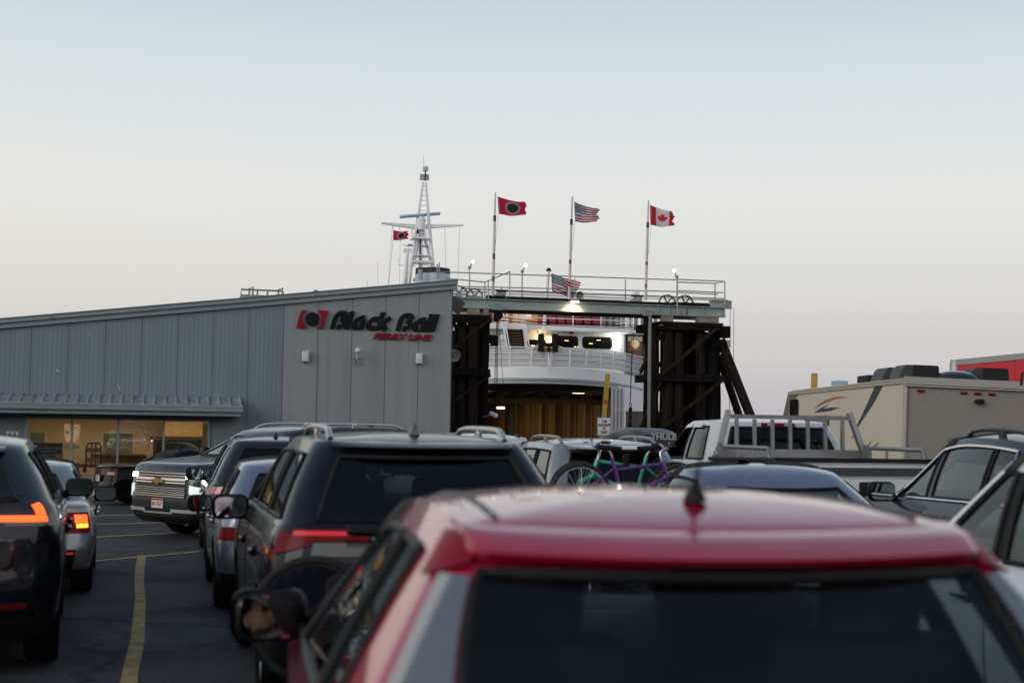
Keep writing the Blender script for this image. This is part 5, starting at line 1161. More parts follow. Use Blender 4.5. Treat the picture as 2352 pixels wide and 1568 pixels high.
q.build('louvre_slat', mat('louvre_grey', (.34, .33, .31), .6), FER, 0, True)
RED = mat('life_locker_red', (.22, .015, .035), .5)
xa = U5(737, 500, 5.6).x; xb = U5(1178, 500, 5.6).x; n = 7
for i in range(n):
    x0, x1 = lerp(xa, xb, i / n), lerp(xa, xb, (i + 1) / n) - .03; q = MB(); q.rbox(((x0 + x1) / 2, SYY + 5.8, zup + .52), (x1 - x0, .5, 1.0), .08); q.rbox(((x0 + x1) / 2, SYY + 5.55, zup + .28), ((x1 - x0) * .8, .3, .5), .06); q.build('red_seat', RED, FER, 40, True)
q = MB(); c = U5(375, 500, 5.6); q.rbox((c.x - .3, SYY + 5.8, zup + .5), (1.0, .5, 1.0), .08); q.build('red_seat', RED, FER, 40, True)
q = MB()
for f_ in (.35, .7, 1.05): q.tube([(hx0, SYY + DY - .8, zup + f_), (hx1 + .05, SYY + DY - .8, zup + f_), (hx1 + .05, SYY + DY + 10, zup + f_)], .03, 6)
x = hx0
while x < hx1: q.tube([(x, SYY + DY - .8, zup), (x, SYY + DY - .8, zup + 1.05)], .04, 6); x += 1.55
for k in range(4): q.tube([(hx1 + .05, SYY + DY + k, zup), (hx1 + .05, SYY + DY + k, zup + 1.05)], .03, 6)
for px in (505, 612): c = U5(px, 480, 5); q.tube([(c.x, SYY + 5, zup), (c.x, SYY + 5, zrf)], .06, 8)
q.build('promenade_railing', WHT, FER, 50, True)
zbt = at_y(*z5(400, 318), SYY + 8).z; xb1 = at_y(*z5(1338, 360), SYY + 8).x
q = MB(); q.prism([(U5(330, 500).x - 3, SYY + 5.2, zrf), (xb1, SYY + 5.2, zrf), (xb1, SYY + 5.2, zbt - .25), (xb1 - 5, SYY + 5.2, zbt - .05), (U5(330, 500).x - 3, SYY + 5.2, zbt)], (0, 30, 0)); q.build('bridge_deck', SHW, FER, 0, True)
q = MB(); q.box((xb1 - .25, SYY + 5.15, zbt - .3), (xb1 + .05, SYY + 5.6, zbt + .15)); q.build('deck_locker', WHT, FER, 0, True)
# jackstaff with lamp screen
a, b = S5(805, 145, -.1), S5(762, 660, .2)
q = MB(); q.tube([b + Vector((0, 0, -.9)), b, a], .13, 12, r2=.07); q.build('jackstaff', WHT, FER, 50, True); q = MB(); q.lathe([(.14, -.05), (.12, .04), (.05, .10), (.001, .12)], a, 'z', 14); q.build('staff_cap', SDK, FER, 50, True)
c = S5(805, 665, -.2); q = MB(); q.box((c.x - .50, SYY - .2, c.z - .48), (c.x - .24, SYY + .05, c.z + .42)); q.box((c.x + .22, SYY - .2, c.z - .48), (c.x + .50, SYY + .05, c.z + .42)); q.box((c.x - .5, SYY + .051, c.z - .48), (c.x + .5, SYY + .09, c.z + .1)); q.build('lamp_screen', SDK, FER, 0, True)
q = MB(); q.lathe([(.001, -.02), (.13, -.02), (.14, .1), (.13, .28), (.001, .28)], c, 'z', 16); q.build('bow_lamp', lamp('bow_amber', (1, .58, .2), 7), FER, 50, True); q = MB(); q.lathe([(.08, -.5), (.08, -.03), (.001, -.03)], c, 'z', 12); q.build('lamp_base', SDK, FER, 50, True)
q = MB(); q.tube([S5(690, 710, -.05), S5(760, 672, .1)], .05, 8); q.tube([S5(850, 690, .1), S5(910, 710, -.05)], .05, 8); q.tube([S5(800, 705, -.1), S5(812, 850, -.1)], .05, 8); q.build('staff_stay', WHT, FER, 50, True)
cells_flag('ensign', 'American flag on the ferry jackstaff behind the gantry railing', [zf(720, 1012), zf(728, 1222), zf(1050, 1108), zf(990, 1300)], SYY - .3, f_us, [UR, CW, CB], .38, freq=8, ph=2.6, rag=.02)
# ------------------------------------------------------------------ mast
MY = 84.0
def z6(x, y): return ((1450 + x / 2.904) / 1.7415, (620 + y / 2.904) / 1.7415)
def M6(x, y, dy=0): return at_y(*z6(x, y), MY + dy)
mst = thing('mast', None, None, FER.location); mst.parent = FER; mst.location = (0, 0, 0)
mwh = mat('mast_white', (.78, .78, .79), .45)
def mpart(q, n, m, s=40): o = q.build(n, m, mst, s); o.location = -FER.location; return o
q = MB(); q.tube([M6(535, 1500), M6(702, 315)], .13, 10, r2=.065); q.tube([M6(822, 1360), M6(733, 315)], .13, 10, r2=.065); q.tube([M6(600, 1250, 1), M6(672, 868, .5)], .10, 10); q.tube([M6(795, 1240, 1), M6(700, 868, .5)], .10, 10); q.tube([M6(672, 1470, .3), M6(676, 860, .3)], .12, 10); mpart(q, 'mast_leg', mwh)
for y, x0, x1 in ((360, 702, 731), (415, 694, 736), (473, 686, 741), (530, 678, 745), (588, 670, 750), (645, 662, 755)): q = MB(); q.tube([M6(x0, y), M6(x1, y)], .022, 6); mpart(q, 'rung', mwh)
q = MB()
for i in range(13): y = 905 + i * 42; q.tube([M6(684, y, -.1), M6(714, y, -.1)], .018, 6)
for x in (684, 714): q.tube([M6(x, 880, -.1), M6(x - 2, 1430, -.1)], .018, 6)
mpart(q, 'ladder', mwh)
q = MB(); q.prism([M6(225, 779), M6(600, 805), M6(1177, 805), M6(1177, 818), M6(785, 848), M6(700, 870), M6(640, 862), M6(560, 845), M6(225, 793)], (0, .35, 0)); mpart(q, 'crosstree', mwh, 0)
q = MB(); q.beam(M6(440, 718, -.2), M6(895, 680, .2), .28, .17, (0, 0, 1)); o = mpart(q, 'radar_scanner', mat('radar_blue', (.12, .24, .42), .4), 0)
q = MB(); q.beam(M6(435, 712, -.2), M6(893, 672, .2), .30, .05, (0, 0, 1)); mpart(q, 'radar_cap', mwh, 0)
q = MB(); q.tube([M6(682, 705), M6(680, 740)], .13, 12); q.lathe([(.001, .32), (.2, .30), (.3, .1), (.26, -.3), (.2, -.5)], M6(680, 775), 'z', 16); mpart(q, 'radar_pedestal', mwh)
q = MB(); c = M6(732, 163); q.rbox(c, (.30, .3, .28), .03); c = M6(720, 258, .2); q.box((c.x - .28, c.y, c.z - .19), (c.x + .28, c.y + .06, c.z + .19)); mpart(q, 'mast_box', mat('mast_grey', (.42, .43, .45), .5), 0)
q = MB(); q.tube([M6(730, 190), M6(728, 300)], .04, 8); q.tube([M6(735, 215, -.05), M6(768, 290, -.05)], .015, 6); q.tube([M6(672, 960, -.05), M6(676, 1240, -.05)], .06, 6); c = M6(636, 895); q.rbox(c, (.14, .2, .28), .03); mpart(q, 'mast_fitting', SDK)
q = MB()
for x0, x1, y0, y1 in ((572, 775, 965, 985), (605, 770, 1165, 1180), (585, 793, 1228, 1262)): a, b = M6(x0, y0), M6(x1, y1); q.box((a.x, MY - .5, b.z), (b.x, MY + .7, a.z))
for pts in ([(572, 850), (572, 965)], [(580, 840), (580, 965)], [(572, 915), (640, 915)], [(745, 850), (745, 965)], [(730, 755), (727, 965)], [(650, 755), (775, 755)], [(742, 915), (775, 910)], [(640, 862), (775, 862)], [(600, 1200), (770, 1190)], [(712, 1140), (712, 1230)], [(600, 1218), (640, 1218)], [(690, 1262), (800, 1310)], [(750, 1262), (810, 1310)]): q.tube([M6(*p, dy=-.3) for p in pts], .022, 6)
mpart(q, 'platform', mwh, 0)
q = MB(); q.tube([M6(488, 1490), M6(522, 1140)], .13, 10, r2=.10); q.tube([M6(515, 1380), M6(528, 1140)], .06, 8); q.tube([M6(531, 1140), M6(531, 1060)], .03, 8); q.tube([M6(415, 1195), M6(418, 1280), M6(620, 1285)], .03, 6); a, b = M6(477, 1085), M6(568, 1140); q.box((a.x, MY, b.z), (b.x, MY + .08, a.z)); q.prism([M6(466, 1040), M6(530, 1048), M6(585, 1055), M6(530, 1060)], (0, .2, 0)); mpart(q, 'aft_mast', mwh)
q = MB(); q.beam(M6(525, 1044), M6(595, 1050), .12, .10); q.beam(M6(690, 1058), M6(770, 1067), .12, .10); mpart(q, 'radar_scanner', mat('radar_blue', (.12, .24, .42), .4), 0)
q = MB()
for pts in ([(348, 815), (300, 1500)], [(352, 815), (357, 880)], [(355, 995), (305, 1500)], [(428, 822), (438, 995), (430, 1490)], [(955, 838), (968, 1360)], [(1130, 822), (1105, 1500)], [(710, 0), (710, 145)], [(178, 1250), (178, 1500)], [(55, 1465), (55, 1540)]): q.tube([M6(*p) for p in pts], .011, 4)
mpart(q, 'rigging', mat('stay_wire', (.3, .3, .3), .6))
cells_flag('house_flag', 'small red flag with black disc hanging from the ship mast crosstree', [z6(357, 878), z6(354, 996), z6(533, 888), z6(532, 972)], MY - .1, f_ball, [CR, CK, CGY], .12, ph=2, rag=.04)
# funnel top with soot black rim
a = M6(620, 1340, -2); b = M6(1010, 1420, -2); q = MB(); n = 28
def el(cx_, cy_, rx_, ry_, z, i): return Vector((cx_ + rx_ * math.cos(2 * math.pi * i / n), cy_ + ry_ * math.sin(2 * math.pi * i / n), z))
cc = M6(815, 1400, -2); rx_ = (b.x - a.x) / 2
q.grid([[el(cc.x, cc.y, rx_ * 1.0, 1.6, cc.z - 1.2, i), el(cc.x, cc.y, rx_, 1.6, cc.z + .02, i)] for i in range(n + 1)], 0)
q.grid([[el(cc.x, cc.y, rx_ * 1.0, 1.6, cc.z + .02, i), el(cc.x, cc.y, rx_ * .98, 1.55, cc.z + .42 + .10 * math.sin(2 * math.pi * i / n), i), el(cc.x, cc.y, rx_ * .9, 1.4, cc.z + .36, i), el(cc.x, cc.y, rx_ * .9, 1.4, cc.z - .2, i)] for i in range(n + 1)], 1)
q.build('funnel', [mat('funnel_blue', (.4, .46, .52), .4), mat('soot_black', (.01, .01, .011), .7)], FER, 40, True)
q = MB(); a, b = M6(828, 1325, -3.2), M6(942, 1425, -3.2); q.box((a.x, MY - 3.2, b.z - .4), (lerp(a.x, b.x, .5), MY - 2.6, a.z)); q.box((lerp(a.x, b.x, .5) + .01, MY - 3.0, b.z - .4), (b.x, MY - 2.6, a.z - .1)); q.build('vent_trunk', mat('vent_tan', (.34, .26, .20), .6, noise=.2), FER, 0, True)
q = MB(); 
for x, y0, y1 in ((868, 1265, 1440), (893, 1245, 1440)): q.tube([M6(x, y0, -3.6), M6(x, y1, -3.6)], .035, 8)
for i in range(5): y = 1280 + i * 24; q.tube([M6(860, y, -3.6), M6(884, y, -3.6)], .03, 8)
q.tube([M6(672, 1330, -3.6), M6(672, 1450, -3.6)], .14, 10); q.tube([M6(598, 1430, -3.6), M6(598, 1470, -3.6)], .06, 8); q.build('vent_pipe', mat('pipe_grey', (.30, .31, .31), .5), FER, 40, True)
# ------------------------------------------------------------------ vehicles
BRK = lamp('brake_red', (1, .035, .01), 3.0); BRKO = lamp('brake_orange', (1, .075, .008), 3.4); AMB = lamp('amber_lit', (1, .32, .02), 3.5)
TRED = mat('tail_lens_red', (.11, .002, .005), .25, coat=0, spec=.15, emit=(.6, .005, .015), es=.05); TDK = mat('tail_lens_smoked', (.03, .012, .012), .12, coat=1); TCL = mat('tail_lens_clear', (.45, .44, .43), .12, coat=1)
HLW = lamp('headlamp_lit', (.93, 1, .96), 11)
def zs(tab, k, dz=0): return [(r_[0] * k + dz,) + tuple(r_[1:]) for r_ in tab]
P_RED = paint('cherry_red', (.44, .006, .038), .1, .3, 1.0, rv=.05); P_SILV = paint('graphite_blue', (.010, .013, .024), .2, .25, .5, spec=.06); P_SIL2 = paint('silver_blue', (.24, .27, .34), .7, .27); P_SIL3 = paint('pearl_silver', (.42, .42, .42), .6, .25)
P_DKG = paint('dark_grey', (.05, .055, .065), .5, .25); P_BLK = paint('black', (.003, .003, .004), .0, .2, .1, spec=.08); P_OLV = paint('slate_green', (.045, .055, .055), .4, .25); P_NAVY = paint('dark_navy', (.007, .009, .016), .2, .25)
P_WHT = paint('white', (.62, .64, .66), 0, .3); P_WSLV = paint('light_silver', (.28, .30, .31), .5, .28); P_MAR = paint('maroon', (.07, .012, .014), .3, .25); P_GUN = paint('gunmetal', (.045, .053, .068), .5, .28, .4, spec=.1)

# --- red hatchback in front
TUB_H = [(.20, .13, .16, .12), (.30, .05, .05, .04), (.48, .0, .0, .015), (.66, .02, .01, .0), (.80, .035, .06, .0), (.88, .05, .15, .015), (.95, .06, .45, .02), (1.00, .075, .75, .025), (1.03, .09, 1.0, .03)]
red = Car('red_hatchback', 'cherry red hatchback with roof aerial in the foreground', 'car', (1.35, 4.62), -3.8, L=4.15, W=1.82, tub=TUB_H, zbelt=1.03, zroof=1.545, mirror_z=.03, cab=(.09, .42, 1.0, 1.72, .03, .30), wr=.30, ww=.19, yrw=-1.22, yfw=1.30, cr=.24, arc=(.04, .15), arcm=.36, taper=.09, gtap=.20, ccr=.055, crown=.045,
          paint=P_RED, win=[((-1.46, -1.32), (-1.10, -1.02)), ((-1.04, -.96), (.04, .04)), ((.12, .12), 2.97)], hb=.04, ht=.84, fin=None, glassR=(.50, .56, .56), glassF=(.72, .8, .78), skip=(('side2', -1),), beltrise=.10, sglass=.97, seats=True)
for n_ in P_RED.node_tree.nodes:
    if n_.type == 'BSDF_PRINCIPLED': n_.inputs['Coat IOR'].default_value = 1.75
red.spoil(.12, 1.85, .035)
red.patch('spoiler_side', mat('spoiler_red', (.26, .001, .008), .4), .99, 1.9, .55, .97, .022, .04, surf='cab', zfun=lambda t: (lerp(.88, .80, t), .99))
red.patch('tail_light', TCL, 1.0, 1.35, .72, 1.03, .010, .03)
for nm_, m_, d0, d1 in (('tail_light_strip', mat('tail_strip_grey', (.16, .18, .22), .3, coat=.5, bump=.4, bscale=45, stretch=(.2, .2, 3)), .03, .24), ('tail_light_pillar', TCL, .245, .52)):
    for sg in (1, -1):
        qg = lambda h: red.sglass - red.gtap * (1 - h)
        hs = [.0 + .83 * i / 10 for i in range(11)]
        q = MB(); q.grid([[red.cp(qg(h) + lerp(d0, d1, t / 6), h, sg, .014) for h in hs] for t in range(7)]); q.grid([[red.cp(qg(h) + lerp(d0, d1, t / 6), h, sg, -.01) for h in hs] for t in range(7)])
        for d in (d0, d1): q.grid([[red.cp(qg(h) + d, h, sg, o_) for h in hs] for o_ in (.014, -.01)])
        q.build(nm_, m_, red.root, 40, merge=.0002)
red.centre_patch('brake_light', TDK, .28, .865, .915, .012, .02, surf='cab')
# drip channels on the roof and the whip aerial
for sg in (1, -1):
    q = MB(); yr, yf, w = red.cl(1)[:3]; q.tube([(sg * (w - .10), y, red.zr(y) + red.crown * math.sin(.1 / w * math.pi / 2) ** .8 + .0) for y in [lerp(yr + .18, yf - .1, i / 10) for i in range(11)]], .008, 6); q.build('roof_strip', mat('grey_rubber', (.06, .065, .08), .5), red.root, 40)
yr, yf, w = red.cl(1)[:3]; ya = yr + .30; za = red.zr(ya) + red.crown - .004
q = MB(); q.lathe([(.028, 0), (.026, .010), (.018, .026), (.010, .042), (.001, .046)], (0, ya, za), 'z', 20, sc=(1, 1.5, 1)); q.tube([(0, ya, za + .04), (0, ya - .08, za + .16)], .005, 8, r2=.003); q.build('aerial', BLK, red.root, 50)
# --- compact crossover with bicycle behind: graphite blue
suv = Car('graphite_suv', 'graphite blue crossover with silver roof rails and red tail lamps', 'car', (1.52, 10.25), 0, L=4.6, W=1.86, tub=zs(SUV, 1.075), zbelt=1.17, zroof=1.645, cab=(.10, .42, 1.2, 2.02, .085, .29), wr=.35, ww=.225, yrw=-1.36, yfw=1.32, arc=(.03, .10), crown=.045, clad=.46,
          paint=P_SILV, win=[((-1.90, -1.66), (-1.22, -1.14)), ((-1.10, -1.04), (-.20, -.18)), ((-.10, -.08), 2.97)], rails=mat('satin_rail', (.55, .54, .52), .3, .9), glassR=(.16, .18, .19), glassF=(.6, .7, .68), sglass=.97, mirror_z=-.05, hb=.05, ht=.83, fin='rear', fin_mat=mat('fin_bronze', (.10, .085, .07), .35, .3))
suv.spoil(.13, 1.3, .02)
suv.centre_patch('light_bar_trim', mat('chrome_dull', (.25, .25, .26), .25, 1), .62, 1.015, 1.045, .014, .02)
suv.patch('tail_light', TRED, .42, 1.40, 1.07, 1.135, .016, .04)
suv.patch('tail_light_hook', TRED, 1.0, 1.65, .88, 1.07, .014, .04, zfun=lambda t: (lerp(1.05, .985, t), lerp(1.07, 1.125, t)))
suv.patch('tail_light_glow', lamp('tail_dim', (1, .01, .03), .5), .46, 1.36, 1.10, 1.125, .020, .02)
suv.patch('reverse_light', mat('reverse_lens', (.10, .10, .10), .15, coat=.6), .45, 1.0, .985, 1.06, .012, .03)
suv.handles(P_SILV, (-1.0, .05), .92); suv.seams((-.15, .95), .40, 1.05)
q = text_mb('RAV4', .07, Matrix.Translation((.0, 0, 0)), .004, .002, 0, 1.1); o = q.build('badge', CHR, suv.root, 0); o.location = (-.45, -2.265, .78)
q = MB(); q.lathe([(.045, -.01), (.07, 0), (.045, .01)], (0, -2.3, .86), 'y', 24, sc=(1.3, 1, 1)); q.build('emblem', CHR, suv.root, 40)
# --- silver blue saloon ahead of it
SED_CAB = (.72, 1.32, 1.32, 2.12, .10, .30)
WIN_SED = [((-1.10, -.98), (-.90, -.83)), ((-.86, -.80), (-.04, -.04)), ((.06, .06), 2.97)]
sal = Car('silver_saloon', 'silver blue saloon between the graphite crossover and the grey wagon', 'car', (1.42, 15.65), 0, L=4.7, W=1.82, tub=SEDAN, zbelt=.965, zroof=1.40, cab=SED_CAB, wr=.32, ww=.21, yrw=-1.33, yfw=1.38, arc=(.05, .09), paint=P_SIL2, win=WIN_SED, glassR=(.04, .05, .06), fin=None, sglass=.96, mirror_z=-.03)
sal.patch('tail_light', TRED, .62, 1.7, .70, .82, .012, .03); sal.handles(CHR, (-.9, .1), .82)
# --- dark grey wagon / suv ahead
wag = Car('grey_wagon', 'dark grey wagon just behind the turning green SUV', 'car', (1.50, 21.1), 0, L=4.65, W=1.86, tub=SUV, zbelt=1.08, zroof=1.66, cab=(.12, .52, 1.2, 2.0, .085, .36), wr=.35, ww=.22, arc=(.05, .11), paint=paint('wagon_grey', (.030, .032, .036), .4, .22), win=[((-1.75, -1.55), (-1.18, -1.10)), ((-1.08, -1.02), (-.18, -.16)), ((-.08, -.06), 2.97)], glassR=(.03, .035, .04), sglass=.96, trim='chrome')
wag.patch('tail_light', mat('tail_lens_pink', (.55, .16, .15), .15, coat=1), .95, 1.6, .94, 1.03, .014, .04); wag.handles(CHR, (-1.0, .1), .9)
# --- dark navy crossover on the left
lex = Car('navy_crossover', 'dark navy crossover on the left with glowing L shaped brake lamps', 'car', (-1.68, 12.3), 3, L=4.66, W=1.86, tub=zs(SUV, 1.075), zbelt=1.17, zroof=1.60, cab=(.14, .72, 1.2, 2.0, .085, .31), wr=.37, ww=.235, yrw=-1.38, yfw=1.32, arc=(.08, .11), paint=P_NAVY, win=[((-1.62, -1.42), (-1.14, -1.04)), ((-1.06, -.98), (-.18, -.16)), ((-.08, -.06), 2.97)], glassR=(.03, .035, .045), sglass=.93, trim='black', mirror_z=.02, mscale=.85)
lex.centre_patch('light_bar', BRKO, .95, 1.04, 1.08, .016, .04)
lex.patch('brake_light_lower', BRKO, .90, 1.40, 1.04, 1.08, .016, .04); lex.patch('brake_light_hook', BRKO, 1.22, 1.40, 1.08, 1.19, .016, .04, zfun=lambda t: (1.085, lerp(1.15, 1.165, t)))
lex.patch('light_housing', TDK, .8, 1.6, 1.01, 1.165, .008, .03); lex.patch('brake_light_upper', lamp('brake_deep_red', (1, .03, .01), 2.6), .0, .78, 1.125, 1.155, .016, .04)
lex.patch('reflector', mat('reflector_dim', (.15, .005, .01), .3), .45, 1.05, .46, .50, .012, .02); lex.spoil(.16, 1.2, .02); lex.handles(P_NAVY, (-1.0, .1), .93)
# --- silver saloon ahead of it
sl2 = Car('silver_sedan', 'pale silver sedan in front of the navy crossover with lit brake lamps', 'car', (-1.62, 17.35), 1.8, L=4.65, W=1.80, tub=SEDAN, zbelt=.955, zroof=1.35, cab=SED_CAB, wr=.32, ww=.22, yrw=-1.35, yfw=1.35, arc=(.06, .09), paint=P_WSLV, win=WIN_SED, glassR=(.18, .23, .24), fin=None, sglass=.96, mirror_z=.02, clad=.30)
sl2.patch('brake_light', BRKO, 1.12, 1.5, .77, .85, .014, .04); sl2.patch('turn_light', AMB, 1.15, 1.5, .72, .762, .014, .04); sl2.patch('light_housing', TRED, .8, 1.6, .665, .875, .008, .03)
sl2.patch('bumper_grille', BLK, .7, 1.15, .28, .50, .010, .03); sl2.patch('reflector', lamp('reflector_lit', (1, .02, .03), .35), .85, 1.1, .455, .475, .016, .02); sl2.handles(CHR, (-.9, .1, .35), .82)
# --- maroon car, mostly outside the left edge
mar = Car('maroon_car', 'maroon car at the left edge showing its right door mirror', 'car', (-1.76, 6.65), 0, L=4.5, W=1.80, tub=zs(SUV, 1.03), zbelt=1.12, zroof=1.62, cab=(.12, .5, 1.2, 2.0, .085, .29), wr=.34, paint=P_MAR, win=[((-1.7, -1.5), (-1.15, -1.08)), ((-1.05, -1.0), (-.18, -.16)), ((-.08, -.06), 2.97)], fin=None, mpaint=True, mirror_z=-.02, mscale=.8, sglass=.95)
# --- green grey full size SUV turning across
big = Car('green_suv', 'slate green full size SUV turning in front of the terminal, headlamps lit', 'car', (0, 0), 0, None, L=5.7, W=2.06, tub=[(.28, .14, .14, .10), (.38, .06, .03, .04), (.60, .0, .0, .01), (.80, .02, .01, .0), (1.0, .03, .02, .0), (1.19, .05, .05, .012), (1.275, .06, .16, .03), (1.325, .07, .6, .05), (1.355, .08, 1.0, .07), (1.38, .10, 1.30, .085)], zbelt=1.38, zroof=1.905,
          cab=(.10, .38, 1.22, 2.15, .085, .26), wr=.41, ww=.275, yrw=-1.70, yfw=1.62, cf=.30, bf=.10, arc=(.03, .10), paint=P_OLV, win=[((-2.55, -2.40), (-1.45, -1.40)), ((-1.33, -1.29), (-.24, -.22)), ((-.12, -.10), 2.975)], rails=mat('rail_bright', (.6, .61, .62), .25, .9), glassF=(.30, .40, .40), glassR=(.03, .04, .045), sglass=.95, mirror_z=.06, wheel='multi', clad=.46, mpaint=False)
fx = at_d(364, 1100, 23.8); hd = R(90 + 44 + 90) - R(13.7)            # nose points to the left and towards us
hdir = Vector((math.sin(-R(137 - 13.7)), math.cos(R(137 - 13.7)), 0)); hdir = (rgt0 * -math.sin(R(40)) - Vector((fwd.x, fwd.y, 0)).normalized() * math.cos(R(40)))
big.root.rotation_euler = (0, 0, math.atan2(-hdir.x, hdir.y)); bc = Vector((fx.x, fx.y, 0)) - hdir * (5.7 / 2); big.root.location = (bc.x, bc.y, gz(bc.y))
GRB = mat('grille_black', (.008, .008, .009), .4)
big.centre_patch('grille', GRB, .93, .68, 1.14, .010, .03, 'front')
for k, z in enumerate((1.115, 1.07, 1.0, .955, .87, .835, .80, .765, .73)): big.centre_patch('grille_bar', CHR if k in (2, 3) else ALU, .92, z, z + (.04 if k == 2 else .02 if k == 3 else .014), .032, .02, 'front')
big.patch('headlight', HLW, 4.08, 3.5, 1.035, 1.11, .016, .04); big.patch('running_light', lamp('drl', (.9, 1, .93), .9), 3.95, 3.55, .70, .86, .014, .03, zfun=lambda t: (lerp(.80, .70, t), lerp(.93, .90, t)))
big.centre_patch('lower_grille', GRB, .98, .40, .56, .012, .03, 'front'); big.patch('skid_trim', mat('skid_white', (.6, .61, .6), .35, .6), 4.5, 3.6, .475, .53, .03, .03); big.centre_patch('skid_trim', mat('skid_white', (.6, .61, .6), .35, .6), .55, .45, .475, .03, .03, 'front')
bw = [(-.13, .022), (-.05, .022), (-.042, .042), (.05, .042), (.042, .022), (.13, .022), (.112, -.022), (.035, -.022), (.042, -.042), (-.05, -.042), (-.042, -.022), (-.145, -.022)]
q = MB(); q.prism([(x * 1.15, 2.845, .985 + z * 1.3) for x, z in bw], (0, .05, 0)); q.build('emblem', mat('emblem_gold', (.55, .33, .10), .3, .9), big.root, 0)
big.plate(2.86, .615, math.pi, 'BK F3DT', 'd0cccb', 'a8404e', 'b03040')
# --- black fastback saloon by the terminal
chg = Car('black_sedan', 'glossy black sedan parked facing right beside the terminal window', 'car', (0, 0), 0, None, L=5.0, W=1.90, tub=zs(SEDAN, 1.04), zbelt=1.005, zroof=1.40, cab=(.75, 1.75, 1.45, 2.3, .10, .30), wr=.36, ww=.24, yrw=-1.5, yfw=1.5, arc=(.07, .09), paint=P_BLK, win=[((-1.15, -1.0), (-.95, -.88)), ((-.9, -.85), (-.05, -.05)), ((.05, .05), 2.97)], glassF=(.10, .11, .11), fin='rear', sglass=.96, clad=.3)
hd2 = rgt0 * math.sin(R(58)) + Vector((fwd.x, fwd.y, 0)).normalized() * math.cos(R(58)); c = at_d(226, 1100, 36.3); bc = Vector((c.x, c.y, 0)) + hd2 * 2.5
chg.root.rotation_euler = (0, 0, math.atan2(-hd2.x, hd2.y)); chg.root.location = (bc.x, bc.y, gz(bc.y))
chg.centre_patch('tail_light', TRED, 1.0, .865, .885, .014, .03); chg.patch('tail_light', TRED, .6, 1.5, .775, .89, .012, .03); chg.patch('tail_light_lens', mat('lens_glint', (.32, .17, .16), .15, coat=1), .75, 1.35, .80, .86, .02, .02)
chg.centre_patch('lip_spoiler', P_BLK, 1.0, .975, 1.02, .05, .10); chg.patch('exhaust', CHR, .72, 1.0, .33, .40, .02, .04); chg.plate(-2.52, .70, 0, 'BSD 1', 'c6c8ca', '30343c', 'a85a5a')
# --- white people carrier beyond the graphite SUV
van = Car('white_minivan', 'white minivan roof showing above the graphite crossover', 'car', (4.85, 23.6), 0, L=5.0, W=1.98, tub=zs(SUV, 1.0), zbelt=1.09, zroof=1.77, cab=(.12, .45, .95, 1.95, .085, .27), wr=.34, arc=(.05, .12), paint=P_WHT, win=[((-2.0, -1.9), (-1.1, -1.05)), ((-1.0, -.97), (-.1, -.1)), ((0, 0), 2.97)], glassR=(.03, .035, .04), fin=None, sglass=.95)
van.centre_patch('brake_light', mat('tail_lens_red', (.28, .008, .012)), .30, .93, .99, .02, .03, surf='cab')
for sg in (1, -1):
    q = MB(); y = van.cl(1)[0] + .35; q.rbox((sg * .60, y, van.zr(y) + .02), (.06, .30, .06), .02); q.build('roof_mount', BLK, van.root, 40)
# --- light silver wagon carrying two bicycles
sub = Car('silver_wagon', 'light silver wagon with a rear rack of two bicycles', 'car', (5.05, 17.4), 0, L=4.6, W=1.84, tub=SUV, zbelt=1.08, zroof=1.66, cab=(.10, .52, 1.2, 2.0, .085, .25), wr=.34, ww=.22, arc=(.05, .11), paint=P_WSLV, win=[((-1.80, -1.55), (-1.2, -1.1)), ((-1.1, -1.02), (-.18, -.16)), ((-.08, -.06), 2.97)], rails=mat('rail_grey', (.30, .29, .28), .35, .6), glassR=(.02, .022, .022), sglass=.98, fin=None)
sub.spoil(.22, 1.25, .03); sub.centre_patch('brake_light', TRED, .40, .90, .93, .02, .02, surf='cab'); sub.patch('tail_light', TRED, .95, 1.8, .80, 1.02, .012, .03)
# --- dark estate with roof box
est = Car('dark_estate', 'dark estate car with rails mostly hidden behind the white pickup', 'car', (8.05, 24.4), 0, L=4.75, W=1.85, tub=zs(SUV, .95), zbelt=1.03, zroof=1.49, cab=(.12, .6, 1.2, 2.0, .085, .28), wr=.34, paint=P_DKG, win=[((-1.75, -1.55), (-1.18, -1.10)), ((-1.08, -1.02), (-.18, -.16)), ((-.08, -.06), 2.97)], rails=True, fin=None)
BX = thing('roof_box', 'dark grey roof box with pale lettering on its rear end', 'roof box', (8.25, 24.2, gz(24.2) + 1.56))
q = MB(); P = []
for k in range(9):
    t = k / 8; y = lerp(-1.1, 1.15, t); s_ = (1 - abs(2 * t - 1) ** 5 * .25) ; hh_ = (.40 if t < .5 else lerp(.40, .22, (t - .5) * 2)) * s_
    P.append([Vector((.42 * s_ * math.copysign(abs(math.cos(a)) ** .45, math.cos(a)), y, hh_ / 2 + hh_ / 2 * math.copysign(abs(math.sin(a)) ** .5, math.sin(a)))) for a in [2 * math.pi * j / 24 for j in range(25)]])
q.grid(P); q.add(P[0][:-1], [tuple(range(24))]); q.add(P[-1][:-1], [tuple(range(24))]); q.build('shell', mat('box_grey', (.035, .037, .042), .4, noise=.1), BX, 50, merge=.001)
text_mb('THULE', .145, Matrix.Translation((.08, -1.108, .25)), .002, .006, 0, 1.05).build('lettering', mat('box_letter', (.36, .37, .38), .4), BX, 0)
q = MB()
for y in (-.6, .6): q.beam((-.62, y, -.03), (.5, y, -.03), .06, .035)
q.build('cross_bar', BLK, BX, 0)
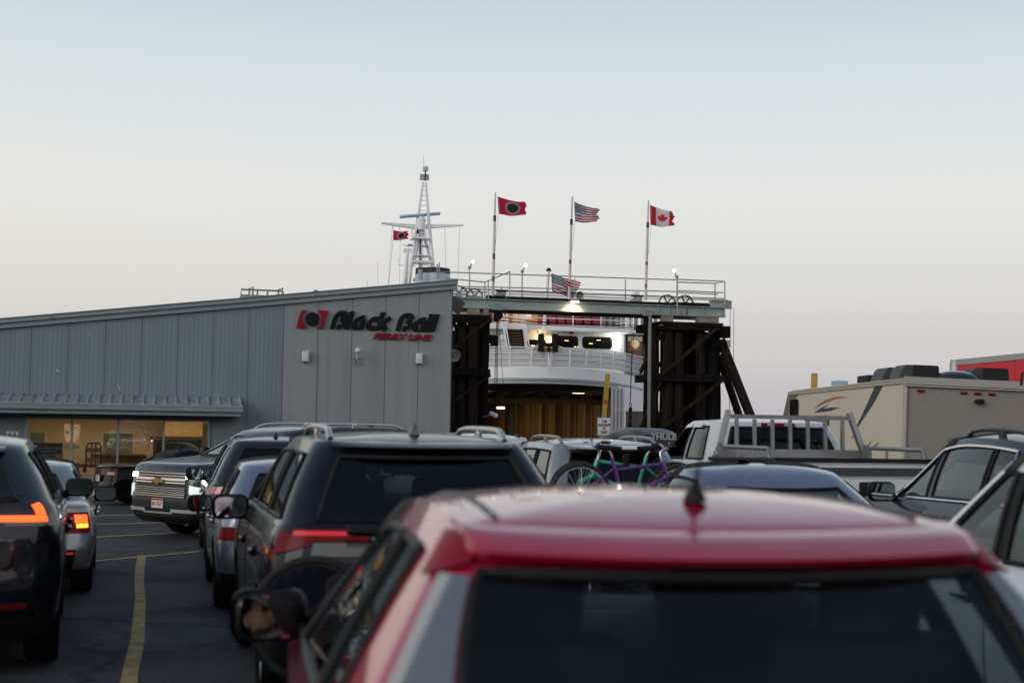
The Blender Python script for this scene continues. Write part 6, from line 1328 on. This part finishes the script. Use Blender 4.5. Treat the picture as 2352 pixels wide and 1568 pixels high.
# --- blue grey saloon ahead on the right
bgs = Car('blue_sedan', 'blue grey sedan directly ahead of the red hatchback roof on the right', 'car', (4.80, 11.35), 0, L=4.75, W=1.83, tub=SEDAN, zbelt=.965, zroof=1.425, cab=(.62, 1.62, 1.30, 2.20, .10, .31), wr=.33, ww=.21, arc=(.06, .09), crown=.05, paint=paint('sedan_blue', (.20, .23, .29), .7, .25), win=[((-1.22, -1.0), (-.96, -.86)), ((-.88, -.80), (-.04, -.04)), ((.06, .06), 2.97)], glassR=(.70, .82, .80), glassF=(.75, .85, .82), fin=None, sglass=.97, pillar_black=False)
bgs.patch('tail_light', TRED, .6, 1.7, .72, .84, .012, .03)
# --- gunmetal crossover seen from the side
acu = Car('gunmetal_crossover', 'gunmetal crossover with chrome window trim on the right, behind the white pickup', 'car', (7.50, 11.35), -5, L=4.85, W=1.96, tub=zs(SUV, 1.08), zbelt=1.17, zroof=1.71, cab=(.12, .80, 1.25, 2.10, .085, .31), wr=.37, ww=.24, yrw=-1.38, yfw=1.38, arc=(.10, .12), paint=P_GUN, win=[((-1.42, -1.28), (-1.02, -.98)), ((-.96, -.92), (-.10, -.06)), ((.02, .06), 2.975)], trim='chrome', rails=mat('rail_black', (.02, .021, .024), .35), glassR=(.32, .36, .37), glassF=(.78, .90, .86), fin=None, sglass=.93, pillar_black=False, mirror_z=.04)
acu.handles(CHR, (-.80, .22), .93); acu.seams((-.02, 1.02, -1.05), .40, 1.06)
for sg in (1, -1):
    a = acu.tl(1.168); q = MB(); q.tube([acu.tp(2 + i / 8 * .86 + .02, 1.168, sg, .012) for i in range(9)], .012, 6); q.build('belt_trim', CHR, acu.root, 50)
# --- near white car at the right edge
nwh = Car('white_suv', 'pale white SUV cut off by the right edge of the picture', 'car', (4.80, 6.42), 0, L=4.7, W=1.88, tub=zs(SUV, 1.03), zbelt=1.115, zroof=1.66, cab=(.12, .45, 1.50, 2.15, .085, .27), wr=.36, ww=.23, paint=P_WHT, win=[((-1.8, -1.6), (-1.2, -1.1)), ((-1.08, -1.02), (-.32, -.30)), ((-.22, -.2), (.60, .50)), ((.66, .56), 2.985)], glassR=(.7, .82, .78), glassF=(.80, .92, .86), fin=None, pillar_black=True, mirror_z=.05)
nwh.handles(CHR, (-1.0, -.1), .95); nwh.seams((-.27, .85), .4, 1.06)

# --- white pickup with aluminium headache rack
pk = Car('white_pickup', 'white crew cab pickup with an aluminium headache rack behind the cab', 'pickup', (7.45, 17.2), 0, L=5.9, W=2.02, tub=[(.40, .10, .10, .10), (.50, .04, .03, .03), (.70, .0, .0, .01), (.95, .0, .02, .0), (1.15, .01, .04, .01), (1.30, .01, .10, .02), (1.39, .015, .5, .03), (1.43, .02, .9, .045), (1.455, .02, 1.15, .055)], zbelt=1.455, zroof=1.955, cab=(2.02, 2.22, 1.60, 2.35, .055, .24), wr=.40, ww=.27, yrw=-1.72, yfw=1.95, cr=.07, br=.02, arc=(.02, .09), crown=.04, paint=P_WHT, win=[((-.78, -.70), (-.08, -.08)), ((.02, .02), 2.975)], glassR=(.03, .033, .035), glassF=(.08, .09, .09), hb=.06, ht=.86, fin=None, sglass=.95, clad=.55, pillar_black=False, skip=(('side1', -1),), seats=True, mirror_z=.08)
q = MB(); q.rbox((0, -2.965, .98), (1.66, .05, .60), .02); q.build('tailgate', P_WHT, pk.root, 40)
q = MB(); q.box((-.98, -2.90, 1.47), (.98, -2.96, 1.51)); q.build('tailgate_cap', BLK, pk.root, 0)
q = MB(); q.box((-.83, -2.994, 1.33), (.83, -2.988, 1.41)); q.build('tailgate_strip', mat('trim_charcoal', (.05, .052, .055), .4), pk.root, 0)  # charcoal strip across the upper tailgate
q = MB(); q.rbox((.12, -2.995, 1.17), (.36, .03, .17), .02); q.build('handle', BLK, pk.root, 40)
q = MB(); q.box((-.86, -2.80, 1.462), (.86, -.96, 1.468)); q.build('bed_liner', BLK, pk.root, 0)
for sg in (1, -1):
    q = MB(); q.rbox((sg * .955, -1.93, 1.48), (.12, 1.95, .05), .015); q.build('bed_rail_cap', BLK, pk.root, 40)
pk.centre_patch('brake_light', TRED, .36, .90, .985, .02, .04, surf='cab'); pk.patch('brake_light_lens', TCL, .12, .24, .915, .97, .026, .02, surf='cab')
q = MB()
for x in (-.33, .33): q = MB(); q.box((x - .012, -.962, 1.50), (x + .012, -.93, 1.88)); q.build('slider_frame', BLK, pk.root, 0)
pk.patch('rain_guard', mat('smoke_white', (.55, .58, .62), .15, coat=1), 2.22, 2.55, .84, .93, .035, .03, surf='cab', sides=(1, -1)); pk.patch('rain_guard', mat('smoke_white', (.55, .58, .62), .15, coat=1), 2.62, 2.9, .84, .93, .035, .03, surf='cab', sides=(1, -1))
RK = thing('headache_rack', 'brushed aluminium headache rack bolted to the white pickup bed', 'rack', pk.root.location + Vector((0, -1.02, 1.51)))
AL2 = mat('brushed_aluminium', (.30, .30, .30), .42, .8, noise=.1, nscale=8)
z0, z1 = 0.02, .50; y0 = 0.0
for sg in (1, -1):
    q = MB(); q.beam((sg * .97, -.12, .02), (sg * .80, -.03, z1 + .07), .07, .06, (1, 0, 0)); q.build('upright', AL2, RK, 0)
    q = MB(); q.prism([(sg * .93, -.28, 0), (sg * .93, -.28, .10), (sg * .93, -.16, .18), (sg * .93, .05, 0)], (sg * .05, 0, 0)); q.build('gusset', AL2, RK, 0)
    q = MB(); q.tube([(sg * .95, -.3, .14), (sg * .95, -1.55, .14), (sg * .95, -1.62, .0)], .025, 8)
    for t in (-.7, -1.15): q.tube([(sg * .95, t, .14), (sg * .95, t, 0)], .02, 8)
    q.build('side_rail', AL2, RK, 40)
q = MB(); q.beam((-.80, -.05, z1), (.80, -.05, z1), .05, .05); q.build('top_rail', AL2, RK, 0); q = MB(); q.beam((-.93, -.06, .06), (.93, -.06, .06), .07, .10); q.build('bottom_rail', AL2, RK, 0)
for i in range(7): x = lerp(-.70, .70, i / 6); q = MB(); q.beam((x, -.058, .11), (x, -.05, z1 - .03), .04, .04, (1, 0, 0)); q.build('bar', AL2, RK, 0)

# ------------------------------------------------------------------ motor home and red trailer
BEI = mat('rv_beige', (.64, .57, .46), .45, noise=.03, nscale=1.5, stretch=(1, 1, .3)); BEI2 = mat('rv_rear_shaded', (.27, .25, .225), .5, noise=.05, nscale=1.2); BRN = mat('rv_brown', (.16, .125, .095), .45); GPH = mat('rv_graphite', (.035, .04, .04), .5); ORG = mat('rv_orange', (.42, .15, .06), .5)  # rear greyer than the beige sides, its shade put into the colour
c = at_d(2072, 867, 29); rvh = R(11.7); rd = Vector((math.sin(rvh), math.cos(rvh), 0)); rr_ = Vector((math.cos(rvh), -math.sin(rvh), 0))
RV = thing('motorhome', 'tan motorhome with swoosh graphics and dark roof air conditioners', 'motorhome', (c.x, c.y, gz(c.y)), -rvh, 0, None, R(1.6))
Hh = c.z - gz(c.y); Lr, Wr = 10.2, 2.55
q = MB(); prof = [(0, .35), (0, Hh - .12), (.05, Hh - .03), (.14, Hh), (Lr - .2, Hh - .02), (Lr, Hh - .12), (Lr + .55, Hh - 1.6), (Lr + .6, .5), (Lr + .3, .35)]
def rvx(x): return x
q.add([(x, y, z) for x in (0.0, Wr) for y, z in prof], [tuple(range(len(prof)))[::-1], tuple(range(len(prof), 2 * len(prof)))] + [(i, (i + 1) % 9, 9 + (i + 1) % 9, 9 + i) for i in range(9)])
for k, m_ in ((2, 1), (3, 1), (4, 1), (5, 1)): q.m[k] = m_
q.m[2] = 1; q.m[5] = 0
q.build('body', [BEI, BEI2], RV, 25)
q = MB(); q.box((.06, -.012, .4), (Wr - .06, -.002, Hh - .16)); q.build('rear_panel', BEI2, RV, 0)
q = MB(); q.tube([(-.005, -.005, .4), (-.005, -.005, Hh - .14), (-.005, .03, Hh - .04)], .05, 10); q.build('corner_trim', mat('rv_trim', (.36, .33, .28), .45), RV, 50); q = MB(); q.tube([(Wr + .005, -.005, .4), (Wr + .005, -.005, Hh - .14)], .05, 10); q.build('corner_trim', mat('rv_trim', (.36, .33, .28), .45), RV, 50)
q = MB(); q.beam((-.02, .05, Hh - .06), (-.02, Lr, Hh - .10), .05, .10); q.beam((-.035, .05, Hh - .03), (-.035, Lr, Hh - .07), .04, .03); q.build('roof_edge', mat('rv_awning', (.42, .38, .32), .5), RV, 30)
q = MB(); q.beam((-.05, -.03, Hh - .05), (Wr + .05, -.03, Hh - .05), .08, .15); q.beam((-.05, -.05, Hh - .155), (Wr + .05, -.05, Hh - .155), .08, .03); q.build('rear_cap', mat('rv_cap', (.40, .385, .36), .45), RV, 30)
for x in (.30, 1.18, 1.47, 1.76): q = MB(); q.rbox((x * 1.0, -.035, Hh - .26), (.15, .04, .05), .015); q.build('marker_light', mat('tail_lens_red', (.28, .008, .012)), RV, 30)
q = MB(); q.rbox((1.50, -.09, Hh - .42), (.14, .16, .10), .03); q.rbox((1.50, -.05, Hh - .42), (.2, .06, .07), .02); q.build('rear_camera', BLK, RV, 40)
text_mb('Mom, Grandma', .17, Matrix.Translation((1.42, -.0125, Hh - 1.22)), .001, .004, 0, 1).build('faded_lettering', mat('ghost_letters', (.225, .208, .187), .5), RV, 0)
text_mb('Mom', .17, Matrix.Translation((1.25, -.0125, Hh - 1.50)), .001, .004, 0, 1).build('faded_lettering', mat('ghost_letters', (.225, .208, .187), .5), RV, 0)
def z45(x, y): return ((3050 + x / 2.2486) / 1.7415, (1350 + y / 2.2486) / 1.7415)
Mi = None
def rvside(px, off=-.004):
    """photo pixel -> point on the left side of the motorhome"""
    M = Matrix.Translation(RV.location) @ RV.rotation_euler.to_matrix().to_4x4(); Mi = M.inverted(); o = Mi @ CAM; d = Mi.to_3x3() @ ray(*z45(*px)); t = (off - o.x) / d.x; return o + d * t
def decal(name, pts, m, off=-.004): q = MB(); q.add([rvside(p, off) for p in pts], [tuple(range(len(pts)))]); return q.build(name, m, RV, 0)
decal('swoosh', [(1025, 402), (1105, 394), (1000, 590), (860, 800), (830, 830), (900, 680), (965, 540)], GPH)
decal('swoosh', [(456, 650), (500, 600), (560, 560), (640, 534), (710, 528), (782, 536), (700, 545), (620, 565), (540, 600), (490, 628)], ORG)
decal('swoosh', [(462, 676), (520, 635), (600, 597), (545, 640), (610, 628), (700, 627), (620, 655), (560, 666), (500, 672)], GPH)
decal('swoosh', [(930, 1030), (985, 980), (1050, 940), (1010, 990), (960, 1025)], GPH); decal('swoosh', [(915, 1010), (950, 960), (988, 912), (960, 970), (935, 1000)], ORG); decal('swoosh', [(790, 915), (820, 870), (855, 830), (835, 870)], GPH)
decal('front_patch', [(180, 720), (232, 490), (350, 484), (300, 545), (250, 630), (225, 720)], BRN, -.003)
a, b = rvside((256, 556)), rvside((324, 672)); q = MB(); q.prism([(-.004, y, z) for y, z in rr(min(a.y, b.y), min(a.z, b.z) - .2, max(a.y, b.y), max(a.z, b.z), .15)], (-.03, 0, 0)); q.build('window', mat('rv_glass', (.01, .012, .013), .06), RV, 0)
a, b = rvside((385, 705)), rvside((598, 760)); q = MB(); q.prism([(-.004, y, z) for y, z in rr(min(a.y, b.y), min(a.z, b.z) - .4, max(a.y, b.y), max(a.z, b.z), .12)], (-.03, 0, 0)); q.build('window', mat('rv_glass', (.01, .012, .013), .06), RV, 0)
ACM = mat('ac_charcoal', (.045, .045, .043), .55, noise=.15)
for x, y, w_, l_ in ((.55, 1.9, .75, .9), (.50, .55, .75, .7), (1.95, .5, .75, .7)):
    q = MB(); h_ = .30; q.prism([(x - w_ / 2 - .12, y, Hh - .02), (x + w_ / 2, y, Hh - .02), (x + w_ / 2 - .02, y, Hh + h_ - .03), (x + w_ / 2 - .06, y, Hh + h_), (x - w_ / 2 + .05, y, Hh + h_), (x - w_ / 2 - .02, y, Hh + h_ - .06)], (0, l_, 0))
    ac = q.build('air_conditioner', ACM, RV, 30); q = MB()
    for i in range(9): q.box((x - w_ / 2 + .18, y - .012, Hh + .05 + i * .03), (x + w_ / 2 - .04, y - .002, Hh + .065 + i * .03))
    q.build('grille', BLK, ac, 0)
q = MB(); q.ball((1.22, .55, Hh + .0), (.52, .5, .22), 20); q.build('satellite_dome', mat('dome_black', (.015, .018, .025), .2, coat=.5), RV, 60)
for y, m_, s_ in ((8.6, mat('vent_yellow', (.45, .28, .03), .6), (.16, .1, .44)), (7.0, mat('vent_blue', (.25, .42, .52), .5), (.3, .5, .2)), (4.4, mat('vent_blue', (.25, .42, .52), .5), (.4, .6, .16)), (3.9, BLK, (.6, .9, .22))): q = MB(); q.rbox((.25 if y > 8 else .5, y, Hh + s_[2] / 2 - .03), s_, .02); q.build('roof_vent', m_, RV, 30)
q = MB(); q.tube([(2.35, -.06, Hh - .05), (2.35, -.1, Hh + .18), (2.42, -.1, Hh + .24), (2.9, -.1, Hh + .24)], .025, 8); q.build('ladder', BLK, RV, 50)
for y in (2.2, 8.4):
    for x in (.2, Wr - .2): q = MB(); q.lathe([(.25, -.14), (.46, -.13), (.48, 0), (.46, .13), (.25, .14), (.001, .12)], (x, y, .47), 'x', 28); q.build('wheel', RUB, RV, 40)
c = at_d(2195, 826, 40); th = R(6.5)
TL = thing('red_trailer', 'bright red box trailer behind the motorhome', 'trailer', (c.x, c.y, gz(c.y)), -th)
Ht = c.z - gz(c.y); q = MB(); q.box((0, -14, 1.1), (2.6, 0, Ht - .16)); q.build('box', mat('trailer_red', (.62, .015, .035), .4, noise=.05), TL, 0)
q = MB(); q.box((-.03, -14.02, Ht - .158), (2.63, .03, Ht)); q.build('top_rail', mat('trailer_rail', (.42, .42, .40), .45, .4, noise=.1), TL, 0)
q = MB(); q.tube([(.0, .0, Ht - .5), (.0, .02, Ht - .15), (.02, .0, Ht - .02)], .16, 12); q.tube([(0, .0, 1.1), (0, 0, Ht - .5)], .10, 10); q.build('corner_post', mat('trailer_rail', (.42, .42, .40), .45), TL, 50)
q = MB()
for i in range(10): y = -1.6 - i * 1.9; q.box((-.005, y, 1.1), (.01, y + .015, Ht - .16))
q.build('panel_joint', mat('joint_red', (.25, .01, .02), .5), TL, 0); q = MB(); q.box((-.02, -14.01, Ht - 1.12), (-.001, -.2, Ht - .99)); q.build('lower_stripe', BLK, TL, 0)
for y in (-2, -11, -12.3):
    for x in (.2, 2.4): q = MB(); q.lathe([(.25, -.14), (.5, -.13), (.52, 0), (.5, .13), (.25, .14), (.001, .12)], (x, y, .52), 'x', 28); q.build('wheel', RUB, TL, 40)
q = MB(); q.box((.5, -13.9, .75), (2.1, -.1, 1.098)); q.build('chassis', BLK, TL, 0)

# ------------------------------------------------------------------ bicycles on racks
def bike(name, label, loc, rz, frame_m, second=None, flip=1, wr_=.335, lean=0, saddle_up=.0, dark=False, group=None):
    B = thing(name, label, 'bicycle', loc, rz, 0, group); B.rotation_euler = (lean, 0, rz); f = flip
    rearx, frontx = -.56 * f, .56 * f; z = wr_
    TY = mat('bike_tyre', (.015, .015, .016), .75); RM = mat('bike_rim_black', (.015, .015, .016), .5) if dark else mat('bike_rim', (.42, .43, .45), .3, .8)
    for x in (rearx, frontx):
        w = thing('wheel', None, None, (x, 0, z)); w.parent = B
        q = MB(); q.tube([(wr_ * .95 * math.cos(a), 0, wr_ * .95 * math.sin(a)) for a in [2 * math.pi * i / 40 for i in range(40)]], .024, 8, closed=True); q.build('tyre', TY, w, 60)
        q = MB(); q.lathe([(wr_ * .86, -.012), (wr_ * .92, -.012), (wr_ * .92, .012), (wr_ * .86, .012), (wr_ * .86, -.012)], ax='y', n=40); q.build('rim', RM, w, 40)
        q = MB()
        for i in range(0 if dark else 24): a = 2 * math.pi * i / 24; sg = 1 if i % 2 else -1; b_ = a + .5 * (1 if i % 4 < 2 else -1); q.tube([(.02 * math.cos(b_), .03 * sg, .02 * math.sin(b_)), (wr_ * .87 * math.cos(a), 0, wr_ * .87 * math.sin(a))], .0022, 4)
        q.tube([(0, -.05, 0), (0, .05, 0)], .02, 10); q.build('spokes', RM, w, 40)
    ht = Vector((.34 * f, 0, .70)); hb_ = Vector((.40 * f, 0, .54)); st_ = Vector((-.22 * f, 0, .74)); bb_ = Vector((-.10 * f, 0, .29)); ra = Vector((rearx, 0, z)); fa = Vector((frontx, 0, z))
    q = MB(); q.tube([ht, hb_], .026, 10); q.tube([ht * .85 + hb_ * .15, st_ * .7 + bb_ * .3], .020, 10); q.tube([hb_, bb_], .026, 10); q.tube([st_, bb_], .020, 10)
    for s_ in (.05, -.05): q.tube([bb_ + Vector((0, s_ * .6, 0)), ra + Vector((0, s_, 0))], .011, 8); q.tube([st_ * .75 + bb_ * .25 + Vector((0, s_ * .4, 0)), ra + Vector((0, s_, 0))], .009, 8)
    q.build('frame', frame_m, B, 50)
    q = MB()
    for s_ in (.055, -.055): q.tube([hb_ + Vector((.005 * f, s_ * .8, -.03)), fa + Vector((-.02 * f, s_, .12)), fa + Vector((0, s_, 0))], .016, 8)
    q.tube([hb_ + Vector((.005 * f, -.06, -.03)), hb_ + Vector((.005 * f, .06, -.03))], .02, 8); q.build('fork', second or frame_m, B, 50)
    q = MB(); q.tube([ht, ht + Vector((-.02 * f, 0, .10)), ht + Vector((.05 * f, 0, .14))], .018, 8); hc = ht + Vector((.05 * f, 0, .14))
    q.tube([hc + Vector((-.07 * f, -.30, .05)), hc + Vector((-.02 * f, -.14, .045)), hc + Vector((0, -.05, 0)), hc + Vector((0, .05, 0)), hc + Vector((-.02 * f, .14, .045)), hc + Vector((-.07 * f, .30, .05))], .013, 8); q.build('handlebar', ALU, B, 50)
    q = MB()
    for s_ in (1, -1): q.tube([hc + Vector((-.07 * f, .30 * s_, .05)), hc + Vector((-.03 * f, .17 * s_, .046))], .018, 8); q.tube([hc + Vector((.02 * f, .14 * s_, .03)), hc + Vector((.03 * f, .26 * s_, .02))], .008, 6)
    q.build('grip', BLK, B, 50)
    q = MB(); sp_ = st_ + Vector((-.03 * f, 0, .05 + saddle_up)); q.tube([st_, sp_], .014, 8); q.build('seat_post', ALU, B, 50)
    q = MB(); P = []
    for k in range(9):
        t = k / 8; x = lerp(-.13, .14, t) * f; wd = lerp(.075, .018, t ** .8) * (1 if k else .6); h_ = .028
        P.append([Vector((sp_.x + x, wd * math.cos(a), sp_.z + .04 - .02 * t + h_ * math.sin(a))) for a in [2 * math.pi * j / 12 for j in range(13)]])
    q.grid(P); q.add(P[0][:-1], [tuple(range(12))]); q.add(P[-1][:-1], [tuple(range(12))]); q.build('saddle', BLK, B, 60, merge=.001)
    q = MB(); q.lathe([(.02, -.02), (.085, -.02), (.09, -.015), (.085, -.01), (.02, -.01)], bb_, 'y', 24); q.tube([bb_ + Vector((0, -.06, 0)), bb_ + Vector((.12 * f, -.07, -.11))], .012, 8); q.tube([bb_ + Vector((0, .06, 0)), bb_ + Vector((-.12 * f, .07, .11))], .012, 8); q.box(bb_ + Vector((.12 * f - .04, -.15, -.125)), bb_ + Vector((.12 * f + .04, -.08, -.10))); q.box(bb_ + Vector((-.12 * f - .04, .08, .10)), bb_ + Vector((-.12 * f + .04, .15, .125)))
    q.tube([bb_ + Vector((0, -.016, .085)), ra + Vector((0, -.016, .04))], .005, 4); q.tube([bb_ + Vector((0, -.016, -.085)), ra + Vector((0, -.016, -.04))], .005, 4); q.build('crankset', ALU, B, 40)
    return B
def rack(label, x, y, z, w, s_=1):
    t = thing('bike_rack', label, 'rack', (x, y, z), group='hitch bike racks'); q = MB(); q.beam((x, y + .45, z), (x, y - .42, z), .06, .06); q.beam((x, y - .2, z), (x, y - .2, z + .75), .06, .06); q.build('mast', BLK, t, 0, True)
    for k in (0, .26): q = MB(); q.beam((x - w, y - .05 - k, z + .04), (x + w, y - .05 - k, z + .04), .07, .03); q.build('wheel_tray', BLK, t, 0, True)
gt = mat('bike_teal', (.03, .40, .30), .35, coat=.6); gp = mat('bike_purple', (.11, .015, .20), .35, coat=.6); gk = mat('bike_black', (.014, .014, .016), .4)
yb_ = sub.root.location.y - sub.L / 2; zg_ = gz(yb_)
c1 = at_d(1387, 1082, 14.85); c2 = at_d(1500, 1075, 14.6)
bike('bicycle', 'teal bicycle nearest the silver wagon on its rear rack', (at_d(1457, 1080, 15.3).x, yb_ - .24, zg_ + .78), R(2), gt, group='bicycles on car racks', flip=-1, lean=R(2))
bike('bicycle', 'purple bicycle outermost on the rear rack of the silver wagon', (at_d(1473, 1080, 15.0).x, yb_ - .50, zg_ + .76), R(-3), gp, group='bicycles on car racks', flip=1, lean=R(-2), saddle_up=.02)
rack('black hitch rack holding two bicycles behind the silver wagon', at_d(1465, 1080, 15.1).x, yb_ - .1, zg_ + .78, .7)
yb2 = suv.root.location.y - suv.L / 2
bike('bicycle', 'black bicycle on the back of the graphite crossover', (1.36, yb2 - .24, .36), R(2), gk, gk, group='bicycles on car racks', flip=1, saddle_up=-.02, dark=True)
rack('black hitch rack behind the graphite crossover', 1.4, yb2 - .06, .42, .7)

# ------------------------------------------------------------------ driver of the red car, seen in its door mirror
SKN = mat('skin', (.36, .19, .125), .55, noise=.08, nscale=14); HAI = mat('dark_hair', (.02, .014, .010), .7, noise=.3, nscale=30); SHT = mat('navy_shirt', (.03, .035, .05), .85)
hp = Vector((-.36, .0, 1.30))     # head centre, car space
DRV = thing('person', 'driver in a dark shirt seen in the red car door mirror', 'person', red.root.location); DRV.rotation_euler = red.root.rotation_euler
def skin_body(pts, edges, root_i, name, m, sub=2):
    me = bpy.data.meshes.new(name); me.from_pydata([p[0] for p in pts], edges, []); o = bpy.data.objects.new(name, me); COL.objects.link(o)
    s_ = o.modifiers.new('s', 'SKIN'); 
    for v, p in zip(me.skin_vertices[0].data, pts): v.radius = (p[1], p[2] if len(p) > 2 else p[1])
    me.skin_vertices[0].data[root_i].use_root = True
    u = o.modifiers.new('u', 'SUBSURF'); u.levels = sub; u.render_levels = sub
    me2 = bpy.data.meshes.new_from_object(o.evaluated_get(bpy.context.evaluated_depsgraph_get())); o.modifiers.clear(); o.data = me2; me2.materials.clear(); me2.materials.append(m)
    for p in me2.polygons: p.use_smooth = True
    return o
h = hp
bp = [(h + Vector((0, -.08, -.78)), .16, .12), (h + Vector((0, -.10, -.55)), .15, .11), (h + Vector((0, -.09, -.33)), .17, .11), (h + Vector((0, -.07, -.22)), .10, .09), (h + Vector((0, -.03, -.12)), .055), (h + Vector((0, -.01, -.04)), .06),
      (h + Vector((-.19, -.08, -.25)), .06), (h + Vector((-.25, .08, -.46)), .048), (h + Vector((-.16, .34, -.42)), .035), (h + Vector((.19, -.08, -.25)), .06), (h + Vector((.25, .08, -.46)), .048), (h + Vector((.16, .34, -.42)), .035),
      (h + Vector((-.10, .12, -.82)), .085), (h + Vector((-.12, .50, -.76)), .06), (h + Vector((-.12, .74, -1.0)), .045), (h + Vector((.10, .12, -.82)), .085), (h + Vector((.12, .50, -.76)), .06), (h + Vector((.12, .74, -1.0)), .045)]
bd = skin_body(bp, [(0, 1), (1, 2), (2, 3), (3, 4), (4, 5), (3, 6), (6, 7), (7, 8), (3, 9), (9, 10), (10, 11), (0, 12), (12, 13), (13, 14), (0, 15), (15, 16), (16, 17)], 0, 'body', SHT); bd.parent = DRV
# head with face: a shaped ball turned towards the mirror
q = MB(); n, k = 48, 40; face = Vector((-.55, .83, -.05)).normalized(); rot = Vector((0, 1, 0)).rotation_difference(face).to_matrix(); P = []
def gs(x, z, cx, cz, sx_, sz_): return math.exp(-((x - cx) / sx_) ** 2 - ((z - cz) / sz_) ** 2)
for i in range(k + 1):
    ph = math.pi * i / k; row = []
    for j in range(n + 1):
        th_ = 2 * math.pi * j / n; d = Vector((math.sin(ph) * math.sin(th_), math.sin(ph) * math.cos(th_), math.cos(ph)))
        p = Vector((d.x * .076, d.y * .098, d.z * .118))
        if d.z < 0: p.x *= 1 - .22 * d.z * d.z; p.y *= 1 - .12 * d.z * d.z if d.y < 0 else 1
        if d.y > 0:
            w_ = d.y; x, z = p.x, p.z
            p.y += w_ * (.028 * gs(x, z, 0, -.022, .014, .028) + .010 * gs(x, z, 0, .028, .05, .012) - .016 * gs(abs(x), z, .032, .008, .016, .011) + .010 * gs(x, z, 0, -.062, .024, .007) + .010 * gs(x, z, 0, -.078, .022, .006) - .006 * gs(x, z, 0, -.070, .026, .004) + .014 * gs(x, z, 0, -.105, .025, .016))
        row.append(h + rot @ p)
    P.append(row)
q.grid(P); kx = 0
for i in range(k):
    for j in range(n):
        ph = math.pi * (i + .5) / k; th_ = 2 * math.pi * (j + .5) / n; d = (math.sin(ph) * math.sin(th_), math.sin(ph) * math.cos(th_), math.cos(ph)); x, z = d[0] * .076, d[2] * .118
        hair = d[2] > .62 or (d[1] < -.05 and d[2] > -.55) or (d[1] < .35 and d[2] > .25)
        beard = d[2] < -.42 and d[1] > -.1 and not (abs(x) < .020 and abs(z + .070) < .010) and not (d[1] > .5 and -.53 < d[2] and abs(x) > .028)
        brow = d[1] > .4 and abs(abs(x) - .032) < .017 and abs(z - .026) < .006; eye = d[1] > .4 and abs(abs(x) - .032) < .010 and abs(z - .009) < .0055
        q.m[kx] = 1 if (hair or beard or brow) else 2 if eye else 0; kx += 1
q.build('head', [SKN, HAI, mat('eye_dark', (.05, .045, .04), .2)], bd, 60, merge=.0005)
q = MB()
for sg in (1, -1): c = h + rot @ Vector((sg * .076, -.01, -.005)); q.ball(c, (.012, .02, .032), 12)
q.build('ear', SKN, bd, 60)
for sg in (1, -1):
    w0 = bp[8 if sg < 0 else 11][0]; q = MB(); q.rbox(w0 + Vector((0, .05, .0)), (.075, .085, .03), .012, rot=Matrix.Rotation(R(25), 3, 'X'))
    for i in range(4): b0 = w0 + Vector((-.03 + .02 * i, .09, .0)); L_ = (.07, .08, .076, .06)[i]; q.tube([b0, b0 + Vector((0, L_ * .5, .018)), b0 + Vector((0, L_ * .75, -.01)), b0 + Vector((0, L_ * .6, -.035))], .0095, 8, r2=.007)
    q.tube([w0 + Vector((-sg * .035, .03, .005)), w0 + Vector((-sg * .06, .06, .01)), w0 + Vector((-sg * .055, .09, -.01))], .011, 8, r2=.008); q.build('hand', SKN, bd, 50)
q = MB(); c = h + Vector((0, .44, -.44)); M_ = Matrix.Rotation(R(-22), 3, 'X'); q.tube([c + M_ @ Vector((.185 * math.cos(a), 0, .185 * math.sin(a))) for a in [2 * math.pi * i / 32 for i in range(32)]], .015, 8, closed=True); q.tube([c + M_ @ Vector((-.18, 0, 0)), c + M_ @ Vector((0, .03, 0)), c + M_ @ Vector((.18, 0, 0))], .018, 8); q.build('steering_wheel', BLK, red.root, 50)
# aim the mirror glass so that it throws the driver's face to where the camera stands
m_, go, mc, _ = red.mirrors[-1]
bpy.context.view_layer.update()
Mi = red.root.matrix_world.inverted(); cl_ = Mi @ CAM; nrm = ((cl_ - mc).normalized() + (hp + Vector((-.02, .03, -.01)) - mc).normalized()).normalized()
rq = Vector((0, -1, 0)).rotation_difference(nrm).to_matrix().to_4x4(); go.data.materials[0] = mat('mirror_clear', (.9, .9, .9), 0, 1); go.data.transform(Matrix.Translation(mc + nrm * .004) @ rq @ Matrix.Translation(-mc))
